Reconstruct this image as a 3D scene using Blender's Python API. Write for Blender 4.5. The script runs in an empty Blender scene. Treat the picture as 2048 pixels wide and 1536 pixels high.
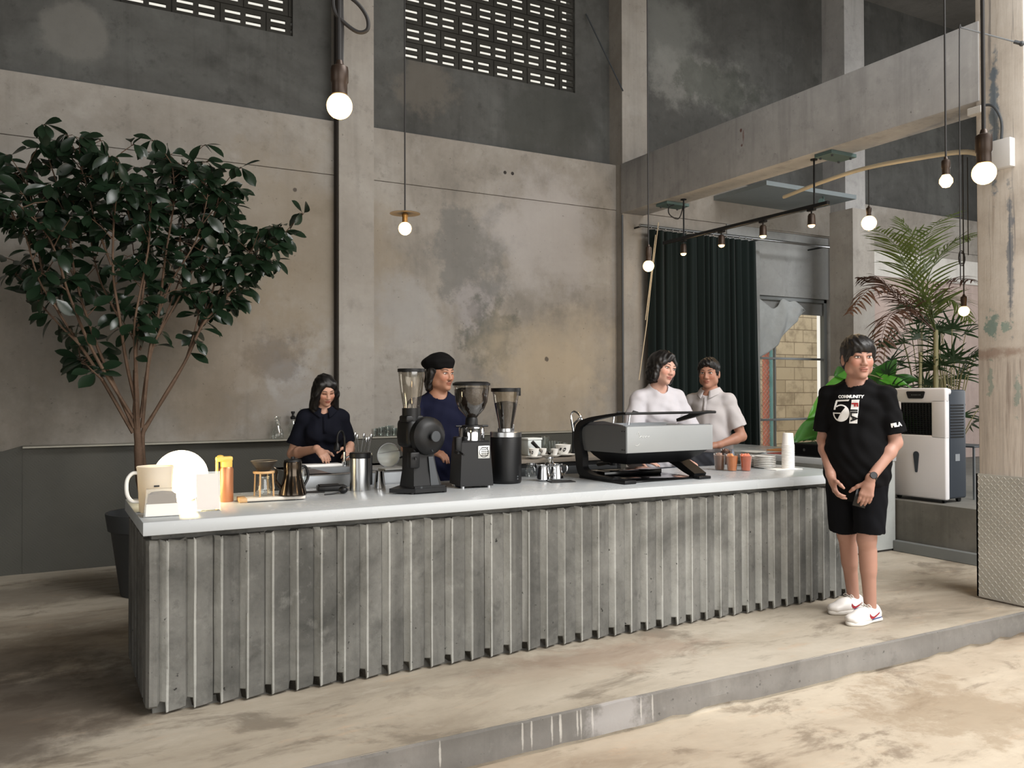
import bpy, bmesh, math, random
import numpy as np
from mathutils import Vector, Matrix, Euler
from mathutils.bvhtree import BVHTree

S = bpy.context.scene
COL = S.collection
PI = math.pi
# ------------------------------------------------------------------ camera
H = 1.40
F = 1694.5
YAW, PIT, ROL = math.radians(28.85), math.radians(0.64), math.radians(-0.168)
_f = Vector((math.sin(YAW), math.cos(YAW), 0)); _r = Vector((math.cos(YAW), -math.sin(YAW), 0)); _u = Vector((0, 0, 1))
CW = _f * math.cos(PIT) + _u * math.sin(PIT)
_u2 = _u * math.cos(PIT) - _f * math.sin(PIT)
CR = _r * math.cos(ROL) + _u2 * math.sin(ROL)
CU = _u2 * math.cos(ROL) - _r * math.sin(ROL)
CC = Vector((0, 0, H))
cam = bpy.data.cameras.new('camera')
cam.sensor_width = 36.0
cam.lens = F / 2048 * 36.0
cam.clip_start = 0.05
camo = bpy.data.objects.new('camera', cam)
COL.objects.link(camo)
camo.matrix_world = Matrix(((CR.x, CU.x, -CW.x, CC.x), (CR.y, CU.y, -CW.y, CC.y), (CR.z, CU.z, -CW.z, CC.z), (0, 0, 0, 1)))
S.camera = camo

def at(px, py, **k):
    """a point of the place: the sight line of pixel (px,py) met with a plane x=, y=, z= or at distance d="""
    d = CW + CR * ((px - 1024) / F) - CU * ((py - 768) / F)
    (a, v), = k.items()
    if a == 'd':
        return CC + d * v
    i = 'xyz'.index(a)
    return CC + d * ((v - CC[i]) / d[i])

# ------------------------------------------------------------------ view, world, daylight, added fill lamps
S.view_settings.view_transform = 'Standard'
S.view_settings.look = 'None'
S.view_settings.gamma = 1.0
S.view_settings.use_curve_mapping = False
S.view_settings.exposure = -0.3
w = bpy.data.worlds.new('world')
S.world = w
w.use_nodes = True
w.node_tree.nodes['Background'].inputs[0].default_value = (1.0, 0.96, 0.86, 1)
w.node_tree.nodes['Background'].inputs[1].default_value = 1.15

def area_light(name, loc, target, sx, sy, power, color):
    l = bpy.data.lights.new(name, 'AREA')
    l.shape = 'RECTANGLE'; l.size = sx; l.size_y = sy; l.energy = power; l.color = color
    o = bpy.data.objects.new(name, l)
    COL.objects.link(o)
    o.location = loc
    z = (Vector(loc) - Vector(target)).normalized()
    x = Vector((0, 0, 1)).cross(z) if abs(z.z) < .98 else Vector((1, 0, 0))
    x.normalize(); y = z.cross(x)
    o.rotation_euler = Matrix(((x.x, y.x, z.x), (x.y, y.y, z.y), (x.z, y.z, z.z))).to_euler()
    return o
# daylight through the roof opening over the hall and through the tall entrance opening behind the viewer
area_light('skylight_daylight', (6.2, -1.9, 6.75), (6.2, -1.9, 0), 7.0, 4.6, 1900, (1.0, 0.99, 0.975))
area_light('entrance_daylight', (3.6, -5.95, 2.1), (4.2, 0, 1.2), 9.6, 4.0, 520, (1.0, 0.99, 0.98))
area_light('left_fill_light', (-5.9, -2.0, 2.3), (1.5, 2.5, .8), 4.0, 3.2, 90, (0.98, 0.985, 1.0))  # added fill lamp on the unseen left side, lifts left-facing surfaces
area_light('yard_fill_light', (9.3, 8.8, 6.6), (9.3, 8.8, 0), 5.0, 1.2, 900, (1.0, .97, .92))  # added lamp over the yard, brightens the block wall beyond the sky's light
area_light('side_window_daylight', (12.9, 4.0, 2.4), (6, 4.6, 1.2), 3.0, 2.4, 140, (0.97, 0.98, 1.0))

# ------------------------------------------------------------------ helpers: meshes
def link(name, me, mats, parent=None, smooth=None):
    o = bpy.data.objects.new(name, me)
    COL.objects.link(o)
    if mats is not None:
        for m in (mats if isinstance(mats, (list, tuple)) else [mats]):
            me.materials.append(m)
    if parent is not None:
        o.parent = parent
    if smooth is not None:
        me.polygons.foreach_set('use_smooth', [True] * len(me.polygons))
        if smooth < 180:
            me.set_sharp_from_angle(angle=math.radians(smooth))
    return o

def rot(ax=0, ay=0, az=0):
    return Euler((math.radians(ax), math.radians(ay), math.radians(az))).to_matrix().to_4x4()

def T(x, y, z):
    return Matrix.Translation((x, y, z))

def basis(zdir, xhint=(1, 0, 0)):
    z = Vector(zdir).normalized(); x = Vector(xhint)
    x = x - z * x.dot(z)
    if x.length < 1e-5:
        x = Vector((0, 1, 0)); x = x - z * x.dot(z)
    x.normalize(); y = z.cross(x)
    return Matrix(((x.x, y.x, z.x, 0), (x.y, y.y, z.y, 0), (x.z, y.z, z.z, 0), (0, 0, 0, 1)))

class MB:
    """collects shapes into one mesh"""
    def __init__(s):
        s.v = []; s.f = []; s.mi = []; s.m = 0; s.X = Matrix.Identity(4)
    def add(s, vs, fs, X=None):
        n = len(s.v); X = s.X if X is None else s.X @ X
        for p in vs:
            s.v.append(tuple(X @ Vector(p)))
        for f in fs:
            s.f.append(tuple(i + n for i in f)); s.mi.append(s.m)
        return s
    def box(s, x0, x1, y0, y1, z0, z1, X=None):
        vs = [(x, y, z) for z in (z0, z1) for y in (y0, y1) for x in (x0, x1)]
        return s.add(vs, [(0, 2, 3, 1), (4, 5, 7, 6), (0, 1, 5, 4), (2, 6, 7, 3), (0, 4, 6, 2), (1, 3, 7, 5)], X)
    def rbox(s, x0, x1, y0, y1, z0, z1, r=.005, seg=2, X=None):
        bm = bmesh.new()
        bmesh.ops.create_cube(bm, size=1.0)
        for v in bm.verts:
            v.co = Vector(((x0 + x1) / 2 + v.co.x * (x1 - x0), (y0 + y1) / 2 + v.co.y * (y1 - y0), (z0 + z1) / 2 + v.co.z * (z1 - z0)))
        bmesh.ops.bevel(bm, geom=bm.edges[:], offset=r, segments=seg, affect='EDGES', profile=.5)
        bm.verts.index_update()
        vs = [v.co.copy() for v in bm.verts]; fs = [tuple(v.index for v in f.verts) for f in bm.faces]
        bm.free()
        return s.add(vs, fs, X)
    def lathe(s, prof, seg=24, X=None, a0=0, a1=2 * PI):
        full = abs(a1 - a0 - 2 * PI) < 1e-6
        n = seg if full else seg + 1
        vs = []; fs = []; rows = []
        for (r, z) in prof:
            if r < 1e-6:
                rows.append([len(vs)]); vs.append((0, 0, z))
            else:
                row = []
                for i in range(n):
                    a = a0 + (a1 - a0) * i / seg
                    row.append(len(vs)); vs.append((r * math.cos(a), r * math.sin(a), z))
                rows.append(row)
        for A, B in zip(rows[:-1], rows[1:]):
            for i in range(seg):
                j = (i + 1) % n if full else i + 1
                if len(A) == 1 and len(B) == 1: continue
                if len(A) == 1: fs.append((A[0], B[j], B[i]))
                elif len(B) == 1: fs.append((A[i], A[j], B[0]))
                else: fs.append((A[i], A[j], B[j], B[i]))
        return s.add(vs, fs, X)
    def cyl(s, r, z0, z1, seg=24, X=None, r1=None):
        r1 = r if r1 is None else r1
        return s.lathe([(0, z0), (r, z0), (r1, z1), (0, z1)], seg, X)
    def rod(s, a, b, r, seg=10, r1=None):
        a = Vector(a); b = Vector(b)
        return s.cyl(r, 0, (b - a).length, seg, Matrix.Translation(a) @ basis(b - a), r1)
    def tube(s, pts, r, seg=8, X=None, cap=True, closed=False):
        pts = [Vector(p) for p in pts]; n = len(pts)
        rs = r if isinstance(r, (list, tuple)) else [r] * n
        vs = []; fs = []; up = None
        for i, p in enumerate(pts):
            if closed: t = pts[(i + 1) % n] - pts[i - 1]
            else: t = pts[min(i + 1, n - 1)] - pts[max(i - 1, 0)]
            t.normalize()
            if up is None:
                up = Vector((0, 0, 1)) if abs(t.z) < .9 else Vector((1, 0, 0))
            x = up - t * up.dot(t); x.normalize(); y = t.cross(x); up = x
            for k in range(seg):
                a = 2 * PI * k / seg
                vs.append(p + (x * math.cos(a) + y * math.sin(a)) * rs[i])
        for i in range(n if closed else n - 1):
            j = (i + 1) % n
            for k in range(seg):
                l = (k + 1) % seg
                fs.append((i * seg + k, i * seg + l, j * seg + l, j * seg + k))
        if cap and not closed:
            fs.append(tuple(range(seg - 1, -1, -1))); fs.append(tuple((n - 1) * seg + k for k in range(seg)))
        return s.add(vs, fs, X)
    def prism(s, poly, h0, h1, X=None):
        """poly in local xy, from z=h0 to h1"""
        n = len(poly)
        vs = [(p[0], p[1], h0) for p in poly] + [(p[0], p[1], h1) for p in poly]
        fs = [tuple(range(n - 1, -1, -1)), tuple(range(n, 2 * n))] + [(i, (i + 1) % n, n + (i + 1) % n, n + i) for i in range(n)]
        return s.add(vs, fs, X)
    def ball(s, c, r, seg=16, ring=10, X=None):
        if not isinstance(r, (tuple, list)): r = (r, r, r)
        prof = [(math.sin(PI * i / ring), -math.cos(PI * i / ring)) for i in range(ring + 1)]
        prof[0] = (0, -1); prof[-1] = (0, 1)
        Y = Matrix.Translation(c) @ Matrix.Diagonal((r[0], r[1], r[2], 1))
        return s.lathe(prof, seg, Y if X is None else X @ Y)
    def loft(s, rings, cap=True, X=None, closed=True):
        n = len(rings[0]); vs = [p for r in rings for p in r]; fs = []
        for i in range(len(rings) - 1):
            for k in range(n if closed else n - 1):
                l = (k + 1) % n
                fs.append((i * n + k, i * n + l, (i + 1) * n + l, (i + 1) * n + k))
        if cap and closed:
            fs.append(tuple(range(n - 1, -1, -1))); fs.append(tuple((len(rings) - 1) * n + k for k in range(n)))
        return s.add(vs, fs, X)
    def build(s, name, mats, parent=None, smooth=35):
        me = bpy.data.meshes.new(name)
        me.from_pydata(s.v, [], s.f)
        if s.mi and max(s.mi) > 0:
            me.polygons.foreach_set('material_index', s.mi)
        me.validate()
        return link(name, me, mats, parent, smooth)

def tag(o, label, cat, group=None):
    o['label'] = label; o['category'] = cat
    if group: o['group'] = group
    return o

def thing(name, label, cat, loc=(0, 0, 0), rz=0, group=None, scale=1):
    o = bpy.data.objects.new(name, None)
    o.empty_display_size = .05
    COL.objects.link(o)
    o.location = loc; o.rotation_euler = (0, 0, math.radians(rz)); o.scale = (scale,) * 3
    return tag(o, label, cat, group)

def struct(o):
    o['kind'] = 'structure'
    return o

def dup(root, loc, rz=0, label=None, scale=None):
    r = root.copy(); COL.objects.link(r)
    r.location = loc; r.rotation_euler = (0, 0, math.radians(rz))
    if scale is not None: r.scale = (scale,) * 3
    if label: r['label'] = label
    for ch in list(root.children):
        c = ch.copy(); COL.objects.link(c); c.parent = r
        for g in ch.children:
            d = g.copy(); COL.objects.link(d); d.parent = c
    return r

def bez(p0, p1, p2, n=10):
    p0, p1, p2 = Vector(p0), Vector(p1), Vector(p2)
    return [p0 * (1 - t) ** 2 + p1 * 2 * t * (1 - t) + p2 * t * t for t in [i / n for i in range(n + 1)]]

def smoothpath(pts, n=6):
    """Catmull-Rom through the points"""
    P = [Vector(p) for p in pts]; P = [P[0] * 2 - P[1]] + P + [P[-1] * 2 - P[-2]]
    out = []
    for i in range(1, len(P) - 2):
        a, b, c, d = P[i - 1], P[i], P[i + 1], P[i + 2]
        for k in range(n):
            t = k / n
            out.append(.5 * ((2 * b) + (c - a) * t + (2 * a - 5 * b + 4 * c - d) * t * t + (3 * b - a - 3 * c + d) * t ** 3))
    out.append(P[-2])
    return out

# ------------------------------------------------------------------ helpers: materials
def lin(c):
    """display rgb 0..255 to scene linear"""
    return tuple(((v / 255) / 12.92 if v / 255 <= .04045 else ((v / 255 + .055) / 1.055) ** 2.4) for v in c[:3]) + (1.0,)

class NT:
    """small node-graph writer"""
    def __init__(s, name):
        s.m = bpy.data.materials.new(name); s.m.use_nodes = True
        s.t = s.m.node_tree; s.b = s.t.nodes['Principled BSDF']
        s.tc = s.t.nodes.new('ShaderNodeTexCoord')
        s.co = s.tc.outputs['Object']
    def n(s, typ, **k):
        nd = s.t.nodes.new(typ)
        for a, v in k.items():
            setattr(nd, a, v)
        return nd
    def put(s, sock, v):
        if isinstance(v, bpy.types.NodeSocket): s.t.links.new(v, sock)
        elif v is not None:
            if hasattr(sock.default_value, '__len__') and not hasattr(v, '__len__'): v = (v,) * len(sock.default_value)
            if hasattr(sock.default_value, '__len__') and len(sock.default_value) == 3 and len(v) == 4: v = v[:3]
            sock.default_value = v
    def math(s, op, a, b=None, c=None, clamp=False):
        nd = s.n('ShaderNodeMath', operation=op, use_clamp=clamp)
        for i, v in enumerate((a, b, c)):
            if v is not None: s.put(nd.inputs[i], v)
        return nd.outputs[0]
    def mapping(s, sc=(1, 1, 1), loc=(0, 0, 0), ro=(0, 0, 0), co=None):
        nd = s.n('ShaderNodeMapping')
        s.put(nd.inputs[0], co or s.co); nd.inputs['Scale'].default_value = sc; nd.inputs['Location'].default_value = loc; nd.inputs['Rotation'].default_value = ro
        return nd.outputs[0]
    def noise(s, scale=5, detail=6, rough=.55, co=None, dist=0.0, out=0):
        nd = s.n('ShaderNodeTexNoise')
        s.put(nd.inputs['Vector'], co or s.co)
        nd.inputs['Scale'].default_value = scale; nd.inputs['Detail'].default_value = detail; nd.inputs['Roughness'].default_value = rough; nd.inputs['Distortion'].default_value = dist
        return nd.outputs[out]
    def ramp(s, fac, stops, interp='LINEAR'):
        nd = s.n('ShaderNodeValToRGB'); s.put(nd.inputs[0], fac)
        e = nd.color_ramp; e.interpolation = interp
        while len(e.elements) < len(stops): e.elements.new(.5)
        for el, (p, c) in zip(e.elements, stops):
            el.position = p
            el.color = c if hasattr(c, '__len__') else (c, c, c, 1)
        return nd.outputs[0]
    def mix(s, fac, a, b, mode='MIX'):
        nd = s.n('ShaderNodeMix', data_type='RGBA', blend_type=mode)
        s.put(nd.inputs[0], fac); s.put(nd.inputs[6], a); s.put(nd.inputs[7], b)
        return nd.outputs[2]
    def range(s, v, a, b, c=0, d=1):
        nd = s.n('ShaderNodeMapRange'); s.put(nd.inputs[0], v)
        for i, x in zip((1, 2, 3, 4), (a, b, c, d)): nd.inputs[i].default_value = x
        nd.interpolation_type = 'SMOOTHSTEP'
        return nd.outputs[0]
    def sep(s, co=None):
        nd = s.n('ShaderNodeSeparateXYZ'); s.put(nd.inputs[0], co or s.co)
        return nd.outputs
    def blob(s, c, r, amp=.25, scale=3.0, soft=.25, stretch=(1, 1, 1)):
        """ragged patch mask around object-space point c (1 inside)"""
        nz = s.noise(scale, 7, .68, out=1)
        v = s.n('ShaderNodeVectorMath', operation='SUBTRACT'); s.put(v.inputs[0], s.co); v.inputs[1].default_value = c
        v2 = s.n('ShaderNodeVectorMath', operation='MULTIPLY'); s.put(v2.inputs[0], v.outputs[0]); v2.inputs[1].default_value = stretch
        l = s.n('ShaderNodeVectorMath', operation='LENGTH'); s.put(l.inputs[0], v2.outputs[0])
        off = s.math('MULTIPLY_ADD', s.sep(nz)[0], amp * 5, -amp * 2.5)
        d = s.math('ADD', l.outputs[1], off)
        return s.range(d, r + soft * .75 * r, r - soft * .75 * r)
    def bump(s, h, strength=.3, dist=.01, normal=None):
        nd = s.n('ShaderNodeBump'); s.put(nd.inputs['Height'], h)
        nd.inputs['Strength'].default_value = strength; nd.inputs['Distance'].default_value = dist
        if normal is not None: s.put(nd.inputs['Normal'], normal)
        return nd.outputs[0]
    def done(s, color=None, rough=None, metal=None, normal=None, spec=None, **k):
        b = s.b.inputs
        s.put(b['Base Color'], color); s.put(b['Roughness'], rough); s.put(b['Metallic'], metal)
        if normal is not None: s.put(b['Normal'], normal)
        if spec is not None: s.put(b['Specular IOR Level'], spec)
        for a, v in k.items(): s.put(b[a.replace('_', ' ')], v)
        return s.m

def plain(name, rgb, rough=.5, metal=0.0, var=.06, scale=8, bump=0.0, spec=None, **k):
    """coloured surface with a slight procedural mottling"""
    g = NT(name); c = lin(rgb)
    nz = g.noise(scale, 4, .6)
    col = g.mix(nz, tuple(x * (1 - var) for x in c[:3]) + (1,), tuple(min(1, x * (1 + var)) for x in c[:3]) + (1,))
    nm = g.bump(nz, bump, .003) if bump else None
    return g.done(col, rough, metal, nm, spec, **k)

def glassy(name, rgb=(250, 252, 252), alpha=.16, rough=.05):
    """thin clear glass or acrylic: mostly see-through with bright reflections"""
    g = NT(name); t = g.t
    tr = g.n('ShaderNodeBsdfTransparent'); tr.inputs[0].default_value = lin(rgb)
    gl = g.n('ShaderNodeBsdfGlossy'); gl.inputs['Roughness'].default_value = rough
    lw = g.n('ShaderNodeLayerWeight'); lw.inputs[0].default_value = .35
    fac = g.range(lw.outputs['Facing'], 0, 1, alpha, .75)
    mx = g.n('ShaderNodeMixShader'); g.put(mx.inputs[0], fac); t.links.new(tr.outputs[0], mx.inputs[1]); t.links.new(gl.outputs[0], mx.inputs[2])
    t.links.new(mx.outputs[0], t.nodes['Material Output'].inputs[0])
    return g.m

def emit(name, rgb, strength):
    g = NT(name)
    return g.done(lin(rgb), .4, 0, Emission_Color=lin(rgb), Emission_Strength=strength)
# ================================================================== the setting
def concrete(name, base, dark, light, blobs=(), streak=0.0, scale=1.0, bump=.25, pores=.5, rough=.82, cover=None, spec=.3):
    g = NT(name)
    n1 = g.noise(.55 * scale, 8, .62, dist=.6)
    n2 = g.noise(2.3 * scale, 7, .65, co=g.mapping(loc=(3, 7, 1)))
    n3 = g.noise(11 * scale, 6, .7)
    col = g.ramp(n1, [(.30, lin(dark)), (.5, lin(base)), (.72, lin(light))])
    col = g.mix(g.range(n2, .52, .74, 0, .55), col, lin(dark))
    col = g.mix(g.range(n2, .30, .44, .45, 0), col, lin(light))
    n5 = g.noise(6.5 * scale, 7, .72, co=g.mapping(loc=(2, 4, 6)))
    col = g.mix(g.range(n5, .54, .70, 0, .38), col, lin(tuple(v * .9 for v in dark)))
    col = g.mix(g.range(n5, .30, .42, .32, 0), col, lin(light))
    col = g.mix(g.math('MULTIPLY', n3, .34), col, lin(tuple(v * .72 for v in dark)), 'MIX')
    if streak:
        st = g.noise(3.0, 6, .65, co=g.mapping(sc=(2.4, 2.4, .13)))
        col = g.mix(g.math('MULTIPLY', g.range(st, .5, .68), streak), col, lin(tuple(v * .62 for v in dark)))
        st2 = g.noise(4.2, 5, .6, co=g.mapping(sc=(2.0, 2.0, .10), loc=(9, 2, 0)))
        col = g.mix(g.math('MULTIPLY', g.range(st2, .56, .72), streak * .8), col, lin(light))
    for (c, r, rgb, op, kw) in blobs:
        m = g.blob(c, r, **kw)
        col = g.mix(g.math('MULTIPLY', m, op), col, lin(rgb))
    pr = g.noise(34, 3, .5)
    pm = g.range(pr, .70, .76)
    col = g.mix(g.math('MULTIPLY', pm, pores), col, lin(tuple(v * .45 for v in dark)))
    h = g.math('ADD', g.math('MULTIPLY', n3, .6), g.math('MULTIPLY', pm, -.8))
    return g, col, h, n2

def concrete_mat(name, *a, rough=.82, bump=.25, spec=.3, **k):
    g, col, h, n2 = concrete(name, *a, **k)
    return g.done(col, g.ramp(n2, [(.3, rough - .12), (.7, min(1, rough + .08))]), 0, g.bump(h, bump, .008), spec)

WY = 7.70     # lower back wall plane
UY = 7.82     # recessed upper wall plane
def wp(px, py, y=WY):
    p = at(px, py, y=y); return (p.x, p.y, p.z)
wall_blobs = [
    (wp(577, 762), .20, (166, 166, 166), .9, dict(amp=.07, scale=4, soft=.25)),
    (wp(555, 720), .22, (92, 88, 88), .55, dict(amp=.16, scale=5, soft=.5)),
    (wp(600, 800), .20, (150, 148, 146), .6, dict(amp=.10, scale=4, soft=.5)),
    (wp(522, 555), .11, (146, 142, 134), .75, dict(amp=.03, scale=3, soft=.2)),
    (wp(955, 615), .26, (150, 146, 146), .7, dict(amp=.10, scale=4, soft=.5)),
    (wp(985, 670), .30, (84, 86, 80), .75, dict(amp=.22, scale=6, soft=.5)),
    (wp(950, 625), .10, (120, 116, 114), .5, dict(amp=.05, scale=6, soft=.4)),
    (wp(800, 620), .30, (152, 150, 148), .6, dict(amp=.2, scale=3, soft=.6)),
    (wp(940, 500), .42, (104, 104, 102), .65, dict(amp=.36, scale=3.5, soft=.5)),
    (wp(1080, 470), .6, (166, 162, 160), .65, dict(amp=.3, scale=2.5, soft=.6)),
    (wp(1120, 700), .6, (176, 162, 140), .5, dict(amp=.3, scale=2.5, soft=.7, stretch=(.6, 1, 1.6))),
    (wp(1100, 800), .6, (176, 160, 136), .5, dict(amp=.3, scale=2.5, soft=.7)),
    (wp(430, 700), .7, (128, 112, 90), .45, dict(amp=.4, scale=2.0, soft=.7)),
    (wp(610, 500), .8, (140, 126, 104), .45, dict(amp=.4, scale=2.0, soft=.7)),
    (wp(150, 700), .8, (96, 92, 84), .5, dict(amp=.4, scale=1.6, soft=.8)),
    (wp(1010, 345), .018, (40, 36, 34), .95, dict(amp=.0, scale=5, soft=.2)),
    (wp(1025, 347), .018, (40, 36, 34), .95, dict(amp=.0, scale=5, soft=.2)),
    (wp(590, 380), .02, (60, 54, 50), .8, dict(amp=.01, scale=9, soft=.3)),
    (wp(1093, 718), .022, (60, 54, 50), .8, dict(amp=.01, scale=9, soft=.3)),
]
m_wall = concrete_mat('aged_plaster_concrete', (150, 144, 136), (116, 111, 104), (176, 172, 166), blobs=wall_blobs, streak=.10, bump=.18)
up_blobs = [
    (wp(150, 60, UY), .26, (118, 117, 113), .7, dict(amp=.06, scale=2.5, soft=.2)),
    (wp(860, 170, UY), .28, (112, 106, 98), .5, dict(amp=.2, scale=3, soft=.5)),
    (wp(1100, 240, UY), .55, (62, 64, 60), .55, dict(amp=.35, scale=2.5, soft=.6)),
    (wp(1390, 160, UY), .45, (146, 146, 142), .6, dict(amp=.25, scale=2.5, soft=.6, stretch=(.6, 1, 1.6))),
    (wp(1440, 175, UY), .34, (66, 70, 64), .6, dict(amp=.3, scale=3.5, soft=.5, stretch=(.6, 1, 1.4))),
    (wp(1330, 60, UY), .5, (132, 134, 130), .5, dict(amp=.3, scale=2.0, soft=.7)),
]
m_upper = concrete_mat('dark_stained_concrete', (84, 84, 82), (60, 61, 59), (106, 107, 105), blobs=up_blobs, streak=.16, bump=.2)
m_col = concrete_mat('column_concrete', (156, 150, 142), (138, 133, 127), (174, 170, 164), streak=.14, bump=.15)
beam_blobs = [
    ((5.56, 5.75, 3.80), .016, (96, 58, 48), .9, dict(amp=.008, scale=14, soft=.3)),
    ((5.56, 5.72, 3.74), .022, (120, 84, 76), .6, dict(amp=.012, scale=14, soft=.3, stretch=(1, 2.5, .3))),
    ((5.56, 5.74, 3.66), .014, (96, 58, 48), .8, dict(amp=.008, scale=14, soft=.3)),
]
m_beam = concrete_mat('beam_concrete', (172, 171, 170), (146, 145, 145), (194, 193, 192), blobs=beam_blobs, streak=.22, bump=.15)

# --- floors
def floor_mat(name, base, dark, light, blobs):
    g = NT(name)
    n1 = g.noise(.8, 9, .62, dist=.35, co=g.mapping(sc=(.55, 1.25, 1)))
    n2 = g.noise(2.6, 8, .68, co=g.mapping(loc=(5, 2, 0), sc=(.7, 1.2, 1)), dist=.5)
    n3 = g.noise(14, 6, .7)
    col = g.ramp(n1, [(.34, lin(dark)), (.48, lin(base)), (.64, lin(light))])
    n4 = g.noise(5.5, 7, .72, co=g.mapping(loc=(1, 8, 0), sc=(.5, 1.5, 1)))
    col = g.mix(g.range(n4, .54, .68, 0, .5), col, lin(tuple(v * .88 for v in dark)))
    col = g.mix(g.range(n4, .30, .44, .45, 0), col, lin((198, 168, 140)))
    col = g.mix(g.range(n2, .52, .66, 0, .75), col, lin(tuple(v * .84 for v in dark)))
    col = g.mix(g.range(n2, .33, .45, .5, 0), col, lin(light))
    col = g.mix(g.math('MULTIPLY', n3, .25), col, lin(tuple(v * .7 for v in dark)))
    for (c, r, rgb, op, kw) in blobs:
        col = g.mix(g.math('MULTIPLY', g.blob(c, r, **kw), op), col, lin(rgb))
    return g.done(col, g.ramp(n2, [(.3, .42), (.7, .66)]), 0, g.bump(g.math('ADD', n3, n2), .12, .006), .35)
fl_blobs = [
    ((-.15, 4.4, 0), .55, (72, 62, 54), .75, dict(amp=.3, scale=2.2, soft=.6, stretch=(.8, 1, 1))),  # shadow beside the counter's left end, painted into the floor colour
    ((-.6, 5.1, 0), .5, (84, 74, 64), .6, dict(amp=.3, scale=2.2, soft=.6, stretch=(.6, 1.3, 1))),  # outer reach of the same painted counter shadow
    ((.1, 6.9, 0), .5, (78, 70, 62), .5, dict(amp=.25, scale=2.2, soft=.6, stretch=(.6, 1.3, 1))),
    ((2.6, 3.72, 0), .3, (150, 128, 112), .5, dict(amp=.2, scale=4, soft=.6, stretch=(.5, 1.6, 1))),
    ((1.9, 3.55, 0), .3, (178, 168, 152), .5, dict(amp=.2, scale=3, soft=.6, stretch=(.5, 1.4, 1))),
]
m_floor = floor_mat('stained_shaded_polished_concrete', (176, 166, 150), (142, 131, 116), (198, 189, 174), fl_blobs)
m_floor2 = floor_mat('lower_stained_concrete', (186, 172, 153), (150, 133, 114), (206, 194, 175), [((3.9, 2.6, -.152), .35, (150, 132, 110), .6, dict(amp=.3, scale=5, soft=.5))])

PY = 3.16; LZ = -.152
b = MB(); b.box(-6, 13, PY + .012, 7.9, -.6, 0); struct(b.build('floor', m_floor))
b = MB(); b.box(-6, 13, -6, PY + .2, -.7, LZ); struct(b.build('floor_lower', m_floor2))
# step riser with a chipped, uneven edge
rng = random.Random(4)
b = MB(); rows = []
N = 190
for i in range(N + 1):
    x = -6 + 19 * i / N
    j = rng.uniform(-.005, .005); k = rng.uniform(-.012, .012) if rng.random() < .5 else 0
    rows.append([(x, PY + .25, -.05), (x, PY + .016 + abs(j), -.0005), (x, PY + .010 + abs(j), .0006), (x, PY + .002 + j * .5, -.008 + j * .4), (x, PY, -.075), (x, PY - .0015, -.078), (x, PY - .002 + k * .4, LZ + .016 + abs(k) * 1.6), (x, PY + .04, LZ + .014 + abs(k)), (x, PY + .25, LZ - .002)])
b.loft(rows, cap=True)
drip = []
for px in (1045, 1063, 1104, 1120, 1122, 1155, 1162, 1185, 1282, 1305, 880):
    p = at(px, 1450 - (px - 1000) * .2, y=PY); drip.append(((p.x, PY, -.055), .0055, (186, 182, 174), .6, dict(amp=.0015, scale=30, soft=.5, stretch=(1.2, 1, .085))))
m_step = concrete_mat('step_concrete', (126, 122, 117), (98, 95, 91), (146, 142, 136), blobs=drip + [((2.3, PY, -.07), .16, (172, 168, 166), .5, dict(amp=.1, scale=8, soft=.5))], streak=.15, bump=.35)
struct(b.build('trim_1', m_step, smooth=30))

# --- back wall: lower wall with a thin construction joint, flush band beam, recessed upper wall with vent openings
b = MB()
b.box(-6, 7.72, WY, 8.0, -.1, 3.436)
b.box(-6, 13, WY + .02, 8.0, 3.430, 3.446)
b.box(-6, 13, WY, 8.0, 3.444, 3.945)
b.box(7.72, 9.04, WY + .08, 8.0, -.1, .55)
b.box(7.72, 9.04, WY + .08, 8.0, 2.62, 3.436)
b.box(9.04, 13, WY, 7.85, -.1, 3.436)
struct(b.build('wall_back', m_wall, smooth=None))
b = MB()
VZ, VT = 4.715, 6.40
V1, V2 = (-.06, 2.000), (3.105, 5.115)
xs = [-6, V1[0], V1[1], V2[0], V2[1], 13]
b.box(-6, 13, UY, 8.0, 3.90, VZ); b.box(-6, 13, UY, 8.0, VT, 7.0)
for a, c in ((xs[0], xs[1]), (xs[2], xs[3]), (xs[4], xs[5])): b.box(a, c, UY, 8.0, VZ, VT)
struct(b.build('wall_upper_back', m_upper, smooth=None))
# right-hand bay: pale band and pinkish wall behind the palms
m_pink = concrete_mat('pinkish_plaster', (178, 160, 152), (158, 142, 136), (190, 174, 166), streak=.2, bump=.12)
m_whiteband = concrete_mat('pale_plaster', (205, 202, 196), (182, 178, 172), (216, 214, 208), streak=.15, bump=.1)
b = MB(); b.box(9.42, 13, WY - .03, WY + .02, -.1, 2.98); struct(b.build('wall_right_bay', m_pink, smooth=None))
b = MB(); b.box(9.42, 13, WY - .055, WY + .02, 2.98, 3.32); struct(b.build('trim_2', m_whiteband, smooth=None))
m_grey = concrete_mat('grey_plaster', (150, 152, 152), (128, 130, 130), (168, 170, 170), streak=.15, bump=.1)
b = MB(); b.box(7.2, 7.73, WY - .02, WY + .03, -.1, 3.436); b.box(7.72, 9.04, WY + .04, WY + .1, 2.62, 3.436); b.box(7.72, 9.04, WY + .04, WY + .1, -.1, .55); struct(b.build('wall_window_bay', m_grey, smooth=None))

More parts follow.
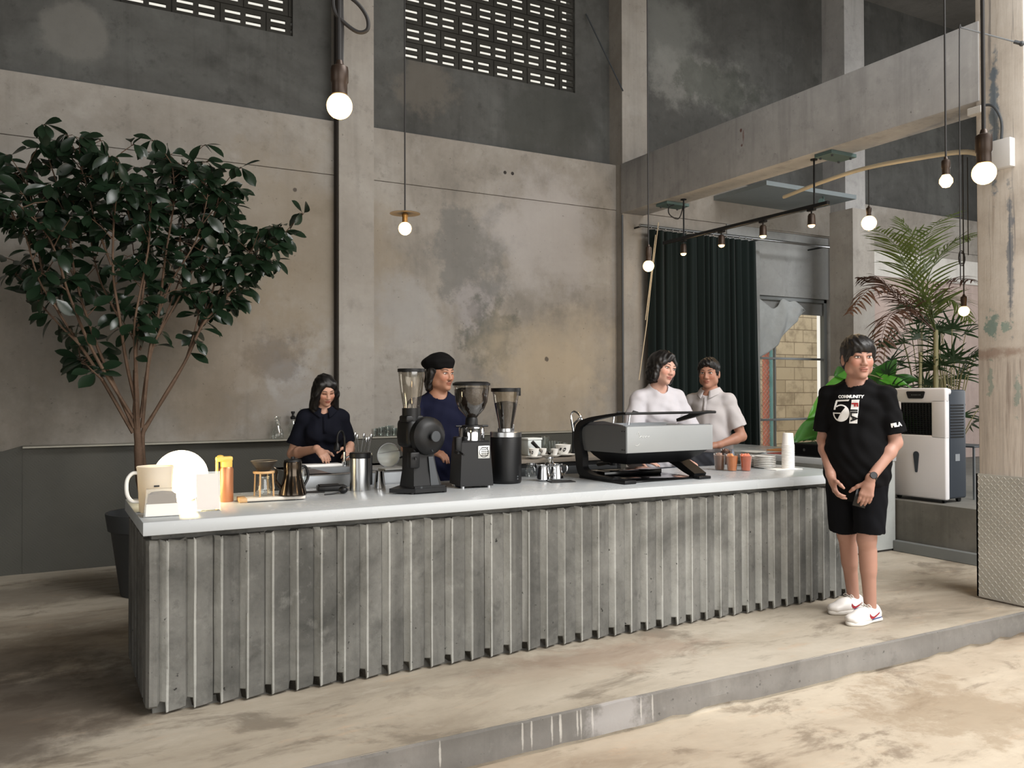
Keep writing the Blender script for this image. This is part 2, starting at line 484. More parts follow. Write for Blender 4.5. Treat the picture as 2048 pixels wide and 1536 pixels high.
# columns, beam, pillar
CF = 7.58
b = MB(); b.box(2.363, 2.70, CF, UY + .02, 0, 7.0); struct(b.build('column', m_col, smooth=None))
b = MB(); b.box(2.352, 2.363, CF + .03, WY, 0, 7.0); struct(b.build('trim_3', plain('dark_joint', (52, 47, 44), .9), smooth=None))
b = MB(); b.box(5.575, 5.93, CF, UY + .02, 0, 7.0); struct(b.build('column', m_col, smooth=None))
b = MB(); b.box(9.02, 9.40, 7.46, UY + .02, 0, 7.0); struct(b.build('column', m_beam, smooth=None))
b = MB(); b.box(8.42, 8.80, 6.86, 7.2, .45, 3.6); struct(b.build('column', m_col, smooth=None))
b = MB()
b.rbox(5.565, 5.87, 3.50, CF + .02, 3.385, 3.935, .008, 2)
struct(b.build('beam', m_beam, smooth=40))
b = MB(); b.rbox(5.87, 13, 4.55, 4.85, 3.50, 3.95, .008, 2); 
# worn painted pillar
g = NT('worn_painted_pillar')
n2 = g.noise(2.0, 8, .66); n3 = g.noise(13, 6, .7)
st = g.noise(5.0, 6, .66, co=g.mapping(sc=(2.2, 2.2, .10)))
st2 = g.noise(7.0, 5, .62, co=g.mapping(sc=(2.6, 2.6, .07), loc=(4, 1, 2)))
col = g.ramp(n2, [(.28, lin((170, 160, 150))), (.5, lin((202, 194, 184))), (.75, lin((216, 210, 202)))])
col = g.mix(g.range(st, .54, .66, 0, .6), col, lin((146, 130, 116)))
col = g.mix(g.range(st2, .60, .68, 0, .7), col, lin((112, 110, 112)))
z = g.sep()[2]
low = g.range(g.math('ADD', z, g.math('MULTIPLY', g.noise(6, 5, .6), .12)), 1.72, 1.66)
plank = g.noise(8.0, 5, .6, co=g.mapping(sc=(3.0, 3.0, .16), loc=(1, 5, 3)))
col = g.mix(g.math('MULTIPLY', low, .65), col, g.ramp(plank, [(.36, lin((168, 158, 150))), (.5, lin((204, 194, 184))), (.64, lin((136, 122, 114)))]))
for c, r, rgb, op, kw in [((5.575, 3.45, 1.66), .08, (134, 104, 88), .6, dict(amp=.05, scale=12, soft=.8, stretch=(1, .3, 2.6))),
                          ((5.575, 3.42, 1.86), .05, (84, 128, 122), .7, dict(amp=.06, scale=12, soft=.4, stretch=(1, 1.3, .7))),
                          ((5.575, 3.33, 1.83), .03, (90, 136, 128), .6, dict(amp=.05, scale=12, soft=.4)),
                          ((5.575, 3.44, 1.50), .025, (104, 140, 130), .5, dict(amp=.05, scale=12, soft=.5, stretch=(1, 2, .3))),
                          ((5.575, 3.26, 1.40), .03, (100, 136, 128), .5, dict(amp=.05, scale=12, soft=.5, stretch=(1, 2, .3))),
                          ((5.575, 3.40, 3.20), .03, (60, 96, 120), .7, dict(amp=.02, scale=14, soft=.5, stretch=(1, 1, .07))),
                          ((5.575, 3.30, 2.3), .02, (70, 90, 110), .6, dict(amp=.015, scale=14, soft=.5, stretch=(1, 1, .05)))]:
    col = g.mix(g.math('MULTIPLY', g.blob(c, r, **kw), op), col, lin(rgb))
m_pillar = g.done(col, .78, 0, g.bump(g.math('ADD', n3, g.math('MULTIPLY', st, 1.5)), .3, .008), .3)
b = MB(); b.rbox(5.575, 5.98, 3.20, 3.53, 0, 7.0, .012, 2); struct(b.build('pillar', m_pillar, smooth=40))

# ceiling with the roof opening, side and front walls
m_ceil = concrete_mat('ceiling_concrete', (120, 118, 114), (96, 94, 90), (136, 134, 130), bump=.1)
b = MB()
SX0, SX1, SY0, SY1 = 2.7, 9.7, -4.2, .4
b.box(-6, 13, SY1, 8.0, 6.8, 7.0); b.box(-6, 13, -6, SY0, 6.8, 7.0); b.box(-6, SX0, SY0, SY1, 6.8, 7.0); b.box(SX1, 13, SY0, SY1, 6.8, 7.0)
struct(b.build('ceiling', m_ceil, smooth=None))
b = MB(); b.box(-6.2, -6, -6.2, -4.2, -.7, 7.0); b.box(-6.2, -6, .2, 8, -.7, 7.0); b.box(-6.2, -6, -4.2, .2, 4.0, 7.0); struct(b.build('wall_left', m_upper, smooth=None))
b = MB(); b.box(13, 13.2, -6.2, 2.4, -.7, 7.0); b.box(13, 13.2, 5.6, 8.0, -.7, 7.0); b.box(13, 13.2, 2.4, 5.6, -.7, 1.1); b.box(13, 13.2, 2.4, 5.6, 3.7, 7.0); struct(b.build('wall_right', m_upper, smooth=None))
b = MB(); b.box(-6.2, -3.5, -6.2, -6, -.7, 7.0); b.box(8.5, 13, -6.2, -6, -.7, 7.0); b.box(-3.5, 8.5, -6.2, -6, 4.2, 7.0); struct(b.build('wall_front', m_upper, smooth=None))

# vent block screens: 390 x 190 mm blocks with four slots each, laid in half bond
m_block = concrete_mat('vent_block', (58, 57, 53), (48, 47, 44), (68, 67, 63), scale=3, bump=.2)
def vent(name, x0, x1, z0, z1):
    b = MB(); bw, bh, th = .4052, .1886, .030
    y0, y1 = UY + .035, UY + .035 + th
    row = 0; z = z0
    while z < z1 - .02:
        off = -.5 * bw if row % 2 == 0 else 0.0
        x = x0 + off
        while x < x1 - .01:
            a, c = x + .005, x + bw - .005
            d, e = z + .005, z + bh - .005
            # solid strips between the slots
            sw, sh = .138, .034
            cxs = [a + (c - a) * .27, a + (c - a) * .73]
            czs = [d + (e - d) * .30, d + (e - d) * .70]
            cuts = [a, cxs[0] - sw / 2, cxs[0] + sw / 2, cxs[1] - sw / 2, cxs[1] + sw / 2, c]
            cz = [d, czs[0] - sh / 2, czs[0] + sh / 2, czs[1] - sh / 2, czs[1] + sh / 2, e]
            def put(p, q, r, s):
                p, q = max(p, x0), min(q, x1)
                if q - p > .002: b.box(p, q, y0, y1, r, s)
            for k in (0, 2, 4): put(a, c, cz[k], cz[k + 1])
            for k in (1, 3):
                for q in (0, 2, 4): put(cuts[q], cuts[q + 1], cz[k], cz[k + 1])
            x += bw
        b.box(x0, x1, y0 + .012, y1 - .01, z - .005, z + .005)
        x = x0 + off
        while x < x1:
            if x > x0: b.box(x - .005, x + .005, y0 + .012, y1 - .01, z, z + bh)
            x += bw
        z += bh; row += 1
    o = b.build(name, m_block, smooth=None); struct(o); return o
vent('window_1', V2[0], V2[1], VZ, VT)
vent('window_2', V1[0], V1[1], VZ, VT)

# --- tread plate dado along the back wall with a thin steel ledge
def tread_bump(g, s=38.0):
    co = g.mapping(sc=(s, s, s), ro=(0, 0, 0))
    x, y, z = g.sep(co)
    u = g.math('ADD', g.math('ADD', x, y), z); v = g.math('SUBTRACT', g.math('ADD', x, y), z)
    a = g.math('ABSOLUTE', g.math('SINE', u)); c = g.math('ABSOLUTE', g.math('SINE', v))
    return g.math('MAXIMUM', g.math('MULTIPLY', g.math('POWER', a, 6), g.math('GREATER_THAN', g.math('SINE', g.math('MULTIPLY', v, .5)), 0)),
                  g.math('MULTIPLY', g.math('POWER', c, 6), g.math('LESS_THAN', g.math('SINE', g.math('MULTIPLY', u, .5)), 0)))
g = NT('grey_tread_plate'); h = tread_bump(g, 120.0)
m_dado = g.done(g.mix(g.noise(1.2, 6, .6), lin((62, 63, 59)), lin((82, 81, 75))), g.ramp(g.noise(3, 5, .6), [(.3, .42), (.7, .6)]), .15, g.bump(h, .16, .003), .35)
m_ledge = plain('ledge_steel', (156, 154, 144), .45, .3)
DY = 7.655
pl = at(45, 884, y=DY - .05)
b = MB()
b.prism([(-6, 0), (pl.x, 0), (pl.x, 1.0), (-.29, .96), (-6, .90)], 0, .04, X=Matrix(((1, 0, 0, 0), (0, 0, -1, WY), (0, 1, 0, 0), (0, 0, 0, 1))))
b.box(pl.x, 2.36, DY, WY, 0, .985); b.box(2.36, 5.58, DY - .115, WY, 0, .985)
struct(b.build('wall_dado', m_dado, smooth=None))
b = MB(); b.rbox(pl.x, 2.37, DY - .10, WY, .985, 1.0, .003, 1); b.rbox(2.37, 5.57, DY - .13, WY, .985, 1.0, .003, 1)
struct(b.build('trim_4', m_ledge, smooth=None))

# --- raised planting bed at the end of the hall, its kerb, and its low wall
m_low = concrete_mat('low_wall_concrete', (118, 116, 110), (92, 91, 86), (136, 133, 126), streak=.2, bump=.25)
b = MB(); b.box(6.62, 13, .8, 7.70, 0, .447); struct(b.build('wall_planter', m_low, smooth=None))
b = MB(); b.rbox(6.565, 6.62, .8, 4.95, 0, .095, .006, 2); struct(b.build('trim_5', plain('kerb_grey', (120, 124, 124), .7, bump=.2), smooth=None))

# --- return counter closing the bar at its end
m_panel = concrete_mat('pale_panel_concrete', (176, 180, 178), (160, 164, 162), (188, 192, 190), streak=.1, bump=.08)
m_white = None
g = NT('white_terrazzo_worktop')
n = g.noise(60, 4, .6); n1 = g.noise(2, 5, .6)
col = g.mix(n1, lin((176, 181, 184)), lin((188, 192, 195)))
col = g.mix(g.range(g.noise(160, 2, .5), .64, .72, 0, .22), col, lin((160, 166, 170)))
m_white = g.done(col, g.ramp(n1, [(.3, .20), (.7, .32)]), 0, None, .5)
b = MB(); b.box(5.735, 6.60, 4.95, 7.33, .02, .79); rc = b.build('return_counter', m_panel, smooth=None)
tag(rc, 'pale concrete return counter closing the bar beside the planting bed', 'counter')
b = MB(); b.rbox(5.72, 6.61, 4.94, 7.34, .79, .845, .006, 2); b.build('worktop', m_white, rc)
b = MB(); b.box(5.726, 5.735, 5.0, 7.30, .05, .76); b.build('side_panel', m_low, rc, smooth=None)
b = MB(); b.box(5.75, 6.59, 4.965, 7.3, 0, .02); b.build('plinth', plain('plinth_dark', (60, 58, 55), .8), rc, smooth=None)

# --- bar counter: board-marked sawtooth concrete base and white worktop
cb_blobs = []
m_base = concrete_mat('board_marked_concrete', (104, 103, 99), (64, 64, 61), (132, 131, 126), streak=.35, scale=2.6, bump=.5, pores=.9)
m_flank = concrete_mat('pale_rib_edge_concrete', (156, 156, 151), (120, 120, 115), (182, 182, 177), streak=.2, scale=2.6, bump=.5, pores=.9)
X0, X1, Y0, Y1 = .385, 4.90, 3.985, 4.86
TP = .1142
rng = random.Random(8)
prof = []
x = X0 + .055
prof += [(X0, Y0 + .02), (X0 + .012, Y0), (X0 + .045, Y0)]
nt = int((X1 - x) / TP)
for i in range(nt):
    d = .028 + rng.uniform(-.003, .003)
    prof += [(x + .002, Y0 + d), (x + .024, Y0 + .004), (x + .027, Y0), (x + .033, Y0), (x + .037, Y0 + .003), (x + TP * .72, Y0 + .012), (x + TP - .006, Y0 + .018), (x + TP - .001, Y0 + d)]
    x += TP
prof += [(X1, Y0 + .02), (X1, Y1), (X0, Y1)]
# ribs on the end as well
x = Y1
y = Y1 - .06
while y > Y0 + .15:
    prof += [(X0, y), (X0 + .022, y - .006), (X0 + .022, y - .03), (X0, y - .036)]
    y -= .16
rows = []
for k, zz in enumerate([.035, .045, .2, .4, .6, .74, .752, .760]):
    r = []
    for pi_, (px_, py_) in enumerate(prof):
        j = rng.uniform(-.0016, .0016)
        inset = .010 if k == 0 else (.007 if k == 7 else 0)
        r.append((px_ + j, py_ + j + (inset if py_ < Y0 + .1 else 0), (zz if k > 1 or not (3 <= pi_ < 3 + 8 * nt) else (.006, .006, .008, .010, .014, .040, .050, .052)[(pi_ - 3 + 6) % 8] + .006 * k) + (rng.uniform(-.006, .006) if k in (6, 7) and py_ < Y0 + .05 else 0)))
    rows.append(r)
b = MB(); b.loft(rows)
npf = len(prof)
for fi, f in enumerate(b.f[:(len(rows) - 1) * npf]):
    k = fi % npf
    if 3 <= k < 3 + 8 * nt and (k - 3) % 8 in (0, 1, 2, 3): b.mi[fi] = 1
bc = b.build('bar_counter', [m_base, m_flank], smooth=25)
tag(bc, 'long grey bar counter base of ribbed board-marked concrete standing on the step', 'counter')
b = MB(); b.box(X0 + .03, X1 - .02, Y0 + .05, Y1 - .02, 0, .06); b.box(X0 + .025, X1 - .02, Y0 + .045, Y1 - .02, .755, .79)
b.build('recessed_plinth', m_base, bc, smooth=None)
b = MB(); b.rbox(.368, 4.91, 3.955, 4.89, .79, .85, .005, 2)
ct = b.build('countertop', m_white)
tag(ct, 'long white terrazzo slab worktop lying on the ribbed bar counter', 'worktop')
# ================================================================== things on and behind the bar
CT = .85
m_steel = plain('brushed_steel', (190, 192, 194), .28, 1.0, .05, 20)
m_steel_sat = plain('satin_sheet_steel', (168, 172, 176), .38, .9, .05, 12)
m_chrome = plain('polished_chrome', (215, 216, 218), .08, 1.0, .02)
m_black = plain('black_powder_coat', (13, 14, 16), .45, 0, .1, 40, spec=.35)
m_blackgloss = plain('gloss_black', (12, 12, 13), .10, 0, .05, spec=.5)
m_blackrub = plain('black_rubber', (20, 20, 21), .75, 0, .1)
m_dgrey = plain('dark_grey_plastic', (62, 66, 70), .5)
m_glass = glassy('clear_glass', (248, 251, 250), .12)
m_acryl = glassy('clear_acrylic', (245, 246, 244), .07)
m_smoke = glassy('smoky_hopper_plastic', (226, 222, 214), .14)
m_beans = plain('coffee_beans', (38, 28, 23), .45, 0, .5, 120, bump=.9)
m_beans2 = plain('dark_roast_beans', (34, 32, 32), .45, 0, .5, 120, bump=.9)
m_cer = plain('white_ceramic', (232, 231, 227), .25, 0, .02)
m_paper = plain('white_paper', (236, 233, 228), .8, 0, .02)
m_wood = plain('pale_wood', (196, 158, 112), .5, 0, .15, 25)
m_mark = plain('black_print', (30, 30, 32), .5)

def pos(px, py, z=CT):
    p = at(px, py, z=z); return (p.x, p.y, z)

# ---- espresso machine
e = thing('espresso_machine', 'large grey and black espresso machine with raised black cup rail on the white worktop', 'coffee machine', (3.075, 4.15, CT + .0005), 1.5)
m_emgrey = plain('machine_grey_panel', (150, 153, 154), .42, .15, .03)
m_emdark = plain('machine_side_grey', (104, 107, 108), .38, .35, .03)
L, D = .695, .47
b = MB()   # front panel and right end
b.rbox(0, L, -.006, .012, .185, .345, .004, 2); b.rbox(L - .012, L, 0, D - .03, .19, .34, .003, 2)
b.build('front_panel', m_emgrey, e)
b = MB()
X = Matrix(((0, 0, 1, 0), (1, 0, 0, 0), (0, 1, 0, 0), (0, 0, 0, 1)))     # local xy -> yz
b.prism([(-.004, .185), (-.004, .345), (.20, .352), (.40, .345), (.475, .315), (.49, .28), (.465, .215), (.425, .18)], -.008, .004, X=X)
sp = b.build('side_panel', m_emdark, e, smooth=None)
for yy in (.010, .032):
    for zz in (.205, .318): MB().ball((-.010, yy, zz), .0038, 8, 6).build('screw', m_black, sp)
b = MB()   # recessed top tray
b.box(.01, L - .012, .012, D - .02, .30, .312); b.box(0, L, .012, .03, .30, .350); b.box(0, .02, .012, D - .02, .30, .348); b.box(0, L, D - .04, D - .02, .30, .35)
b.prism([(.03, .345), (.03, .352), (.24, .375), (.44, .360), (.44, .345)], .0, .012, X=X)
b.build('cup_tray', m_steel_sat, e, smooth=None)
b = MB()   # tapering black underside with drip tray and group heads
b.loft([[(.03, .02, .185), (L - .02, .02, .185), (L - .02, D - .03, .185), (.03, D - .03, .185)], [(.05, .06, .15), (L - .05, .06, .15), (L - .05, D - .06, .15), (.05, D - .06, .15)], [(.10, .13, .105), (L - .13, .13, .105), (L - .13, D - .1, .105), (.10, D - .1, .105)]][::-1])
b.build('underside', m_black, e, smooth=30)
b = MB(); b.rbox(.06, L - .10, .03, D - .02, 0, .012, .004, 2); b.rbox(.08, L - .14, D - .14, D + .06, .012, .045, .006, 2)
b.build('drip_tray', m_blackgloss, e)
for k in (0, 1):
    b = MB(); b.cyl(.032, .075, .125, 20, T(.22 + .26 * k, D - .06, 0)); b.tube([(.22 + .26 * k, D - .06, .085), (.22 + .26 * k, D + .02, .085), (.22 + .26 * k, D + .12, .07)], [.012, .012, .016], 10)
    b.build('group_head', m_black, e)
def slabpath(pts, wx, th, x0):
    """flat bar in a yz plane: path pts (y,z), thickness list th, x from x0 to x0+wx"""
    P = smoothpath([(0, p[0], p[1]) for p in pts], 6); n = len(P)
    tt = [th[min(int(i / (n - 1) * (len(th) - 1)), len(th) - 2)] * (1 - ((i / (n - 1) * (len(th) - 1)) % 1 if i < n - 1 else 1)) + th[min(int(i / (n - 1) * (len(th) - 1)), len(th) - 2) + 1] * ((i / (n - 1) * (len(th) - 1)) % 1 if i < n - 1 else 1) for i in range(n)]
    rings = []
    for i, p in enumerate(P):
        t = (P[min(i + 1, n - 1)] - P[max(i - 1, 0)]).normalized(); nn = Vector((0, -t.z, t.y)) * tt[i] / 2
        a, c = p + nn, p - nn
        c8 = .18 * tt[i]
        rings.append([(x0, a.y, a.z), (x0 + wx, a.y, a.z), (x0 + wx, c.y, c.z), (x0, c.y, c.z)])
    b = MB(); b.loft(rings); return b
b = slabpath([(.10, .014), (.32, .018), (.44, .05), (.46, .14), (.485, .24), (.47, .33), (.38, .375), (.2, .405), (.02, .425), (-.02, .427)], .045, [.028, .034, .07, .085, .07, .05, .026, .018, .015, .015], -.03)
b.rbox(-.03, .06, -.02, .46, 0, .022, .005, 2)
b.build('side_frame', m_black, e, smooth=40)
b = slabpath([(-.02, .427), (.06, .424), (.18, .40), (.32, .365)], .03, [.016, .02, .03, .02], L - .02)
b.build('rail_brace', m_black, e, smooth=40)
b = MB()
b.rbox(-.03, L + .012, -.028, -.004, .418, .434, .005, 2)
b.build('cup_rail', m_black, e)
b = slabpath([(.34, .13), (.24, .105), (.12, .055), (.03, .02)], .10, [.05, .05, .045, .03], L - .13)
b.rbox(L - .13, L - .03, -.02, .08, 0, .018, .004, 2)
b.build('foot', m_black, e, smooth=40)
for x in (.20, .33):
    b = MB(); b.tube([(x, .40, .34), (x + .01, .40, .40), (x + .03, .39, .425), (x + .05, .38, .42)], .006, 8); b.build('paddle', m_chrome, e)
    b = MB(); b.tube([(x + .028, .392, .424), (x + .06, .375, .415)], [.012, .010], 8); b.build('paddle_grip', m_blackrub, e)
b = MB()   # embossed script and flourish
b.tube(smoothpath([(.075, -.007, .300), (.085, -.007, .312), (.092, -.007, .296), (.100, -.007, .284), (.092, -.007, .280), (.11, -.007, .286), (.118, -.007, .278), (.126, -.007, .287), (.136, -.007, .279), (.146, -.007, .286), (.158, -.007, .280), (.17, -.007, .286)]), .0016, 5)
b.tube(smoothpath([(.06, -.007, .232), (.075, -.007, .230), (.09, -.007, .238), (.096, -.007, .243)]), .0018, 5)
b.build('emblem', plain('embossed_script', (205, 207, 206), .3, .2), e)
b = MB(); b.tube(smoothpath([(-.02, .54, .30), (-.022, .56, .40), (-.01, .54, .43), (.01, .50, .40), (.02, .49, .36)]), .006, 8); b.build('steam_wand', m_chrome, e)

# ---- three coffee grinders
p = at(852, 968, z=CT)
g1 = thing('coffee_grinder', 'black grinder with big round burr head and empty clear hopper on the worktop', 'coffee grinder', (1.85, 4.43, CT), 4)
b = MB()
b.prism([(-.20, -.02), (-.09, -.12), (.10, -.125), (.125, -.08), (.12, .10), (-.06, .13)], .008, .03); b.prism([(-.09, -.112), (.095, -.118), (.085, -.04), (-.07, -.04)], .03, .042)
for q in ((-.1, -.1), (.1, -.1), (.1, .09), (-.05, .1)): b.cyl(.012, 0, .01, 10, T(q[0], q[1], 0))
b.build('base', m_black, g1, smooth=30)
b = MB(); b.box(-.055, .06, -.1135, -.110, .0125, .040); b.build('base_plate', m_dgrey, g1, smooth=None)
b = MB(); b.loft([[(-.085, -.09, .03), (.09, -.09, .03), (.09, .09, .03), (-.085, .09, .03)], [(-.075, -.07, .12), (.065, -.075, .12), (.075, .08, .12), (-.075, .08, .12)], [(-.07, -.06, .26), (.045, -.06, .26), (.06, .08, .26), (-.07, .08, .26)]])
b.build('pedestal', m_black, g1, smooth=25)
b = MB(); b.loft([[(.02, -.0925, .035), (.072, -.0925, .035), (.04, -.0775, .20), (.012, -.077, .20)], [(.02, -.088, .035), (.072, -.088, .035), (.04, -.072, .20), (.012, -.072, .20)]]); b.build('front_strip', m_dgrey, g1, smooth=None)
b = MB(); Xh = T(.015, -.085, .315) @ rot(90, 0, 8)
b.lathe([(0, .03), (.06, .03), (.085, .018), (.105, .0), (.108, -.03), (.100, -.06), (.085, -.07), (.085, -.20), (0, -.20)], 36, Xh)
b.rbox(-.105, .06, -.06, .10, .25, .41, .03, 3)
b.build('burr_head', m_black, g1, smooth=40)
b = MB(); b.lathe([(.012, .03), (.012, .05), (.03, .052), (.03, .062), (0, .064)], 20, Xh); b.tube([(.0, -.06, 0), (0, -.085, .03)], .004, 6, Xh); b.ball((.02, -.10, .326), .006, 8, 6)
b.build('adjustment_dial', m_dgrey, g1)
b = MB(); b.cyl(.052, .40, .47, 24, T(-.055, 0, 0)); b.rbox(-.11, 0, -.05, .05, .39, .43, .012, 2); b.build('hopper_neck', m_black, g1)
b = MB(); b.lathe([(.046, .465), (.050, .50), (.062, .565), (.070, .63), (.073, .675)], 28, T(-.055, 0, 0)); b.build('hopper', m_smoke, g1, smooth=60)
b = MB(); b.cyl(.077, .672, .690, 28, T(-.055, 0, 0)); b.build('lid', m_black, g1)
b = MB(); b.cyl(.007, -.008, .0, 10, T(.075, -.12, .022) @ rot(90, 0, 0)); b.build('switch', m_chrome, g1)
b = MB(); b.tube([(-.07, -.09, .20), (-.10, -.14, .20), (-.10, -.14, .19)], .006, 6); b.rbox(-.11, -.05, -.10, -.05, .14, .23, .01, 2); b.build('spout', m_black, g1)

p = at(940, 964, z=CT)
g2 = thing('coffee_grinder', 'black grinder with silver collar and wide hopper of brown beans between two others', 'coffee grinder', (2.215, 4.52, CT), -8)
b = MB(); b.loft([[(-.100, -.10, .012), (.100, -.10, .012), (.100, .12, .012), (-.100, .12, .012)], [(-.100, -.10, .03), (.100, -.10, .03), (.100, .12, .03), (-.100, .12, .03)], [(-.086, -.085, .265), (.086, -.085, .265), (.086, .11, .265), (-.086, .11, .265)], [(-.078, -.075, .275), (.078, -.075, .275), (.078, .10, .275), (-.078, .10, .275)]])
b.build('body', m_black, g2, smooth=20)
for q in ((-.08, -.08), (.08, -.08), (.08, .1), (-.08, .1)):
    b = MB(); b.cyl(.013, 0, .014, 12, T(q[0], q[1], 0)); b.build('foot', m_steel, g2)
b = MB(); b.lathe([(0, .27), (.076, .27), (.078, .345), (.074, .352), (0, .352)], 32); b.build('collar', m_chrome, g2)
b = MB(); b.lathe([(.07, .350), (.066, .362), (.038, .366), (.036, .40), (.03, .412), (0, .412)], 28)
b.tube([(-.10, -.01, .358), (.10, -.01, .358)], .006, 8); b.build('hopper_neck', m_black, g2)
b = MB(); b.lathe([(.030, .405), (.040, .418), (.075, .455), (.094, .50), (.103, .56), (.106, .60)], 32); b.build('hopper', m_smoke, g2, smooth=60)
b = MB(); b.lathe([(0, .408), (.032, .411), (.072, .458), (.091, .50), (.100, .56), (.1015, .575), (.06, .585), (0, .588)], 28); b.build('beans', m_beans, g2)
b = MB(); b.lathe([(0, .60), (.112, .598), (.113, .610), (.095, .620), (0, .622)], 32); b.build('lid', m_black, g2)
b = MB(); b.rbox(.008, .082, -.096, -.088, .17, .245, .004, 2)
pl_ = b.build('badge', plain('badge_silver', (206, 208, 206), .3, .7), g2)
b = MB()
for r_ in range(5):
    for c_ in range(4): b.box(.030 + c_ * .011, .037 + c_ * .011, -.0975, -.0955, .186 + r_ * .011, .193 + r_ * .011)
b.lathe([(.026, 0), (.028, 0.0015), (.030, 0)], 24, T(.045, -.096, .2075) @ rot(90, 0, 0))
b.build('badge_print', m_mark, pl_, smooth=None)
b = MB(); b.tube([(-.09, -.07, .22), (-.13, -.10, .22), (-.13, -.16, .21)], .006, 8); b.tube([(-.09, -.03, .22), (-.10, -.10, .21), (-.10, -.16, .20)], .006, 8); b.rbox(-.125, -.085, -.09, -.02, .20, .30, .01, 2); b.build('portafilter_fork', m_black, g2)

g3 = thing('coffee_grinder', 'black cylindrical grinder with silver ring and half full clear hopper', 'coffee grinder', (2.49, 4.60, CT), 0)
b = MB(); b.lathe([(0, .0), (.090, .0), (.094, .006), (.096, .02), (.096, .285), (.093, .290), (0, .290)], 40); b.build('body', m_black, g3)
b = MB(); b.lathe([(.0955, .283), (.0975, .285), (.0975, .312), (.094, .316), (0, .316)], 40); b.lathe([(.05, .31), (.05, .335), (0, .335)], 24); b.rbox(.03, .05, -.02, .02, .31, .36, .004, 2); b.build('ring', m_steel, g3)
b = MB(); b.lathe([(.044, .33), (.048, .37), (.063, .44), (.076, .51), (.084, .566)], 32); b.build('hopper', m_smoke, g3, smooth=60)
b = MB(); b.lathe([(0, .332), (.042, .333), (.046, .37), (.061, .44), (.072, .49), (.05, .497), (0, .505)], 28); b.build('beans', m_beans2, g3)
b = MB(); b.lathe([(.0, .585), (.092, .583), (.092, .562), (.086, .560), (.086, .57)], 32); b.rbox(.085, .10, -.014, .014, .535, .585, .003, 2); b.build('lid', m_black, g3)
b = MB()
for zz in (.03, .045): b.cyl(.005, 0, .003, 10, T(.03, -.0915, zz) @ rot(90, 0, 0))
b.build('switch', m_dgrey, g3)

# ---- pour-over corner
tr = thing('serving_tray', 'long pale tray under the pour-over stand and dark kettle', 'tray', (1.03, 4.45, CT), -5)
b = MB(); b.rbox(-.165, .165, -.045, .075, .004, .022, .006, 2); b.build('board', plain('pale_marble', (214, 208, 198), .4, 0, .08, 6), tr)
b = MB(); b.rbox(-.168, -.125, -.046, .076, .0, .0225, .006, 2); b.build('end_grip', m_wood, tr)
for s_ in (-1, 1):
    b = MB(); b.rbox(-.01 + .12 * s_, .01 + .12 * s_, -.03, .06, 0, .005, .001, 1); b.build('foot', m_dgrey, tr)
TZ = CT + .0225
ds = thing('pour_over_stand', 'wooden pour-over stand with black cone dripper standing on the tray', 'coffee dripper stand', (.995, 4.475, TZ), 10)
b = MB(); b.lathe([(.040, .118), (.054, .118), (.056, .124), (.054, .130), (.040, .130), (.040, .118)], 28); b.build('ring', m_wood, ds)
for k in range(4):
    a = PI / 4 + k * PI / 2
    b = MB(); b.rod((.052 * math.cos(a), .052 * math.sin(a), 0), (.047 * math.cos(a), .047 * math.sin(a), .12), .0045, 8); b.build('leg', m_wood, ds)
b = MB(); b.lathe([(.012, .10), (.018, .122), (.040, .140), (.067, .178), (.069, .182), (.064, .181), (.038, .146), (.010, .125), (.01, .10)], 32); b.build('dripper', plain('dripper_black', (52, 46, 40), .4), ds)
b = MB(); b.lathe([(.062, .1805), (.066, .1835), (.068, .1805)], 28); b.build('dripper_rim', plain('rim_bronze', (176, 160, 136), .35, .5), ds)
sv = thing('coffee_server', 'small clear glass server under the cone dripper', 'glass server', (.995, 4.475, TZ), 0)
b = MB(); b.lathe([(0, .001), (.034, .002), (.040, .012), (.036, .05), (.028, .085), (.030, .10)], 28); b.tube([(.037, -.01, .07), (.052, -.01, .065), (.052, -.01, .035), (.039, -.01, .03)], .003, 8); b.build('vessel', m_glass, sv, smooth=60)
kt = thing('kettle', 'dark bronze polished flask shaped kettle on the tray', 'kettle', (1.135, 4.44, TZ), 0)
m_bronze = plain('dark_polished_bronze', (74, 66, 58), .14, .95, .05)
b = MB(); b.lathe([(0, 0), (.069, .0), (.072, .006), (.069, .02), (.058, .062), (.048, .10), (.045, .118), (.047, .150), (.047, .172), (.043, .176)], 36); b.build('body', m_bronze, kt)
b = MB(); b.lathe([(.045, .174), (.043, .184), (.02, .189), (0, .190)], 28); b.rod((0, 0, .188), (0, 0, .20), .01, 10); b.build('lid', m_black, kt)
b = MB(); b.tube(smoothpath([(.046, .01, .15), (.075, .02, .14), (.088, .025, .09), (.066, .02, .045)]), .007, 8); b.build('handle', m_black, kt)
b = MB(); b.tube(smoothpath([(-.062, 0, .04), (-.085, 0, .08), (-.082, 0, .13), (-.10, 0, .15)]), [.009] * 6 + [.007] * 6 + [.005] * 6 + [.005], 8); b.build('spout', m_bronze, kt)
cg = thing('water_glass', 'ribbed clear glass beside the dark kettle by the sink', 'glass', pos(598, 985)[:2] + (CT,), 0)
b = MB(); n = 28
rg = []
for (r_, z_) in [(.030, 0), (.034, .03), (.040, .08), (.047, .125)]:
    rg.append([(r_ * (1 + .05 * (i % 2)) * math.cos(2 * PI * i / n), r_ * (1 + .05 * (i % 2)) * math.sin(2 * PI * i / n), z_) for i in range(n)])
b.loft(rg, cap=False); b.cyl(.029, 0, .008, 28); b.build('tumbler', m_glass, cg, smooth=20)
mt = tag(MB().rbox(-.06, .08, -.035, .03, 0, .005, .002, 1).build('bar_mat', m_blackrub), 'flat dark mat lying between the glass and steel sink', 'mat')
mt.location = (1.30, 4.70, CT); mt.rotation_euler = (0, 0, -.3)

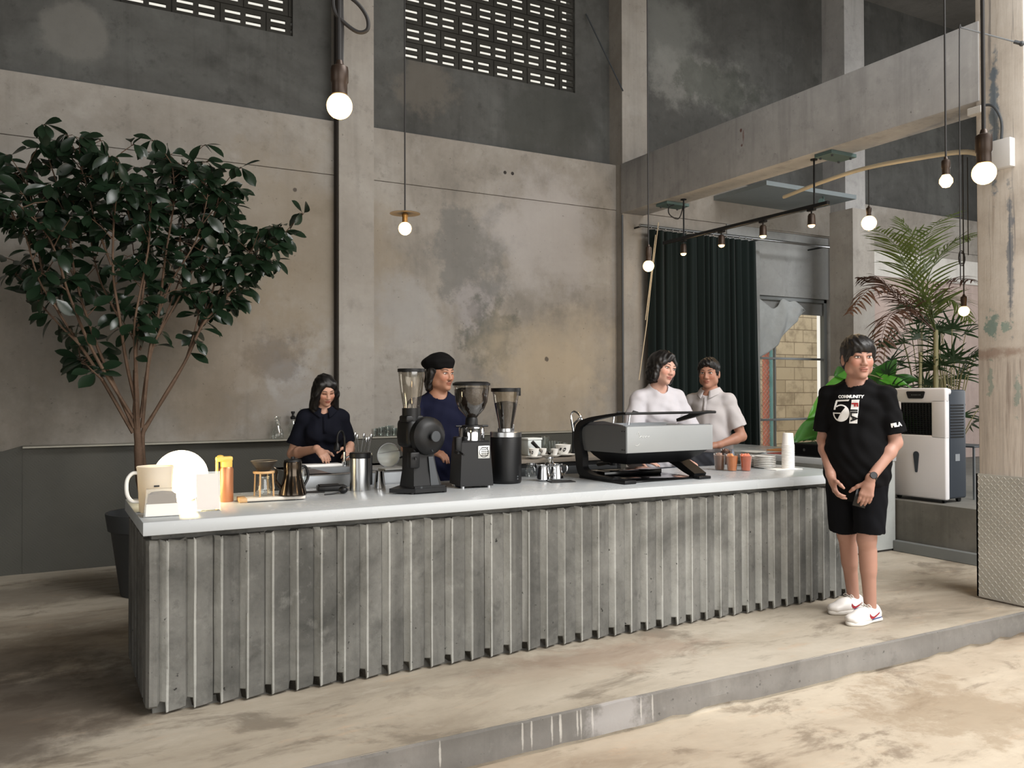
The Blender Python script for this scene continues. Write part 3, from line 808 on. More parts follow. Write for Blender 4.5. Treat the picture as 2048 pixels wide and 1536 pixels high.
# ---- globe lamp, pitcher, card box, menu stand, flask
gl = thing('globe_lamp', 'glowing white globe lamp on the worktop end', 'lamp', (.600, 4.55, CT), 0)
b = MB(); b.lathe([(0, 0), (.05, 0), (.052, .004), (.045, .012), (0, .012)], 28); b.build('base', m_cer, gl)
b = MB(); b.ball((0, 0, .138), .130, 40, 24); go = b.build('globe', emit('lamp_globe_glow', (255, 232, 184), 15.0), gl, smooth=180)
pt = thing('pitcher', 'translucent white plastic pitcher with loop handle in front of the globe lamp', 'pitcher', (.455, 4.31, CT), 0)
g = NT('translucent_plastic')
g.done(lin((238, 234, 226)), .35, 0)
tb_ = g.n('ShaderNodeBsdfTranslucent'); tb_.inputs[0].default_value = lin((244, 238, 226)); mx_ = g.n('ShaderNodeMixShader'); mx_.inputs[0].default_value = .55
g.t.links.new(g.b.outputs[0], mx_.inputs[1]); g.t.links.new(tb_.outputs[0], mx_.inputs[2]); g.t.links.new(mx_.outputs[0], g.t.nodes['Material Output'].inputs[0])
mp = g.m
b = MB(); b.lathe([(0, .004), (.066, .0), (.070, .008), (.078, .16), (.080, .195), (.083, .212), (.080, .214), (.076, .19), (.070, .02), (0, .012)], 32); b.build('vessel', mp, pt, smooth=50)
b = MB(); b.tube(smoothpath([(-.072, 0, .185), (-.10, 0, .182), (-.122, 0, .15), (-.122, 0, .09), (-.102, 0, .055), (-.070, 0, .05)]), .0085, 10); b.build('handle', m_cer, pt)
b = MB(); b.add([(.0795 * math.cos(a), .0795 * math.sin(a), z) for z in (.122, .130) for a in [-1.75 + k * .06 for k in range(6)]], [(k, k + 1, k + 7, k + 6) for k in range(5)]); b.build('label', m_mark, pt)
cbx = thing('card_box', 'clear acrylic box of white cards in front of the pitcher', 'card box', (.465, 4.13, CT), -5)
b = MB(); b.loft([[(-.078, -.035, 0), (.078, -.035, 0), (.078, .035, 0), (-.078, .035, 0)], [(-.066, -.028, .125), (.066, -.028, .125), (.066, .028, .125), (-.066, .028, .125)]]); b.build('case', m_acryl, cbx, smooth=None)
b = MB(); b.loft([[(-.070, -.028, .004), (.070, -.028, .004), (.070, .02, .004), (-.070, .02, .004)], [(-.066, -.025, .058), (.066, -.025, .058), (.066, .02, .058), (-.066, .02, .058)]]); b.build('cards', m_paper, cbx, smooth=None)
b = MB(); rg = [[(-.062 + .004 * s_, y_, .058 + s_ * .042) for y_ in (-.02, .02)] + [(.062 - .004 * s_, y_, .058 + s_ * (.042)) for y_ in (.02, -.02)] for s_ in (0, 1)]; b.loft(rg); b.lathe([(.055, .100), (.045, .110), (0, .114)], 20, Matrix.Diagonal((1, .38, 1, 1))); b.build('filling', plain('brown_grounds', (112, 96, 76), .8), cbx, smooth=None)
ms = thing('menu_stand', 'clear acrylic menu stand with pale sheet beside the copper flask', 'menu stand', (.675, 4.20, CT), 0)
b = MB(); b.rbox(-.056, .056, -.02, .045, 0, .004, .001, 1); b.box(-.056, .056, -.006, -.004, .004, .185, rot(-8)); b.box(-.056, .056, .002, .004, .004, .185, rot(-8)); b.build('holder', m_acryl, ms, smooth=None)
b = MB(); b.box(-.051, .051, -.0025, .0005, .008, .175, rot(-8)); b.build('sheet', plain('pinkish_sheet', (226, 208, 202), .7), ms, smooth=None)
fk = thing('vacuum_flask', 'copper vacuum flask with yellow cap standing near the globe lamp', 'flask', (.815, 4.52, CT), 0)
m_copper = plain('copper_skin', (188, 128, 92), .35, .55, .05)
m_yel = plain('yellow_cap', (226, 186, 92), .45)
b = MB(); b.lathe([(0, 0), (.033, 0), (.035, .004), (.035, .165), (.030, .178), (0, .178)], 28); b.build('body', m_copper, fk)
b = MB(); b.lathe([(.029, .172), (.030, .205), (.024, .212), (0, .213)], 24); b.rbox(-.052, .030, -.020, .020, .206, .232, .008, 2); b.ball((-.03, 0, .23), (.018, .018, .010), 14, 8); b.build('cap', m_yel, fk)
b = MB(); b.rbox(-.052, -.040, -.012, .012, .03, .215, .005, 2); b.rbox(-.045, -.030, -.012, .012, .02, .034, .003, 1); b.build('handle', m_yel, fk)

# ---- steel canister, cone cup, scale, scoop
cn = thing('coffee_canister', 'steel coffee canister with black lid and side grip standing before the sink', 'canister', (1.575, 4.66, CT), 0)
b = MB(); b.lathe([(0, 0), (.057, 0), (.058, .006), (.058, .19), (0, .19)], 36); b.build('body', m_steel, cn)
b = MB(); b.lathe([(.0585, .184), (.0605, .186), (.0605, .212), (.056, .216), (0, .216)], 36); b.build('lid', m_black, cn)
b = MB(); b.rbox(.050, .068, -.022, .022, .03, .20, .006, 2); b.build('side_grip', m_black, cn)
cc = thing('dosing_cup', 'small polished steel cone cup beside the canister', 'cup', (1.70, 4.68, CT), 0)
b = MB(); b.lathe([(0, .002), (.033, 0), (.034, .005), (.024, .10), (.026, .104), (.022, .10), (.03, .008), (0, .006)], 28); b.build('body', m_chrome, cc)
b = MB(); b.rbox(.022, .034, -.008, .008, .01, .095, .003, 1, X=T(0, 0, 0) @ rot(0, -6, 0)); b.build('grip', m_black, cc)
sc = thing('coffee_scale', 'flat black coffee scale lying behind the canister', 'scale', (1.425, 4.73, CT), -8)
b = MB(); b.rbox(-.075, .085, -.05, .05, 0, .03, .006, 2); b.build('body', m_black, sc)
b = MB(); b.rbox(-.068, .05, -.044, .044, .030, .035, .003, 1); b.build('pan', m_blackrub, sc)
so = thing('coffee_scoop', 'black ladle scoop lying in front of the canister', 'scoop', (1.44, 4.545, CT), 20)
b = MB(); b.ball((0, 0, .022), (.026, .026, .020), 20, 10); b.build('bowl', m_black, so)
b = MB(); b.tube(smoothpath([(-.02, 0, .014), (-.06, .01, .006), (-.11, .02, .004)]), .004, 8); b.build('handle', m_black, so)

# ---- milk jugs, jars
for i, (px, py, lab) in enumerate([(1089, 963, 'polished steel milk jug nearer the round grinder'), (1116, 961, 'polished steel milk jug nearer the espresso machine')]):
    q = pos(px, py)
    mj = thing('milk_jug', lab, 'milk jug', (q[0] + .01, q[1] + .03, CT), -40, 'steel milk jugs')
    b = MB(); b.lathe([(0, .002), (.038, 0), (.042, .006), (.041, .03), (.034, .075), (.035, .092), (.038, .098), (.034, .094), (.030, .07), (.036, .03), (0, .01)], 32); b.build('body', m_chrome, mj)
    b = MB(); b.tube(smoothpath([(.036, 0, .088), (.062, 0, .088), (.066, 0, .06), (.045, 0, .025)]), .004, 8); b.build('handle', m_chrome, mj)
    b = MB(); b.loft([[(-.030, -.012, .075), (-.030, .012, .075), (-.034, 0, .072)], [(-.034, -.010, .098), (-.034, .010, .098), (-.050, 0, .104)]]); b.build('spout', m_chrome, mj)
for i, (px, py, lab) in enumerate([(1062, 955, 'short clear glass jar against the round grinder'), (1072, 948, 'tall clear glass jar behind the steel milk jugs')]):
    q = pos(px, py)
    j = thing('glass_jar', lab, 'glass jar', (q[0] + .02, min(q[1] + .04, 4.85), CT), 0)
    b = MB(); h = .08 + .035 * i; b.lathe([(0, .002), (.032, .002), (.036, .01), (.034, h * .7), (.026, h * .85), (.028, h)], 24); b.build('jar', m_glass, j, smooth=60)
    b = MB(); b.cyl(.029, h, h + .012, 24); b.build('lid', m_steel, j)
tm = tag(MB().rbox(-.07, .09, -.05, .045, 0, .006, .002, 1).build('bar_mat', m_blackrub), 'dark rubber mat under the steel milk jugs', 'mat')
tm.location = (2.80, 4.475, CT - .0005); tm.rotation_euler = (0, 0, -.2)
for o in list(bpy.data.objects):
    if o.name.startswith('milk_jug') and o.type == 'EMPTY': o.location.z = CT + .0055

# ---- drinks, plates, cup stack
dr = [(1444, 941, (128, 96, 80), 'grey-brown iced drink in a plastic cup nearest the espresso machine'), (1457, 930, (88, 58, 46), 'dark brown drink behind the orange one'), (1469, 943, (206, 122, 62), 'amber orange drink in a plastic cup'), (1497, 943, (204, 108, 78), 'red orange drink in a plastic cup nearest the plates')]
for px, py, rgb, lab in dr:
    q = pos(px, py)
    d_ = thing('iced_drink', lab, 'drink', (q[0] + .02, q[1] + .045, CT), 0, 'iced drinks on the worktop')
    b = MB(); b.lathe([(0, .001), (.030, 0), (.032, .004), (.043, .115), (.045, .118), (.043, .119)], 28); b.build('cup', m_acryl, d_, smooth=60)
    b = MB(); b.lathe([(0, .003), (.0295, .003), (.0415, .104), (.03, .106), (0, .106)], 28); b.build('drink', plain('drink_' + str(px), rgb, .3, 0, .15, 30), d_)
    rr = random.Random(px)
    b = MB()
    for k in range(4): b.rbox(-.012, .012, -.012, .012, -.012, .012, .003, 1, X=T(rr.uniform(-.02, .02), rr.uniform(-.02, .02), .106) @ rot(rr.uniform(0, 90), rr.uniform(0, 90), 0))
    b.build('ice', plain('ice_' + str(px), tuple(min(255, v + 40) for v in rgb), .15), d_)
def plate_mb(r=.078):
    b = MB(); b.lathe([(0, .002), (r * .55, 0), (r * .6, .003), (r, .013), (r * 1.0, .016), (r * .96, .0165), (r * .58, .007), (0, .006)], 36); return b
pm = {}
for (px, py, nn, where) in [(1541, 938, 7, 'front stack beside the white cup tower'), (1517, 934, 6, 'back stack beside the drinks')]:
    q = pos(px, py)
    for k in range(nn):
        o = plate_mb().build('plate', m_cer)
        o.location = (q[0] + .02 + .002 * math.sin(k * 3), q[1] + .075 + .002 * math.cos(k * 5), CT + k * .0125)
        lab = {0: 'lowest white plate of the ', nn - 1: 'topmost white plate of the '}.get(k, 'white plate %s from the bottom of the ' % ['', 'second', 'third', 'fourth', 'fifth', 'sixth'][min(k, 5)]) + where
        tag(o, lab, 'plate', 'plates stacked on the worktop')
q = pos(1583, 939)
ctw = thing('cup_tower', 'tall white tower of nested paper cups beside the plates', 'paper cups', (q[0] + .02, q[1] + .05, CT + .004), 0)
b = MB(); prof = [(0, 0), (.046, 0)]
for k in range(14): prof += [(.046, .012 * k + .003), (.0445, .012 * k + .004), (.043, .012 * k + .011), (.0455, .012 * k + .012)]
prof += [(.042, .175), (.036, .25), (.033, .255), (0, .256)]
b.lathe(prof, 32); b.build('cups', m_paper, ctw)
tr2 = tag(MB().rbox(-.14, .10, -.07, .06, 0, .004, .002, 1).build('paper_tray', m_paper), 'thin white paper tray under the cup tower', 'tray')
tr2.location = (q[0] - .01, q[1] + .05, CT); tr2.rotation_euler = (0, 0, -.1)

# ---- cash drawer, papers and pale dish on the return counter
RZ = .845
cd = thing('cash_drawer', 'black cash drawer with small round lock on the return counter', 'cash drawer', (5.95, 5.16, RZ), 0)
b = MB(); b.rbox(-.19, .22, -.17, .20, .0, .115, .006, 2); b.build('case', m_black, cd)
b = MB(); b.cyl(.012, 0, .006, 16, T(-.19, .05, .06) @ rot(0, -90, 0)); b.build('lock', m_chrome, cd)
b = MB(); b.box(-.192, -.189, -.165, .195, .012, .104); b.build('drawer_front', m_blackgloss, cd, smooth=None)
q = pos(1560, 903, RZ)
pf = tag(MB().rbox(-.12, .12, -.09, .09, 0, .012, .002, 1).build('notebook', plain('orange_cover', (206, 140, 84), .6)), 'orange covered notebook on the return counter', 'notebook')
pf.location = (q[0] + .12, q[1] + .1, RZ); pf.rotation_euler = (0, 0, .3)
pf = tag(MB().rbox(-.14, .10, -.07, .07, 0, .006, .002, 1).build('folder', plain('dull_red_cover', (150, 66, 58), .6)), 'dull red folder lying before the orange notebook', 'folder')
q = pos(1545, 908, RZ); pf.location = (q[0] + .14, q[1] + .02, RZ); pf.rotation_euler = (0, 0, .2)
q = pos(1502, 908, RZ)
o = plate_mb(.12).build('plate', m_cer); o.location = (q[0] + .12, q[1] + .1, RZ); tag(o, 'single wide pale plate lying alone on the return counter', 'plate')

# ---- sink unit behind the worktop
sk = thing('sink_unit', 'raised stainless steel sink unit behind the worktop', 'sink', (0, 0, 0), 0)
b = MB(); sx0, sx1, sy0, sy1, sz = 1.305, 2.06, 4.925, 5.55, .925
b.box(sx0, sx1, sy0, sy0 + .012, .60, sz); b.box(sx0, sx1, sy1 - .012, sy1, .60, sz); b.box(sx0, sx0 + .012, sy0, sy1, .60, sz); b.box(sx1 - .012, sx1, sy0, sy1, .60, sz)
b.rbox(sx0 - .01, sx1 + .01, sy0 - .008, sy0 + .07, sz - .006, sz, .003, 1); b.rbox(sx0 - .01, sx1 + .01, sy1 - .16, sy1 + .008, sz - .006, sz, .003, 1); b.rbox(sx0 - .01, sx0 + .20, sy0, sy1, sz - .006, sz, .003, 1); b.rbox(sx1 - .26, sx1 + .01, sy0, sy1, sz - .006, sz, .003, 1)
b.box(sx0 + .2, sx1 - .26, sy0 + .07, sy1 - .16, .66, .665); 
for a in (sx0 + .2, sx1 - .262): b.box(a, a + .003, sy0 + .07, sy1 - .16, .66, sz - .003)
for a in (sy0 + .07, sy1 - .163): b.box(sx0 + .2, sx1 - .26, a, a + .003, .66, sz - .003)
b.build('basin', m_steel_sat, sk, smooth=None)
for a in (sx0 + .03, sx1 - .03):
    for c in (sy0 + .03, sy1 - .03):
        b = MB(); b.cyl(.019, 0, .62, 14, T(a, c, 0)); b.build('leg', m_steel, sk)
q = at(683, 926, y=sy1 - .08)
fc = thing('gooseneck_faucet', 'black gooseneck faucet with round sprayer on the steel sink', 'faucet', (q.x + .02, sy1 - .08, sz), 0)
b = MB(); b.cyl(.018, 0, .03, 16); b.cyl(.011, .03, .09, 14); b.build('base', m_chrome, fc)
b = MB(); b.tube(smoothpath([(0, 0, .08), (.002, 0, .16), (-.005, 0, .205), (-.028, -.012, .23), (-.052, -.022, .205), (-.058, -.026, .15)]), .0075, 10); b.build('neck', m_black, fc)
b = MB(); b.lathe([(.008, .03), (.014, .02), (.021, .0), (.022, -.018), (.014, -.028), (0, -.028)], 20, T(-.058, -.026, .125)); b.build('sprayer', m_black, fc)
b = MB(); b.tube([(.01, 0, .05), (.05, -.01, .075)], .005, 8); b.ball((.052, -.01, .077), .008, 10, 6); b.build('lever', m_chrome, fc)
cbd = tag(MB().rbox(-.17, .17, -.055, .055, 0, .016, .004, 2).build('cutting_board', plain('white_board', (236, 236, 234), .35)), 'white cutting board on the sink edge under the hands', 'cutting board')
q = at(672, 924, y=sy1 - .11); cbd.location = (1.55, sy1 - .055, sz)
dsh = plate_mb(.055).build('plate', m_cer); dsh.location = (1.385, 5.40, sz); tag(dsh, 'small white dish on the sink corner near the kettle', 'plate')
# utensil tub, spoons
q = at(727, 905, y=5.30)
ub = thing('utensil_tub', 'clear tub of cutlery standing on the steel sink', 'utensil holder', (q.x, 5.33, sz), 10)
b = MB(); b.loft([[(-.045, -.04, 0), (.045, -.04, 0), (.045, .04, 0), (-.045, .04, 0)], [(-.052, -.046, .10), (.052, -.046, .10), (.052, .046, .10), (-.052, .046, .10)]], cap=False); b.box(-.045, .045, -.04, .04, 0, .003); b.build('tub', m_acryl, ub, smooth=None)
rr = random.Random(3)
for k in range(6):
    a = rr.uniform(-.03, .03); c = rr.uniform(-.03, .03); dx = rr.uniform(-.05, .05); dy = rr.uniform(-.02, .02); hh = rr.uniform(.15, .2)
    b = MB(); b.tube([(a, c, .008), (a + dx, c + dy, hh)], .0035, 6); b.ball((a + dx * 1.12, c + dy * 1.12, hh + .015), (.010, .006, .017), 10, 6)
    sp = tag(b.build('spoon', m_steel), 'steel spoon standing in the clear cutlery tub', 'spoon', 'cutlery in the tub on the sink'); sp.location = (q.x, 5.33, sz); sp.rotation_euler = (0, 0, .17)
q = at(773, 905, y=5.28)
sieve = thing('strainer', 'round white mesh strainer with black handle standing upright by the cutlery tub', 'strainer', (q.x, 5.24, sz + .075), 0)
b = MB(); b.lathe([(.078, 0), (.070, .03), (.045, .052), (0, .062)], 32, rot(-90, 0, 0)); g = NT('fine_mesh'); b.build('mesh_bowl', g.done(lin((196, 200, 196)), .5, .2, Alpha=.8), sieve, smooth=80)
b = MB(); b.tube([(.078 * math.cos(2 * PI * k / 32), 0, .078 * math.sin(2 * PI * k / 32)) for k in range(32)], .004, 6, closed=True); b.rod((-.082, -.004, .01), (.082, -.004, .03), .0028, 6); b.build('rim', m_steel, sieve)
b = MB(); b.tube([(.075, 0, -.02), (.12, 0, -.01), (.17, .01, .01)], [.006, .008, .010], 8); b.build('handle', m_black, sieve)
tb2 = tag(MB().rbox(-.10, .12, -.05, .05, 0, .012, .003, 1).build('towel', plain('grey_cloth', (150, 152, 150), .9)), 'folded grey cloth lying on the sink below the strainer', 'cloth')
tb2.location = (1.93, 5.02, sz); tb2.rotation_euler = (0, 0, .12)

# ---- work bench with cups behind the round grinder and the espresso machine
wb = thing('work_bench', 'black work bench with timber top behind the espresso machine and cylindrical grinder', 'bench', (0, 0, 0), 0)
BX0, BX1, BZ = 2.58, 3.62, .955
b = MB(); b.box(BX0 + .02, BX1 - .02, 4.93, 5.33, .06, .93); b.build('cabinet', m_black, wb, smooth=None)
b = MB(); b.rbox(BX0, BX1, 4.915, 5.36, .93, BZ, .003, 1); b.build('top', plain('grey_brown_top', (120, 112, 102), .5), wb)
for k in (0, 1, 2):
    b = MB(); b.rbox(BX0 + .05 + k * .32, BX0 + .34 + k * .32, 4.918, 4.931, .12, .90, .003, 1); b.build('door', m_dgrey, wb)
for a in (BX0 + .05, BX1 - .05):
    b = MB(); b.box(a - .02, a + .02, 4.95, 5.30, 0, .06); b.build('foot', m_blackrub, wb, smooth=None)
def cup(px, py, y, r, h, lab, rz=200, grp=None, prnt=True):
    q = at(px, py, y=y)
    c_ = thing('cup', lab, 'cup', (q.x, y, BZ + .0155), rz, grp)
    b = MB(); b.lathe([(0, .003), (r * .55, 0), (r * .62, .004), (r * .9, h * .5), (r, h), (r * .96, h), (r * .85, h * .5), (r * .5, .008), (0, .007)], 28); b.build('body', m_cer, c_)
    b = MB(); b.tube(smoothpath([(r * .93, 0, h * .8), (r * 1.4, 0, h * .82), (r * 1.45, 0, h * .45), (r * .8, 0, h * .28)]), r * .1, 8); b.build('handle', m_cer, c_)
    if prnt:
        b = MB()
        for dx, dz, s_ in ((-.35, .55, 1), (.2, .5, 1.3)):
            vs = []
            for k in range(10):
                a = 2 * PI * k / 10; u = dx + s_ * .16 * math.cos(a) + .1 * math.sin(a); v = dz + s_ * .17 * math.sin(a)
                rad = r * (.62 + .56 * v if v < .5 else .80 + .2 * v) * 1.025
                vs.append((rad * math.cos(PI * .5 + u * 1.0 + 1.0), rad * math.sin(PI * .5 + u + 1.0), v * h))
            b.add(vs, [tuple(range(10))])
        b.build('print', m_mark, c_, smooth=None)
    b = MB(); b.lathe([(0, -.0145), (r * .7, -.015), (r * 1.3, -.005), (r * 1.6, .0), (r * 1.5, .001), (r * .6, -.004), (0, -.004)], 28); 
    s = tag(b.build('saucer', m_cer), 'white saucer under the ' + lab.replace('white ', '', 1)[:60], 'saucer', 'saucers on the bench'); s.location = (q.x, y, BZ + .0155)
    return c_
cup(1068, 905, 4.99, .036, .055, 'white espresso cup with leaf print nearest the round grinder', 60)
cup(1086, 900, 5.10, .026, .045, 'white small espresso cup with a leaf print in the middle', 60)
cup(1109, 900, 5.02, .026, .045, 'white small espresso cup beside the wide cup', 40)
cup(1126, 895, 5.08, .056, .068, 'white wide cappuccino cup with two dark leaf prints', 90)
o = thing('portafilter', 'black handled portafilter resting behind the small espresso cups', 'portafilter', (at(1092, 895, y=5.20).x, 5.19, BZ), 10)
b = MB(); b.lathe([(0, 0), (.03, 0), (.034, .03), (.036, .034), (.03, .03), (0, .01)], 24); b.build('basket', m_chrome, o)
b = MB(); b.tube([(-.03, 0, .02), (-.07, .02, .06), (-.11, .03, .10)], [.009, .012, .014], 8); b.build('handle', m_black, o)
for k, (px, y, h, lab) in enumerate([(1090, 5.315, .13, 'tall clear glass behind the small espresso cups'), (1105, 5.25, .10, 'clear glass beside the tall one on the bench'), (1115, 5.31, .09, 'clear glass behind the wide cup'), (1127, 5.23, .085, 'low clear glass nearest the gooseneck tap')]):
    q = at(px, 890, y=y); c_ = MB(); c_.lathe([(0, .002), (.026, .001), (.028, .004), (.034, h), (.031, h), (.026, .008), (0, .008)], 24)
    o = tag(c_.build('drinking_glass', m_glass, smooth=60), lab, 'glass', 'glasses on the bench'); o.location = (q.x, y, BZ)
q = at(1062, 885, y=5.30)
wbx = thing('ingredient_tub', 'pale square lidded tub at the back of the bench', 'tub', (q.x, 5.30, BZ), 5)
b = MB(); b.rbox(-.06, .06, -.05, .05, 0, .11, .008, 2); b.build('tub', plain('pale_plastic', (206, 214, 214), .35), wbx)
b = MB(); b.rbox(-.064, .064, -.054, .054, .11, .125, .004, 2); b.build('lid', plain('lid_plastic', (222, 226, 224), .35), wbx)
q = at(985, 905, y=5.05)
jr = thing('storage_jar', 'frosted tall jar with black lid behind the two grinders', 'jar', (2.655, 5.02, BZ), 0)
b = MB(); b.lathe([(0, 0), (.04, 0), (.042, .005), (.042, .13), (.03, .14)], 24); b.build('jar', plain('frosted', (190, 190, 182), .5), jr)
b = MB(); b.cyl(.033, .138, .16, 20); b.build('lid', m_black, jr)
q = at(1147, 900, y=5.14)
gt = thing('bench_tap', 'slim black gooseneck tap behind the espresso machine', 'tap', (q.x + .01, 5.16, BZ), 0)
b = MB(); b.cyl(.016, 0, .02, 14); b.tube(smoothpath([(0, 0, .015), (0, 0, .12), (.002, 0, .195), (.012, 0, .225), (.035, 0, .245)]), .008, 10); b.build('column', m_black, gt)
b = MB(); b.tube(smoothpath([(.033, 0, .245), (.055, -.005, .255), (.08, -.01, .24), (.105, -.02, .20), (.118, -.022, .17)]), .007, 10); b.ball((.05, -.003, .256), .012, 10, 8); b.build('spout', m_chrome, gt)

# ---- glasses and bottles on the steel ledge
LZ2 = 1.0
q = at(555, 868, y=7.62)
cr = thing('carafe', 'clear glass carafe on the wall ledge near the seated plant', 'carafe', (q.x, 7.62, LZ2), 0); cr['label'] = 'clear glass carafe alone on the wall ledge behind the sink'
b = MB(); b.lathe([(0, .002), (.05, .002), (.055, .01), (.052, .06), (.025, .12), (.022, .17), (.03, .20)], 24); b.build('vessel', m_glass, cr, smooth=60)
q = at(586, 868, y=7.62)
bo = thing('bottle', 'clear glass bottle with black stopper on the wall ledge', 'bottle', (q.x, 7.62, LZ2), 0)
b = MB(); b.lathe([(0, .002), (.035, .002), (.038, .01), (.038, .11), (.016, .155), (.015, .175)], 24); b.build('vessel', m_glass, bo, smooth=60)
b = MB(); b.lathe([(.016, .172), (.022, .176), (.024, .195), (.012, .205), (.010, .222), (.017, .228), (.017, .245), (0, .246)], 20); b.build('stopper', m_black, bo)
b = MB(); q = at(604, 830, y=7.62)
fl2 = thing('flask', 'thin clear flask on the ledge behind the woman at the sink', 'flask', (q.x, 7.62, LZ2), 0)
b.lathe([(0, .002), (.03, .002), (.03, .12), (.018, .17), (.018, .26), (.025, .27)], 20); b.build('vessel', m_glass, fl2, smooth=60)
lx = [750, 763, 776, 789, 802, 815, 756, 769, 782, 795]
for k, px in enumerate(lx):
    y = 7.575 if k < 6 else 7.645
    q = at(px, 868, y=y); h = .075 + .012 * (k % 3)
    c_ = MB(); c_.lathe([(0, .002), (.024, .001), (.026, .004), (.030, h), (.027, h), (.024, .008), (0, .008)], 20)
    o = c_.build('drinking_glass', m_glass, smooth=60); o.location = (q.x, y, LZ2)
    tag(o, 'clear glass in the row on the ledge beside the man in the beret', 'glass', 'glasses on the wall ledge')
# ================================================================== people: smooth-blended bodies on a fine grid
class Field:
    def __init__(s, lo, hi, h):
        s.h = h; s.lo = np.array(lo, float)
        s.n = np.ceil((np.array(hi) - s.lo) / h).astype(int) + 1
        s.ax = [s.lo[i] + h * np.arange(s.n[i]) for i in range(3)]
        s.a = np.full(tuple(s.n), .06, np.float32)
    def _win(s, lo, hi):
        i0 = np.clip(np.floor((np.array(lo) - s.lo) / s.h).astype(int), 0, s.n - 1)
        i1 = np.clip(np.ceil((np.array(hi) - s.lo) / s.h).astype(int) + 1, 1, s.n)
        if (i1 <= i0).any(): return None
        sl = tuple(slice(a, b) for a, b in zip(i0, i1))
        g = [s.ax[0][sl[0]][:, None, None].astype(np.float32), s.ax[1][sl[1]][None, :, None].astype(np.float32), s.ax[2][sl[2]][None, None, :].astype(np.float32)]
        return sl, g
    def put(s, prim, k=.01, op='add'):
        lo, hi, fn = prim
        pad = k + 2.5 * s.h
        w_ = s._win(np.array(lo) - pad, np.array(hi) + pad)
        if w_ is None: return
        sl, g = w_
        d = fn(*g)
        A = s.a[sl]
        if op == 'add':
            h = np.maximum(k - np.abs(A - d), 0) / k
            s.a[sl] = np.minimum(A, d) - h * h * k * .25
        else:
            d = -d
            h = np.maximum(k - np.abs(A - d), 0) / k
            s.a[sl] = np.maximum(A, d) + h * h * k * .25
    def cut(s, n, p):
        """remove the half space beyond point p along n"""
        n = np.array(n, float); n /= np.linalg.norm(n)
        d = (s.ax[0][:, None, None] - p[0]) * n[0] + (s.ax[1][None, :, None] - p[1]) * n[1] + (s.ax[2][None, None, :] - p[2]) * n[2]
        np.maximum(s.a, d.astype(np.float32), out=s.a)
    def disp(s, fn):
        s.a += fn(s.ax[0][:, None, None].astype(np.float32), s.ax[1][None, :, None].astype(np.float32), s.ax[2][None, None, :].astype(np.float32)).astype(np.float32)
    def mesh(s, name):
        a = s.a; neg = a < 0
        n = a.shape
        c = [(i, j, k) for i in (0, 1) for j in (0, 1) for k in (0, 1)]
        def corner(m, q): return m[q[0]:n[0] - 1 + q[0], q[1]:n[1] - 1 + q[1], q[2]:n[2] - 1 + q[2]]
        allv = np.ones(tuple(v - 1 for v in n), bool); anyv = np.zeros_like(allv)
        for q in c:
            m = corner(neg, q); allv &= m; anyv |= m
        act = anyv & ~allv
        idx = np.argwhere(act)
        if len(idx) == 0: return None
        val = np.stack([a[idx[:, 0] + q[0], idx[:, 1] + q[1], idx[:, 2] + q[2]] for q in c], 1).astype(np.float64)
        acc = np.zeros((len(idx), 3)); cnt = np.zeros(len(idx))
        for e0 in range(8):
            for bit in range(3):
                q0 = c[e0]
                if q0[bit]: continue
                q1 = list(q0); q1[bit] = 1; e1 = c.index(tuple(q1))
                v0, v1 = val[:, e0], val[:, e1]
                cr = (v0 < 0) != (v1 < 0)
                t = np.where(cr, v0 / np.where(cr, v0 - v1, 1), 0)
                P = np.zeros((len(idx), 3)); P[:] = q0; P[:, bit] = t
                acc[cr] += P[cr]; cnt[cr] += 1
        V = (idx + acc / cnt[:, None]) * s.h + s.lo
        num = np.full(act.shape, -1, np.int32); num[act] = np.arange(len(idx))
        Fs = []
        for ax in range(3):
            u, v = (ax + 1) % 3, (ax + 2) % 3
            sl0 = [slice(1, n[i] - 1) for i in range(3)]; sl0[ax] = slice(0, n[ax] - 1)
            sl1 = list(sl0); sl1[ax] = slice(1, n[ax])
            m0, m1 = neg[tuple(sl0)], neg[tuple(sl1)]
            for flip in (False, True):
                m = (m0 & ~m1) if not flip else (~m0 & m1)
                w_ = np.argwhere(m)
                if len(w_) == 0: continue
                base = w_.copy()
                for i in range(3):
                    if i != ax: base[:, i] += 1
                qs = []
                for du, dv in ((1, 1), (0, 1), (0, 0), (1, 0)):
                    b_ = base.copy(); b_[:, u] -= du; b_[:, v] -= dv
                    qs.append(num[b_[:, 0], b_[:, 1], b_[:, 2]])
                q = np.stack(qs if not flip else qs[::-1], 1)
                Fs.append(q)
        Q = np.concatenate(Fs)
        Q = Q[(Q >= 0).all(1)]
        me = bpy.data.meshes.new(name)
        me.vertices.add(len(V)); me.vertices.foreach_set('co', V.astype(np.float32).ravel())
        me.loops.add(len(Q) * 4); me.loops.foreach_set('vertex_index', Q.astype(np.int32).ravel())
        me.polygons.add(len(Q)); me.polygons.foreach_set('loop_start', np.arange(0, len(Q) * 4, 4, dtype=np.int32))
        me.polygons.foreach_set('use_smooth', np.ones(len(Q), bool))
        me.update(calc_edges=True); me.validate()
        return me, V

def P_cap(a, b, ra, rb):
    a = np.array(a, float); b = np.array(b, float); d = b - a; L2 = max(float(d @ d), 1e-9); r = max(ra, rb)
    def fn(x, y, z):
        t = np.clip(((x - a[0]) * d[0] + (y - a[1]) * d[1] + (z - a[2]) * d[2]) / L2, 0, 1)
        return np.sqrt((x - a[0] - t * d[0]) ** 2 + (y - a[1] - t * d[1]) ** 2 + (z - a[2] - t * d[2]) ** 2) - (ra + (rb - ra) * t)
    return np.minimum(a, b) - r, np.maximum(a, b) + r, fn

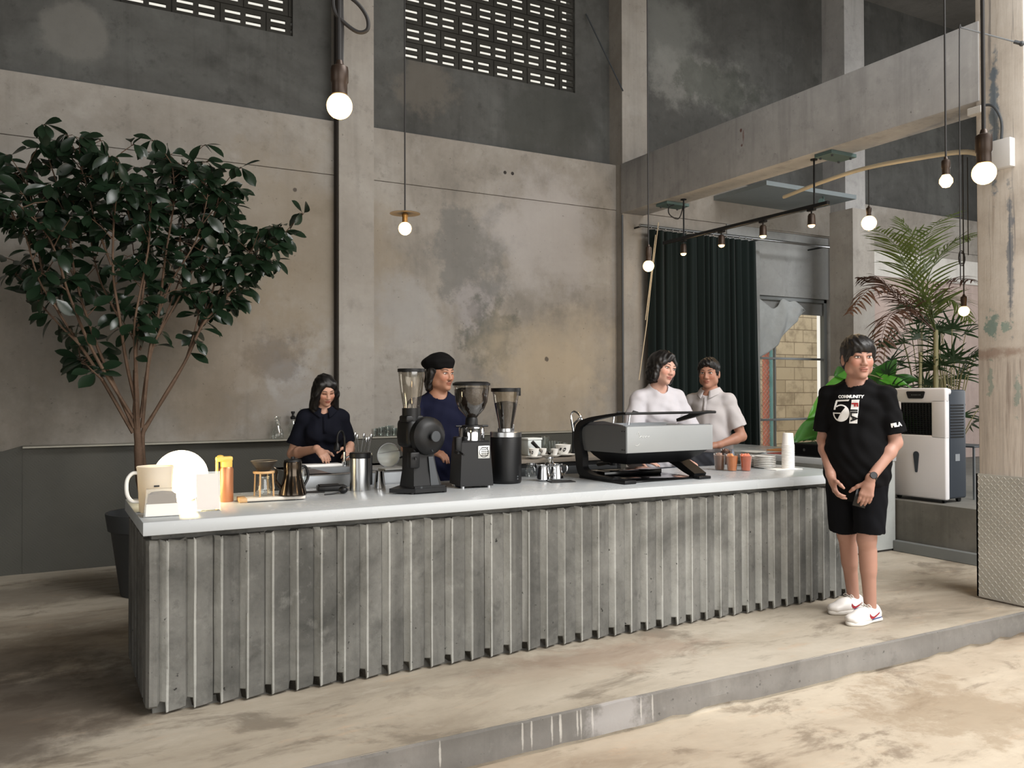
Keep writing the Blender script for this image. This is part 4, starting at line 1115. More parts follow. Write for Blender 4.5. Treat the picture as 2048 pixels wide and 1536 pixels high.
def P_ell(c, r, M=None):
    r = np.array(r, float); M = Matrix.Identity(4) if M is None else M
    cw = np.array(M @ Vector(c)); R = np.array(M.to_3x3().normalized()); m = float(r.max())
    def fn(x, y, z):
        q = [R[0, i] * (x - cw[0]) + R[1, i] * (y - cw[1]) + R[2, i] * (z - cw[2]) for i in range(3)]
        k0 = np.sqrt((q[0] / r[0]) ** 2 + (q[1] / r[1]) ** 2 + (q[2] / r[2]) ** 2)
        k1 = np.sqrt((q[0] / r[0] ** 2) ** 2 + (q[1] / r[1] ** 2) ** 2 + (q[2] / r[2] ** 2) ** 2)
        return k0 * (k0 - 1) / np.maximum(k1, 1e-3)
    return cw - m, cw + m, fn

def P_box(c, hs, rd, M):
    cw = np.array(M @ Vector(c)); R = np.array(M.to_3x3()); hs = np.array(hs, float); m = float(np.linalg.norm(hs)) + rd
    def fn(x, y, z):
        q = [np.abs(R[0, i] * (x - cw[0]) + R[1, i] * (y - cw[1]) + R[2, i] * (z - cw[2])) - hs[i] + rd for i in range(3)]
        return np.sqrt(np.maximum(q[0], 0) ** 2 + np.maximum(q[1], 0) ** 2 + np.maximum(q[2], 0) ** 2) + np.minimum(np.maximum(np.maximum(q[0], q[1]), q[2]), 0) - rd
    return cw - m, cw + m, fn

def P_cone(a, b, ra, rb):
    """tapered sleeve, round at the top and flat at the hem"""
    a = np.array(a, float); b = np.array(b, float); d = b - a; L = float(np.linalg.norm(d)); u = d / L; r = max(ra, rb)
    def fn(x, y, z):
        t = (x - a[0]) * u[0] + (y - a[1]) * u[1] + (z - a[2]) * u[2]
        tt = np.clip(t / L, 0, 1)
        tc = np.maximum(t, 0)
        rad = np.sqrt((x - a[0] - tc * u[0]) ** 2 + (y - a[1] - tc * u[1]) ** 2 + (z - a[2] - tc * u[2]) ** 2)
        return np.maximum(rad - (ra + (rb - ra) * tt), t - L)
    return np.minimum(a, b) - r, np.maximum(a, b) + r, fn

def mv(M, p): return tuple(M @ Vector(p))

g = NT('skin'); at_ = g.n('ShaderNodeAttribute'); at_.attribute_name = 'Col'
m_skin = g.done(g.mix(g.math('MULTIPLY', g.noise(60, 4, .6), .12), at_.outputs[0], lin((150, 96, 76))), .48, 0, None, .4, Subsurface_Weight=.08, Subsurface_Radius=(.012, .005, .003))
def hair_mat(name, rgb):
    g = NT(name); n = g.noise(26, 4, .7, co=g.mapping(sc=(6, 6, .7)))
    return g.done(g.mix(n, lin(tuple(v * .6 for v in rgb)), lin(tuple(v * 1.5 for v in rgb))), .42, 0, g.bump(n, .5, .004), .45)
m_hair = hair_mat('black_hair', (15, 13, 13))
m_eyew = plain('eye_white', (220, 214, 208), .3); m_iris = plain('dark_iris', (26, 18, 15), .2)
def cloth(name, rgb, rough=.85):
    g = NT(name); n = g.noise(9, 5, .6); f = g.noise(420, 2, .5)
    c = lin(rgb)
    return g.done(g.mix(n, tuple(v * .9 for v in c[:3]) + (1,), tuple(min(1, v * 1.08) for v in c[:3]) + (1,)), rough, 0, g.bump(g.math('ADD', n, g.math('MULTIPLY', f, .15)), .25, .004), .12)

def put_hand(Fd, wrist, d, n, thumb, curl, spread=.02, s=1.0, tcurl=.35):
    """d: direction wrist->knuckles, n: the way the palm faces, thumb: +1/-1 side of d x n the thumb leaves from"""
    d = Vector(d).normalized(); n = Vector(n); n = (n - d * n.dot(d)).normalized(); w_ = d.cross(n) * thumb
    W = Vector(wrist)
    Fd.put(P_cap(W - d * .02, W + d * .03, .025 * s, .023 * s), .02)
    tips = []
    for i, (off, fl) in enumerate([(.030, .070), (.010, .080), (-.010, .074), (-.029, .058)]):
        k0 = W + d * .02 + w_ * off * .55 * s; k1 = W + d * (.088 - abs(off - .005) * .25) * s + w_ * off * s
        Fd.put(P_cap(k0, k1, .0155 * s, .0118 * s), .016)
    for i, (off, fl) in enumerate([(.030, .070), (.010, .080), (-.010, .074), (-.029, .058)]):
        p = W + d * (.088 - abs(off - .005) * .25) * s + w_ * off * s
        ang = 0; fd = (d + w_ * off * spread * 20 * .12).normalized()
        c_ = curl[i] if hasattr(curl, '__len__') else curl
        for seg, (fr, ca, r0, r1) in enumerate([(.45, .85, .0098, .0090), (.31, 1.15, .0090, .0082), (.26, .8, .0082, .0068)]):
            ang += c_ * ca
            dd = fd * math.cos(ang) + n * math.sin(ang)
            q = p + dd * fl * fr * s
            Fd.put(P_cap(p, q, r0 * s, r1 * s), .0045 if seg else .008)
            p = q
        tips.append(p)
    p = W + d * .022 * s + w_ * .024 * s + n * .006
    dd = (d * .62 + w_ * .72 + n * .30).normalized()
    for fr, r0, r1, tw in ((.042, .0145, .0115, 0), (.034, .0112, .0098, tcurl), (.027, .0098, .0078, tcurl)):
        dd = (dd * 1.0 + d * tw * .9 + n * tw * .5 - w_ * tw * .6).normalized()
        q = p + dd * fr * s
        Fd.put(P_cap(p, q, r0 * s, r1 * s), .010)
        p = q
    return tips

def make_person(name, label, root, rz, ht=1.72, lean=0, twist=0, side=0, head=(0, 0, 0), arms=(), feet=None, build=1.0, female=False, h=.0045,
                skin=(204, 158, 132), hscale=1.0, shirt=None, pants=None, hair='short', eyes='open', hips_y=0.0, crouch=0.0):
    s = ht / 1.72
    per = thing(name, label, 'person', (root[0], root[1], 0), rz)
    # frames: torso pivots at the hips, head at the top of the neck
    hip = Vector((0, hips_y, .92 * s - crouch))
    Mt = Matrix.Translation(hip) @ rot(lean, side, twist) @ Matrix.Translation((0, 0, -.92 * s))
    hp = Mt @ Vector((0, .012 * s, 1.508 * s))
    Mh = Matrix.Translation(hp) @ Euler((math.radians(head[1]), math.radians(head[2]), math.radians(head[0])), 'ZYX').to_matrix().to_4x4() if False else Matrix.Translation(hp) @ (Matrix.Rotation(math.radians(head[0]), 4, 'Z') @ Matrix.Rotation(math.radians(head[1]), 4, 'X') @ Matrix.Rotation(math.radians(head[2]), 4, 'Y'))
    hs = s * hscale
    Mh = Mh @ Matrix.Translation((0, -.018 * s, .088 * s)) @ Matrix.Scale(hs, 4)
    Mhr = Mh.copy()
    sw = (.158 if not female else .140) * s * build
    sh = [Mt @ Vector((-sw, .012 * s, 1.372 * s)), Mt @ Vector((sw, .012 * s, 1.372 * s))]
    if feet is None: feet = [((-.09 * s, .0, 0), -8), ((.09 * s, .0, 0), 8)]
    ank = [Vector((f[0][0], f[0][1] + .03, .085 * s)) for f in feet]
    hipj = [Vector((-.085 * s, hips_y, .90 * s - crouch)), Vector((.085 * s, hips_y, .90 * s - crouch))]
    kne = []
    for i in (0, 1):
        m = (hipj[i] + ank[i]) * .5 + Vector((0, 0, .015)); L = (hipj[i] - ank[i]).length
        bend = math.sqrt(max(0, (.83 * s / 2) ** 2 - (L / 2) ** 2)) if L < .83 * s else 0
        a = math.radians(feet[i][1]); kne.append(m + Vector((math.sin(a), -math.cos(a), 0)) * (bend * .6 + .012))
    A = []
    for i, ar in enumerate(arms):
        A.append(dict(sh=sh[0 if ar['s'] < 0 else 1], el=Vector(ar['el']), wr=Vector(ar['wr']), **{k: v for k, v in ar.items() if k not in ('el', 'wr')}))
    pts = [hp, Mh @ Vector((0, 0, .16))] + [v for a in A for v in (a['el'], a['wr'], Vector(a['wr']) + Vector(a['d']).normalized() * .19)] + sh + ank
    lo = np.min([list(p) for p in pts], 0) - .16; hi = np.max([list(p) for p in pts], 0) + .14
    lo[2] = -.01; lo[1] -= .02
    # --- torso primitives reused for clothes
    def torso(grow, w=1.0):
        b_ = build * w
        L = [(P_ell((0, .004, 1.265 * s), ((.152 if not female else .134) * s * b_ + grow, .100 * s * b_ + grow, .165 * s + grow), Mt), .03),
             (P_cap(Mt @ Vector((-sw * .92, .014 * s, 1.366 * s)), Mt @ Vector((0, .018 * s, 1.414 * s)), .046 * s + grow * .7, .052 * s + grow * .6), .04),
             (P_cap(Mt @ Vector((sw * .92, .014 * s, 1.366 * s)), Mt @ Vector((0, .018 * s, 1.414 * s)), .046 * s + grow * .7, .052 * s + grow * .6), .04),
             (P_ell((0, -.004, 1.08 * s), ((.138 if not female else .122) * s * b_ + grow, .095 * s * b_ + grow, .18 * s + grow), Mt), .05),
             (P_cap(Mt @ Vector((0, .028 * s, 1.37 * s)), Mt @ Vector((0, .022 * s, 1.435 * s)), .070 * s + grow * .6, .052 * s + grow * .4), .05)]
        if female:
            for q in (-1, 1): L.append((P_ell((q * .065 * s, -.075 * s, 1.265 * s), (.058 * s + grow, .052 * s + grow, .06 * s + grow), Mt), .04))
        return L
    pel = P_ell((0, hips_y + .008, .93 * s - crouch), (.160 * s * build, .112 * s, .125 * s))
    Fd = Field(lo, hi, h)
    for p, k in torso(0): Fd.put(p, k)
    Fd.put(pel, .06)
    for i in (0, 1):
        Fd.put(P_cap(hipj[i], kne[i], .083 * s, .053 * s), .04)
        Fd.put(P_cap(kne[i], ank[i], .052 * s, .036 * s), .025)
        cm = kne[i] * .70 + ank[i] * .30 + Vector((0, .022 * s, 0)); Fd.put(P_cap(cm + Vector((0, 0, .05)), cm - Vector((0, 0, .06)), .040 * s, .034 * s), .04)
        a = math.radians(feet[i][1]); fd_ = Vector((math.sin(a), -math.cos(a), 0))
        Fd.put(P_cap(ank[i] - Vector((0, 0, .045)) - fd_ * .01, Vector((feet[i][0][0], feet[i][0][1], .035)) + fd_ * .13, .036 * s, .028 * s), .03)
    for a in A:
        Fd.put(P_cap(a['sh'], a['sh'] * .45 + a['el'] * .55, .046 * s * build, .042 * s * build), .035)
        Fd.put(P_cap(a['sh'] * .5 + a['el'] * .5, a['el'], .045 * s * build, .037 * s), .025)
        q = a['el'] * .72 + a['wr'] * .28
        Fd.put(P_cap(a['el'], q, .037 * s, .040 * s), .02); Fd.put(P_cap(q, a['wr'], .040 * s, .0255 * s), .02)
        a['tips'] = put_hand(Fd, a['wr'] + Vector(a['d']).normalized() * .015, a['d'], a['n'], a.get('thumb', 1), a.get('curl', .35), s=(.98 if not female else .9) * s, tcurl=a.get('tcurl', .3))
    # --- neck and head
    Fd.put(P_cap(Mt @ Vector((0, .026 * s, 1.42 * s)), Mh @ Vector((0, .022, -.055)), (.056 if not female else .049) * s, (.054 if not female else .047) * s), .03)
    q = hs
    def E(c, r, k, op='add'): Fd.put(P_ell(c, tuple(v * q for v in r), Mh), k, op)
    E((0, .014, .034), (.0745, .093, .084), .02)
    E((0, -.022, -.020), (.0595, .070, .081), .03)
    E((0, -.038, -.078), (.039 if not female else .035, .049, .041), .03)
    E((0, -.074, -.101), (.021 if not female else .017, .016, .014), .022)
    for sx in (-1, 1):
        E((sx * .038, -.056, -.026), (.025, .028, .028), .025)
        E((sx * .057, -.012, -.062), (.016, .030, .026), .03)
        E((sx * .078, .016, -.012), (.009, .021, .033), .008)
        E((sx * .076, .006, -.006), (.004, .010, .016), .006, 'sub')
        E((sx * .032, -.098, .004), (.019, .014, .012), .016, 'sub')
        E((sx * .012, -.096, -.037), (.0085, .011, .008), .008)
    Fd.put(P_cap(mv(Mh, (-.034, -.077, .022)), mv(Mh, (.034, -.077, .022)), .0125 * q, .0125 * q), .02)
    Fd.put(P_cap(mv(Mh, (0, -.088, .008)), mv(Mh, (0, -.106, -.032)), .0075 * q, .0105 * q), .012)
    E((0, -.089, -.060), (.024, .011, .0062), .006); E((0, -.087, -.072), (.020, .011, .0070), .006)
    for sx in (-1, 1): E((sx * .006, -.107, -.044), (.003, .004, .003), .003, 'sub')
    me, V = Fd.mesh('body')
    # complexion as a vertex colour
    iM = np.array(Mh.inverted()); Vh = V @ iM[:3, :3].T + iM[:3, 3]
    c0 = np.array(lin(skin)[:3]); col = np.ones((len(V), 4)); col[:, :3] = c0
    def spot(c, r, rgb, op):
        d = np.sqrt((((Vh - np.array(c)) / np.array(r)) ** 2).sum(1)); w_ = np.clip((1.25 - d) / .5, 0, 1)[:, None] * op
        col[:, :3] = col[:, :3] * (1 - w_) + np.array(lin(rgb)[:3]) * w_
    spot((0, -.096, -.066), (.026, .016, .0125), tuple(v * f for v, f in zip(skin, (.86, .68, .67) if not female else (.82, .58, .58))), .85)
    spot((0, -.098, -.066), (.024, .014, .0016), tuple(v * .35 for v in skin), .8)
    for sx in (-1, 1):
        spot((sx * .042, -.085, -.03), (.026, .03, .022), tuple(v * f for v, f in zip(skin, (1.0, .86, .82))), .6)
        spot((sx * .0065, -.108, -.045), (.004, .006, .003), tuple(v * .4 for v in skin), .8)
        spot((sx * .032, -.09, .004), (.022, .02, .013), tuple(v * f for v, f in zip(skin, (.84, .76, .72))), .7)
    ca = me.color_attributes.new('Col', 'FLOAT_COLOR', 'POINT'); ca.data.foreach_set('color', col.astype(np.float32).ravel())
    body = link('body', me, m_skin, per)
    bvh = BVHTree.FromPolygons([tuple(v) for v in V], [tuple(p.vertices) for p in me.polygons])
    def face(x, z):
        o = Mh @ Vector((x, -.25, z)); d = (Mh.to_3x3() @ Vector((0, 1, 0))).normalized()
        hit = bvh.ray_cast(o, d)
        return (Mh.inverted() @ hit[0]) if hit[0] else Vector((x, -.09, z))
    # eyes and brows
    for sx in (-1, 1):
        f = face(sx * .032, .004)
        if eyes == 'open':
            b = MB(); b.ball((sx * .032, f.y + .0035, .004), (.0148, .0085, .0056), 16, 10); e_ = b.build('eye', m_eyew, per, smooth=180); e_.matrix_local = Mh
            b = MB(); b.ball((sx * .032 + .0, f.y - .0022, .0042), (.0058, .0035, .0055), 14, 8); i_ = b.build('iris', m_iris, e_, smooth=180)
        pts_ = []
        for t in np.linspace(-1, 1, 7):
            z = (.0105 - .005 * t * t) if eyes == 'open' else (-.002 + .003 * t * t)
            p = face(sx * .032 + t * .0165, z); pts_.append((p.x, p.y - (.001 if eyes != 'open' else .0035 * (1 - t * t)), p.z))
        b = MB(); b.tube(pts_, .0014 if eyes == 'open' else .0016, 6); l_ = b.build('eyelash', m_iris, per); l_.matrix_local = Mh
        pts_ = []
        for t in np.linspace(-1, 1, 7):
            p = face(sx * .034 + t * .021, .026 + .004 * (1 - (t * sx - .2) ** 2)); pts_.append((p.x, p.y - .0005, p.z))
        b = MB(); b.tube(pts_, [.0016, .0026, .003, .003, .0028, .0022, .0012] if sx > 0 else [.0012, .0022, .0028, .003, .003, .0026, .0016], 6); w_ = b.build('eyebrow', m_hair, per); w_.matrix_local = Mh
    # hair
    Hd = Field(np.array(Mh @ Vector((0, 0, 0))) - np.array((.21, .21, .33)), np.array(Mh @ Vector((0, 0, 0))) + np.array((.21, .21, .20)), .0045)
    def HE(c, r, k=.02, op='add'): Hd.put(P_ell(c, tuple(v * q for v in r), Mh), k, op)
    def HC(a, b, ra, rb, k=.03): Hd.put(P_cap(mv(Mh, a), mv(Mh, b), ra * q, rb * q), k)
    nz = lambda am, f: Hd.disp(lambda x, y, z: am * np.sin(f * x * 1.7 + 5 * np.sin(f * .31 * z)) * np.sin(f * y + 2.0 * np.sin(f * .4 * z)))
    if hair == 'bangs':
        HE((0, .016, .046), (.087, .104, .090)); HE((0, -.04, .062), (.076, .064, .050), .03); HE((0, .06, -.02), (.074, .055, .07), .03)
        for sx in (-1, 1): HC((sx * .072, -.03, .05), (sx * .076, -.022, -.012), .017, .011)
        HE((0, -.115, -.052), (.072, .070, .090), .008, 'sub'); HE((0, -.03, -.12), (.11, .085, .085), .01, 'sub')
        nz(.0030, 95)
    elif hair == 'short':
        HE((0, .020, .046), (.083, .099, .087)); HE((0, -.035, .078), (.068, .060, .036), .03); HE((0, .06, -.01), (.070, .050, .07), .03)
        for sx in (-1, 1): HC((sx * .070, -.022, .04), (sx * .073, -.018, -.012), .012, .008)
        HE((0, -.120, -.018), (.074, .075, .088), .012, 'sub'); HE((0, -.02, -.13), (.11, .085, .085), .01, 'sub')
        nz(.0035, 110)
    elif hair == 'bob':
        HE((0, .018, .046), (.092, .108, .094)); HE((0, .045, -.03), (.102, .088, .11), .04)
        HE((.0, .085, .05), (.07, .06, .06), .03)
        HC((-.078, -.03, .05), (-.090, -.035, -.085), .026, .026); HC((.076, -.03, .05), (.084, -.005, -.08), .018, .022)
        HE((.008, -.120, -.022), (.070, .082, .092), .012, 'sub'); HC((0, -.07, .098), (-.07, -.065, .03), .020, .016, .02)
        HE((0, -.02, -.17), (.12, .12, .06), .01, 'sub'); nz(.0035, 90)
    elif hair == 'long':
        HE((0, .018, .044), (.088, .106, .092)); HE((0, .05, -.06), (.092, .072, .14), .04)
        for sx in (-1, 1):
            HC((sx * .055, -.055, .075), (sx * .080, -.045, -.02), .024, .024); HC((sx * .080, -.045, -.02), (sx * .088, -.03, -.17), .025, .030)
            HC((sx * .075, .02, .0), (sx * .092, .01, -.19), .034, .036)
        HE((0, -.125, -.030), (.052, .095, .104), .010, 'sub'); nz(.0028, 80)
    elif hair == 'nape':
        HE((0, .030, .02), (.080, .090, .085)); HE((0, .065, -.06), (.080, .050, .095), .03)
        for sx in (-1, 1): HC((sx * .074, .006, .03), (sx * .076, .03, -.10), .020, .022)
        HE((0, -.125, -.03), (.076, .100, .12), .010, 'sub'); nz(.0035, 90)
    r_ = Hd.mesh('hair')
    link('hair', r_[0], m_hair, per)
    # --- clothes
    def wr(am):
        return lambda x, y, z: am * (np.sin(26 * x + 9 * np.sin(7 * z)) * np.sin(21 * z + 7 * np.sin(9 * x) + 11 * y) + .6 * np.sin(55 * z + 20 * x + 8 * np.sin(14 * y)))
    out = {}
    if shirt:
        Sd = Field(lo, hi, .0055)
        for p, k in torso(shirt.get('grow', .016), shirt.get('w', 1.0)): Sd.put(p, k)
        hz = shirt['hem']
        Sd.put(P_ell((0, hips_y + .004, .95 * s - crouch), (.160 * s * build + shirt.get('skirt', .022), .112 * s + shirt.get('skirt', .022), .26 * s)), .06)
        for a in A:
            f = a.get('sleeve', .62)
            if f <= 1.0: end = a['sh'].lerp(a['el'], f)
            else: end = a['el']
            ra, rb = a.get('sr', (.058, .066))
            Sd.put(P_cone(a['sh'] + (end - a['sh']) * .12, end, ra * s, rb * s), .025)
            Sd.put(P_ell(a['sh'], (.061 * s, .060 * s, .058 * s)), .02)
            if f > 1.0:
                Sd.put(P_ell(a['el'], (rb * s * .95,) * 3), .03)
                Sd.put(P_cone(a['el'], a['el'].lerp(a['wr'], f - 1), rb * s, rb * s * .85), .03)
        Sd.disp(wr(shirt.get('wrinkle', .0028)))
        Sd.cut((0, 0, -1), (0, 0, hz))
        nb = Mt @ Vector((0, -.006 * s, 1.440 * s)); up = (Mt.to_3x3() @ Vector((0, .28, 1))).normalized()
        Sd.put(P_cap(nb - up * .004, nb + up * .12, .062 * s, .075 * s), .006, 'sub')
        if shirt.get('vneck'): Sd.put(P_cap(Mt @ Vector((0, -.085 * s, 1.445 * s)), Mt @ Vector((0, -.150 * s, 1.36 * s)), .034, .004), .006, 'sub')
        m_, Vs = Sd.mesh('shirt')
        sho = link('shirt' if not shirt.get('name') else shirt['name'], m_, shirt['mat'], per); out['shirt'] = sho
        out['bvh'] = BVHTree.FromPolygons([tuple(v) for v in Vs], [tuple(p.vertices) for p in m_.polygons])
        if shirt.get('collar'):
            b = MB(); rows = []
            nseg = 26
            for ri, (rr, dz) in enumerate([(.064, .016), (.066, .044), (.074, .047), (.100, .008), (.102, .0)]):
                row = []
                for k in range(nseg + 1):
                    a_ = -PI / 2 + .30 + (2 * PI - .60) * k / nseg
                    fr = .5 - .5 * math.cos(2 * PI * k / nseg) if False else 1
                    front = max(0, -math.sin(a_))
                    drop = -.026 * front ** 2 - (.020 * front ** 6 if ri >= 3 else 0)
                    row.append(Mt @ Vector(((rr + .004) * math.cos(a_) * s, ((rr * .98) * math.sin(a_) + .016) * s - (.018 * front ** 4 if ri >= 3 else 0), (1.428 + dz + drop) * s)))
                rows.append(row)
            b.loft(rows, cap=False, closed=False)
            co_ = b.build('collar', shirt['mat'], per, smooth=60)
            sm = co_.modifiers.new('thick', 'SOLIDIFY'); sm.thickness = .004
            b = MB(); pz = [out['bvh'].ray_cast(Mt @ Vector((0, -.5, z_ * s)), (Mt.to_3x3() @ Vector((0, 1, 0))))[0] for z_ in (1.40, 1.36, 1.32, 1.28)]
            pz = [p for p in pz if p]
            if len(pz) > 2:
                nn = Mt.to_3x3() @ Vector((1, 0, 0)) * .013; bk = Mt.to_3x3() @ Vector((0, -1, 0)) * .002
                vs = []
                for p in pz: vs += [p - nn + bk, p + nn + bk]
                b.add(vs, [(2 * i, 2 * i + 1, 2 * i + 3, 2 * i + 2) for i in range(len(pz) - 1)])
                pl2 = b.build('placket', shirt['mat'], per); sm = pl2.modifiers.new('thick', 'SOLIDIFY'); sm.thickness = .003; sm.offset = 0
    if pants:
        Pd = Field((lo[0], lo[1], 0), (hi[0], hi[1], 1.12 * s), .006)
        Pd.put(P_ell((0, hips_y + .008, .93 * s - crouch), (.160 * s * build + .012, .112 * s + .014, .13 * s)), .05)
        for i in (0, 1):
            kr = pants.get('r', (.105, .082)); 
            if pants.get('short') is not None:
                t = (hipj[i].z - pants['short']) / (hipj[i].z - kne[i].z); end = hipj[i].lerp(kne[i], t)
                Pd.put(P_cone(hipj[i] + Vector((0, 0, .05)), end + Vector(((-1, 1)[i] * .012, 0, .012 * i)), kr[0] * s, kr[1] * s), .012)
            else:
                Pd.put(P_cone(hipj[i] + Vector((0, 0, .04)), kne[i], kr[0] * s, .072 * s), .03); Pd.put(P_cap(kne[i], kne[i], .072 * s, .072 * s), .02)
                Pd.put(P_cone(kne[i], ank[i] - Vector((0, 0, .03)), .072 * s, .060 * s), .03)
        Pd.disp(wr(.0025)); Pd.cut((0, 0, 1), (0, 0, 1.03 * s - crouch))
        link(pants.get('name', 'trousers'), Pd.mesh('trousers')[0], pants['mat'], per)
    out.update(per=per, Mt=Mt, Mh=Mh, A=A, feet=feet, body=body, s=s, kne=kne, ank=ank)
    return out

def simple_shoes(R, mat):
    for (p, yaw) in R['feet']:
        Sd = Field((p[0] - .22, p[1] - .25, -.005), (p[0] + .22, p[1] + .22, .16), .006)
        M = T(p[0], p[1], 0) @ rot(0, 0, yaw)
        Sd.put(P_box((0, -.04, .018), (.044, .135, .018), .02, M), .01)
        Sd.put(P_ell((0, -.07, .035), (.046, .10, .045), M), .02); Sd.put(P_ell((0, .035, .05), (.040, .055, .055), M), .03)
        Sd.cut((0, 0, -1), (0, 0, .0))
        link('shoe', Sd.mesh('shoe')[0], mat, R['per'])

def loc(root, rz, p):
    """place point -> the person's own frame"""
    v = Vector((p[0] - root[0], p[1] - root[1], p[2])); return tuple(Matrix.Rotation(-math.radians(rz), 3, 'Z') @ v)
m_darkshoe = plain('dark_shoe', (30, 30, 32), .6)

# ---- the customer standing at the end of the bar
root = (4.315, 3.50); rz = -66
m_blacktee = cloth('black_cotton', (11, 11, 13)); m_blackshort = cloth('black_shorts', (12, 13, 17))
lf = loc(root, rz, at(1738, 1243, z=0)); rf = loc(root, rz, at(1704, 1222, z=0))
def guy_arms():
    return [dict(s=-1, el=(-.205, .03, 1.105), wr=(-.115, -.130, .905), d=(.30, -.22, -.93), n=(.75, .35, .2), thumb=1, curl=.42, sleeve=.80, sr=(.058, .072), tcurl=.2),
            dict(s=1, el=(.215, .03, 1.100), wr=(.115, -.140, .895), d=(-.22, -.10, -.97), n=(-.35, .9, 0), thumb=-1, curl=.30, sleeve=.80, sr=(.058, .072), tcurl=.15)]
G = make_person('person', 'person standing at the end of the bar in a printed black T-shirt and black shorts', root, rz, 1.735, lean=0, head=(36, 2, 0), arms=guy_arms(), feet=[((rf[0], rf[1], 0), -26), ((lf[0], lf[1], 0), -22)], build=1.04, hscale=1.06, h=.004,
                skin=(172, 132, 116), shirt=dict(mat=m_blacktee, hem=.745, grow=.018, skirt=.030, wrinkle=.0035), pants=dict(mat=m_blackshort, short=.545, r=(.102, .090), name='shorts'), hair='bangs')
per = G['per']
# shoes: white uppers, white sole, red side mark, blue heel line, laces
m_shoe = plain('white_leather', (232, 228, 224), .45, 0, .02); m_red = plain('red_leather', (150, 36, 48), .5); m_blue = plain('blue_foam', (40, 62, 120), .6); m_sole = plain('white_rubber', (220, 216, 210), .6)
for (p, yaw) in G['feet']:
    M = T(p[0], p[1], 0) @ rot(0, 0, yaw)
    Sd = Field((p[0] - .24, p[1] - .26, -.005), (p[0] + .24, p[1] + .24, .15), .0045)
    Sd.put(P_box((0, -.095, .034), (.043, .085, .018), .018, M), .012)
    Sd.put(P_ell((0, -.100, .040), (.047, .095, .030), M), .02); Sd.put(P_ell((0, -.045, .058), (.040, .085, .036), M), .03)
    Sd.put(P_ell((0, .040, .060), (.036, .052, .046), M), .03); Sd.put(P_box((0, .03, .04), (.036, .055, .025), .02, M), .02)
    Sd.put(P_cap(mv(M, (0, .022, .085)), mv(M, (0, .03, .15)), .029, .034), .006, 'sub')
    Sd.cut((0, 0, -1), (0, 0, .018))
    sm_, sv_ = Sd.mesh('shoe'); shoe = link('shoe', sm_, m_shoe, per)
    sb = BVHTree.FromPolygons([tuple(v) for v in sv_], [tuple(f.vertices) for f in sm_.polygons])
    Sd = Field((p[0] - .24, p[1] - .26, -.005), (p[0] + .24, p[1] + .24, .06), .0045)
    Sd.put(P_ell((0, -.115, .013), (.049, .085, .03), M), .02); Sd.put(P_box((0, -.03, .013), (.042, .115, .012), .012, M), .03)
    Sd.cut((0, 0, -1), (0, 0, .0)); Sd.cut((0, 0, 1), (0, 0, .024))
    link('sole', Sd.mesh('sole')[0], m_sole, shoe)
    def onshoe(sx, y, z):
        o = Vector(mv(M, (sx * .2, y, z))); d = M.to_3x3() @ Vector((-sx, 0, 0)); hit = sb.ray_cast(o, d)
        return (hit[0] - d * .0022) if hit[0] else Vector(mv(M, (sx * .045, y, z)))
    for sx in (-1, 1):
        # curved tick along the side
        top = [(-.052, .066), (-.040, .050), (-.020, .043), (.010, .049), (.045, .062), (.078, .074)]
        bot = [(-.060, .050), (-.048, .034), (-.022, .028), (.008, .036), (.042, .052), (.078, .0735)]
        b = MB(); vs = []; 
        for t_, u_ in zip(top, bot):
            for f in (0, .5, 1): vs.append(onshoe(sx, t_[0] + (u_[0] - t_[0]) * f, t_[1] + (u_[1] - t_[1]) * f))
        fs = []
        for i in range(len(top) - 1):
            for f in (0, 1): fs.append((i * 3 + f, i * 3 + f + 1, i * 3 + f + 4, i * 3 + f + 3))
        b.add(vs, fs); b.build('side_mark', m_red, shoe, smooth=180)
        b = MB(); b.tube([onshoe(sx, y, .026) for y in (.075, .05, .02, -.01, -.03)], .003, 6); b.build('foam_line', m_blue, shoe)
    b = MB()
    for k in range(5):
        y = -.105 + k * .020
        zz = .078 + k * .0045
        b.tube([mv(M, (-.026, y, zz - .012)), mv(M, (0, y + .004, zz + .004)), mv(M, (.026, y + .010, zz - .012))], .0032, 6)
    for sx in (-1, 1): b.tube(smoothpath([mv(M, (0, -.022, .098)), mv(M, (sx * .022, -.032, .112)), mv(M, (sx * .040, -.030, .100)), mv(M, (sx * .022, -.026, .096)), mv(M, (0, -.022, .098))], 4), .0028, 6)
    b.build('laces', m_sole, shoe)
# wrist watch
wv = G['A'][1]; dv = (wv['wr'] - wv['el']).normalized(); wc = wv['wr'] - dv * .012
b = MB(); b.lathe([(.0285, -.011), (.031, -.010), (.031, .010), (.0285, .011), (.0285, -.011)], 28, Matrix.Translation(wc) @ basis(dv)); wt = b.build('watch', plain('dark_strap', (44, 34, 28), .5), per)
fd = Vector((.35, -.9, .1)); fd = (fd - dv * fd.dot(dv)).normalized()
b = MB(); b.cyl(.020, .028, .040, 24, Matrix.Translation(wc) @ basis(fd)); b.lathe([(.018, .040), (.0205, .041), (.021, .038)], 24, Matrix.Translation(wc) @ basis(fd)); b.build('watch_case', m_black, wt)
# phone held by the fingers of one hand
hd = Vector(wv['d']).normalized(); hn = Vector(wv['n']); hn = (hn - hd * hn.dot(hd)).normalized()
cpt = wv['wr'] + hd * .105 + hn * .030 + Vector((-.022, 0, 0))
Xp = Matrix.Translation(cpt) @ basis(hn, hd)
b = MB(); b.rbox(-.072, .072, -.036, .036, -.004, .004, .0035, 2, X=Xp)
pho = b.build('phone', m_blackgloss); pho.matrix_world = per.matrix_basis
pho.location = (root[0], root[1], 0); pho.rotation_euler = (0, 0, math.radians(rz))
tag(pho, 'black phone held in the hand with the wristwatch', 'phone')

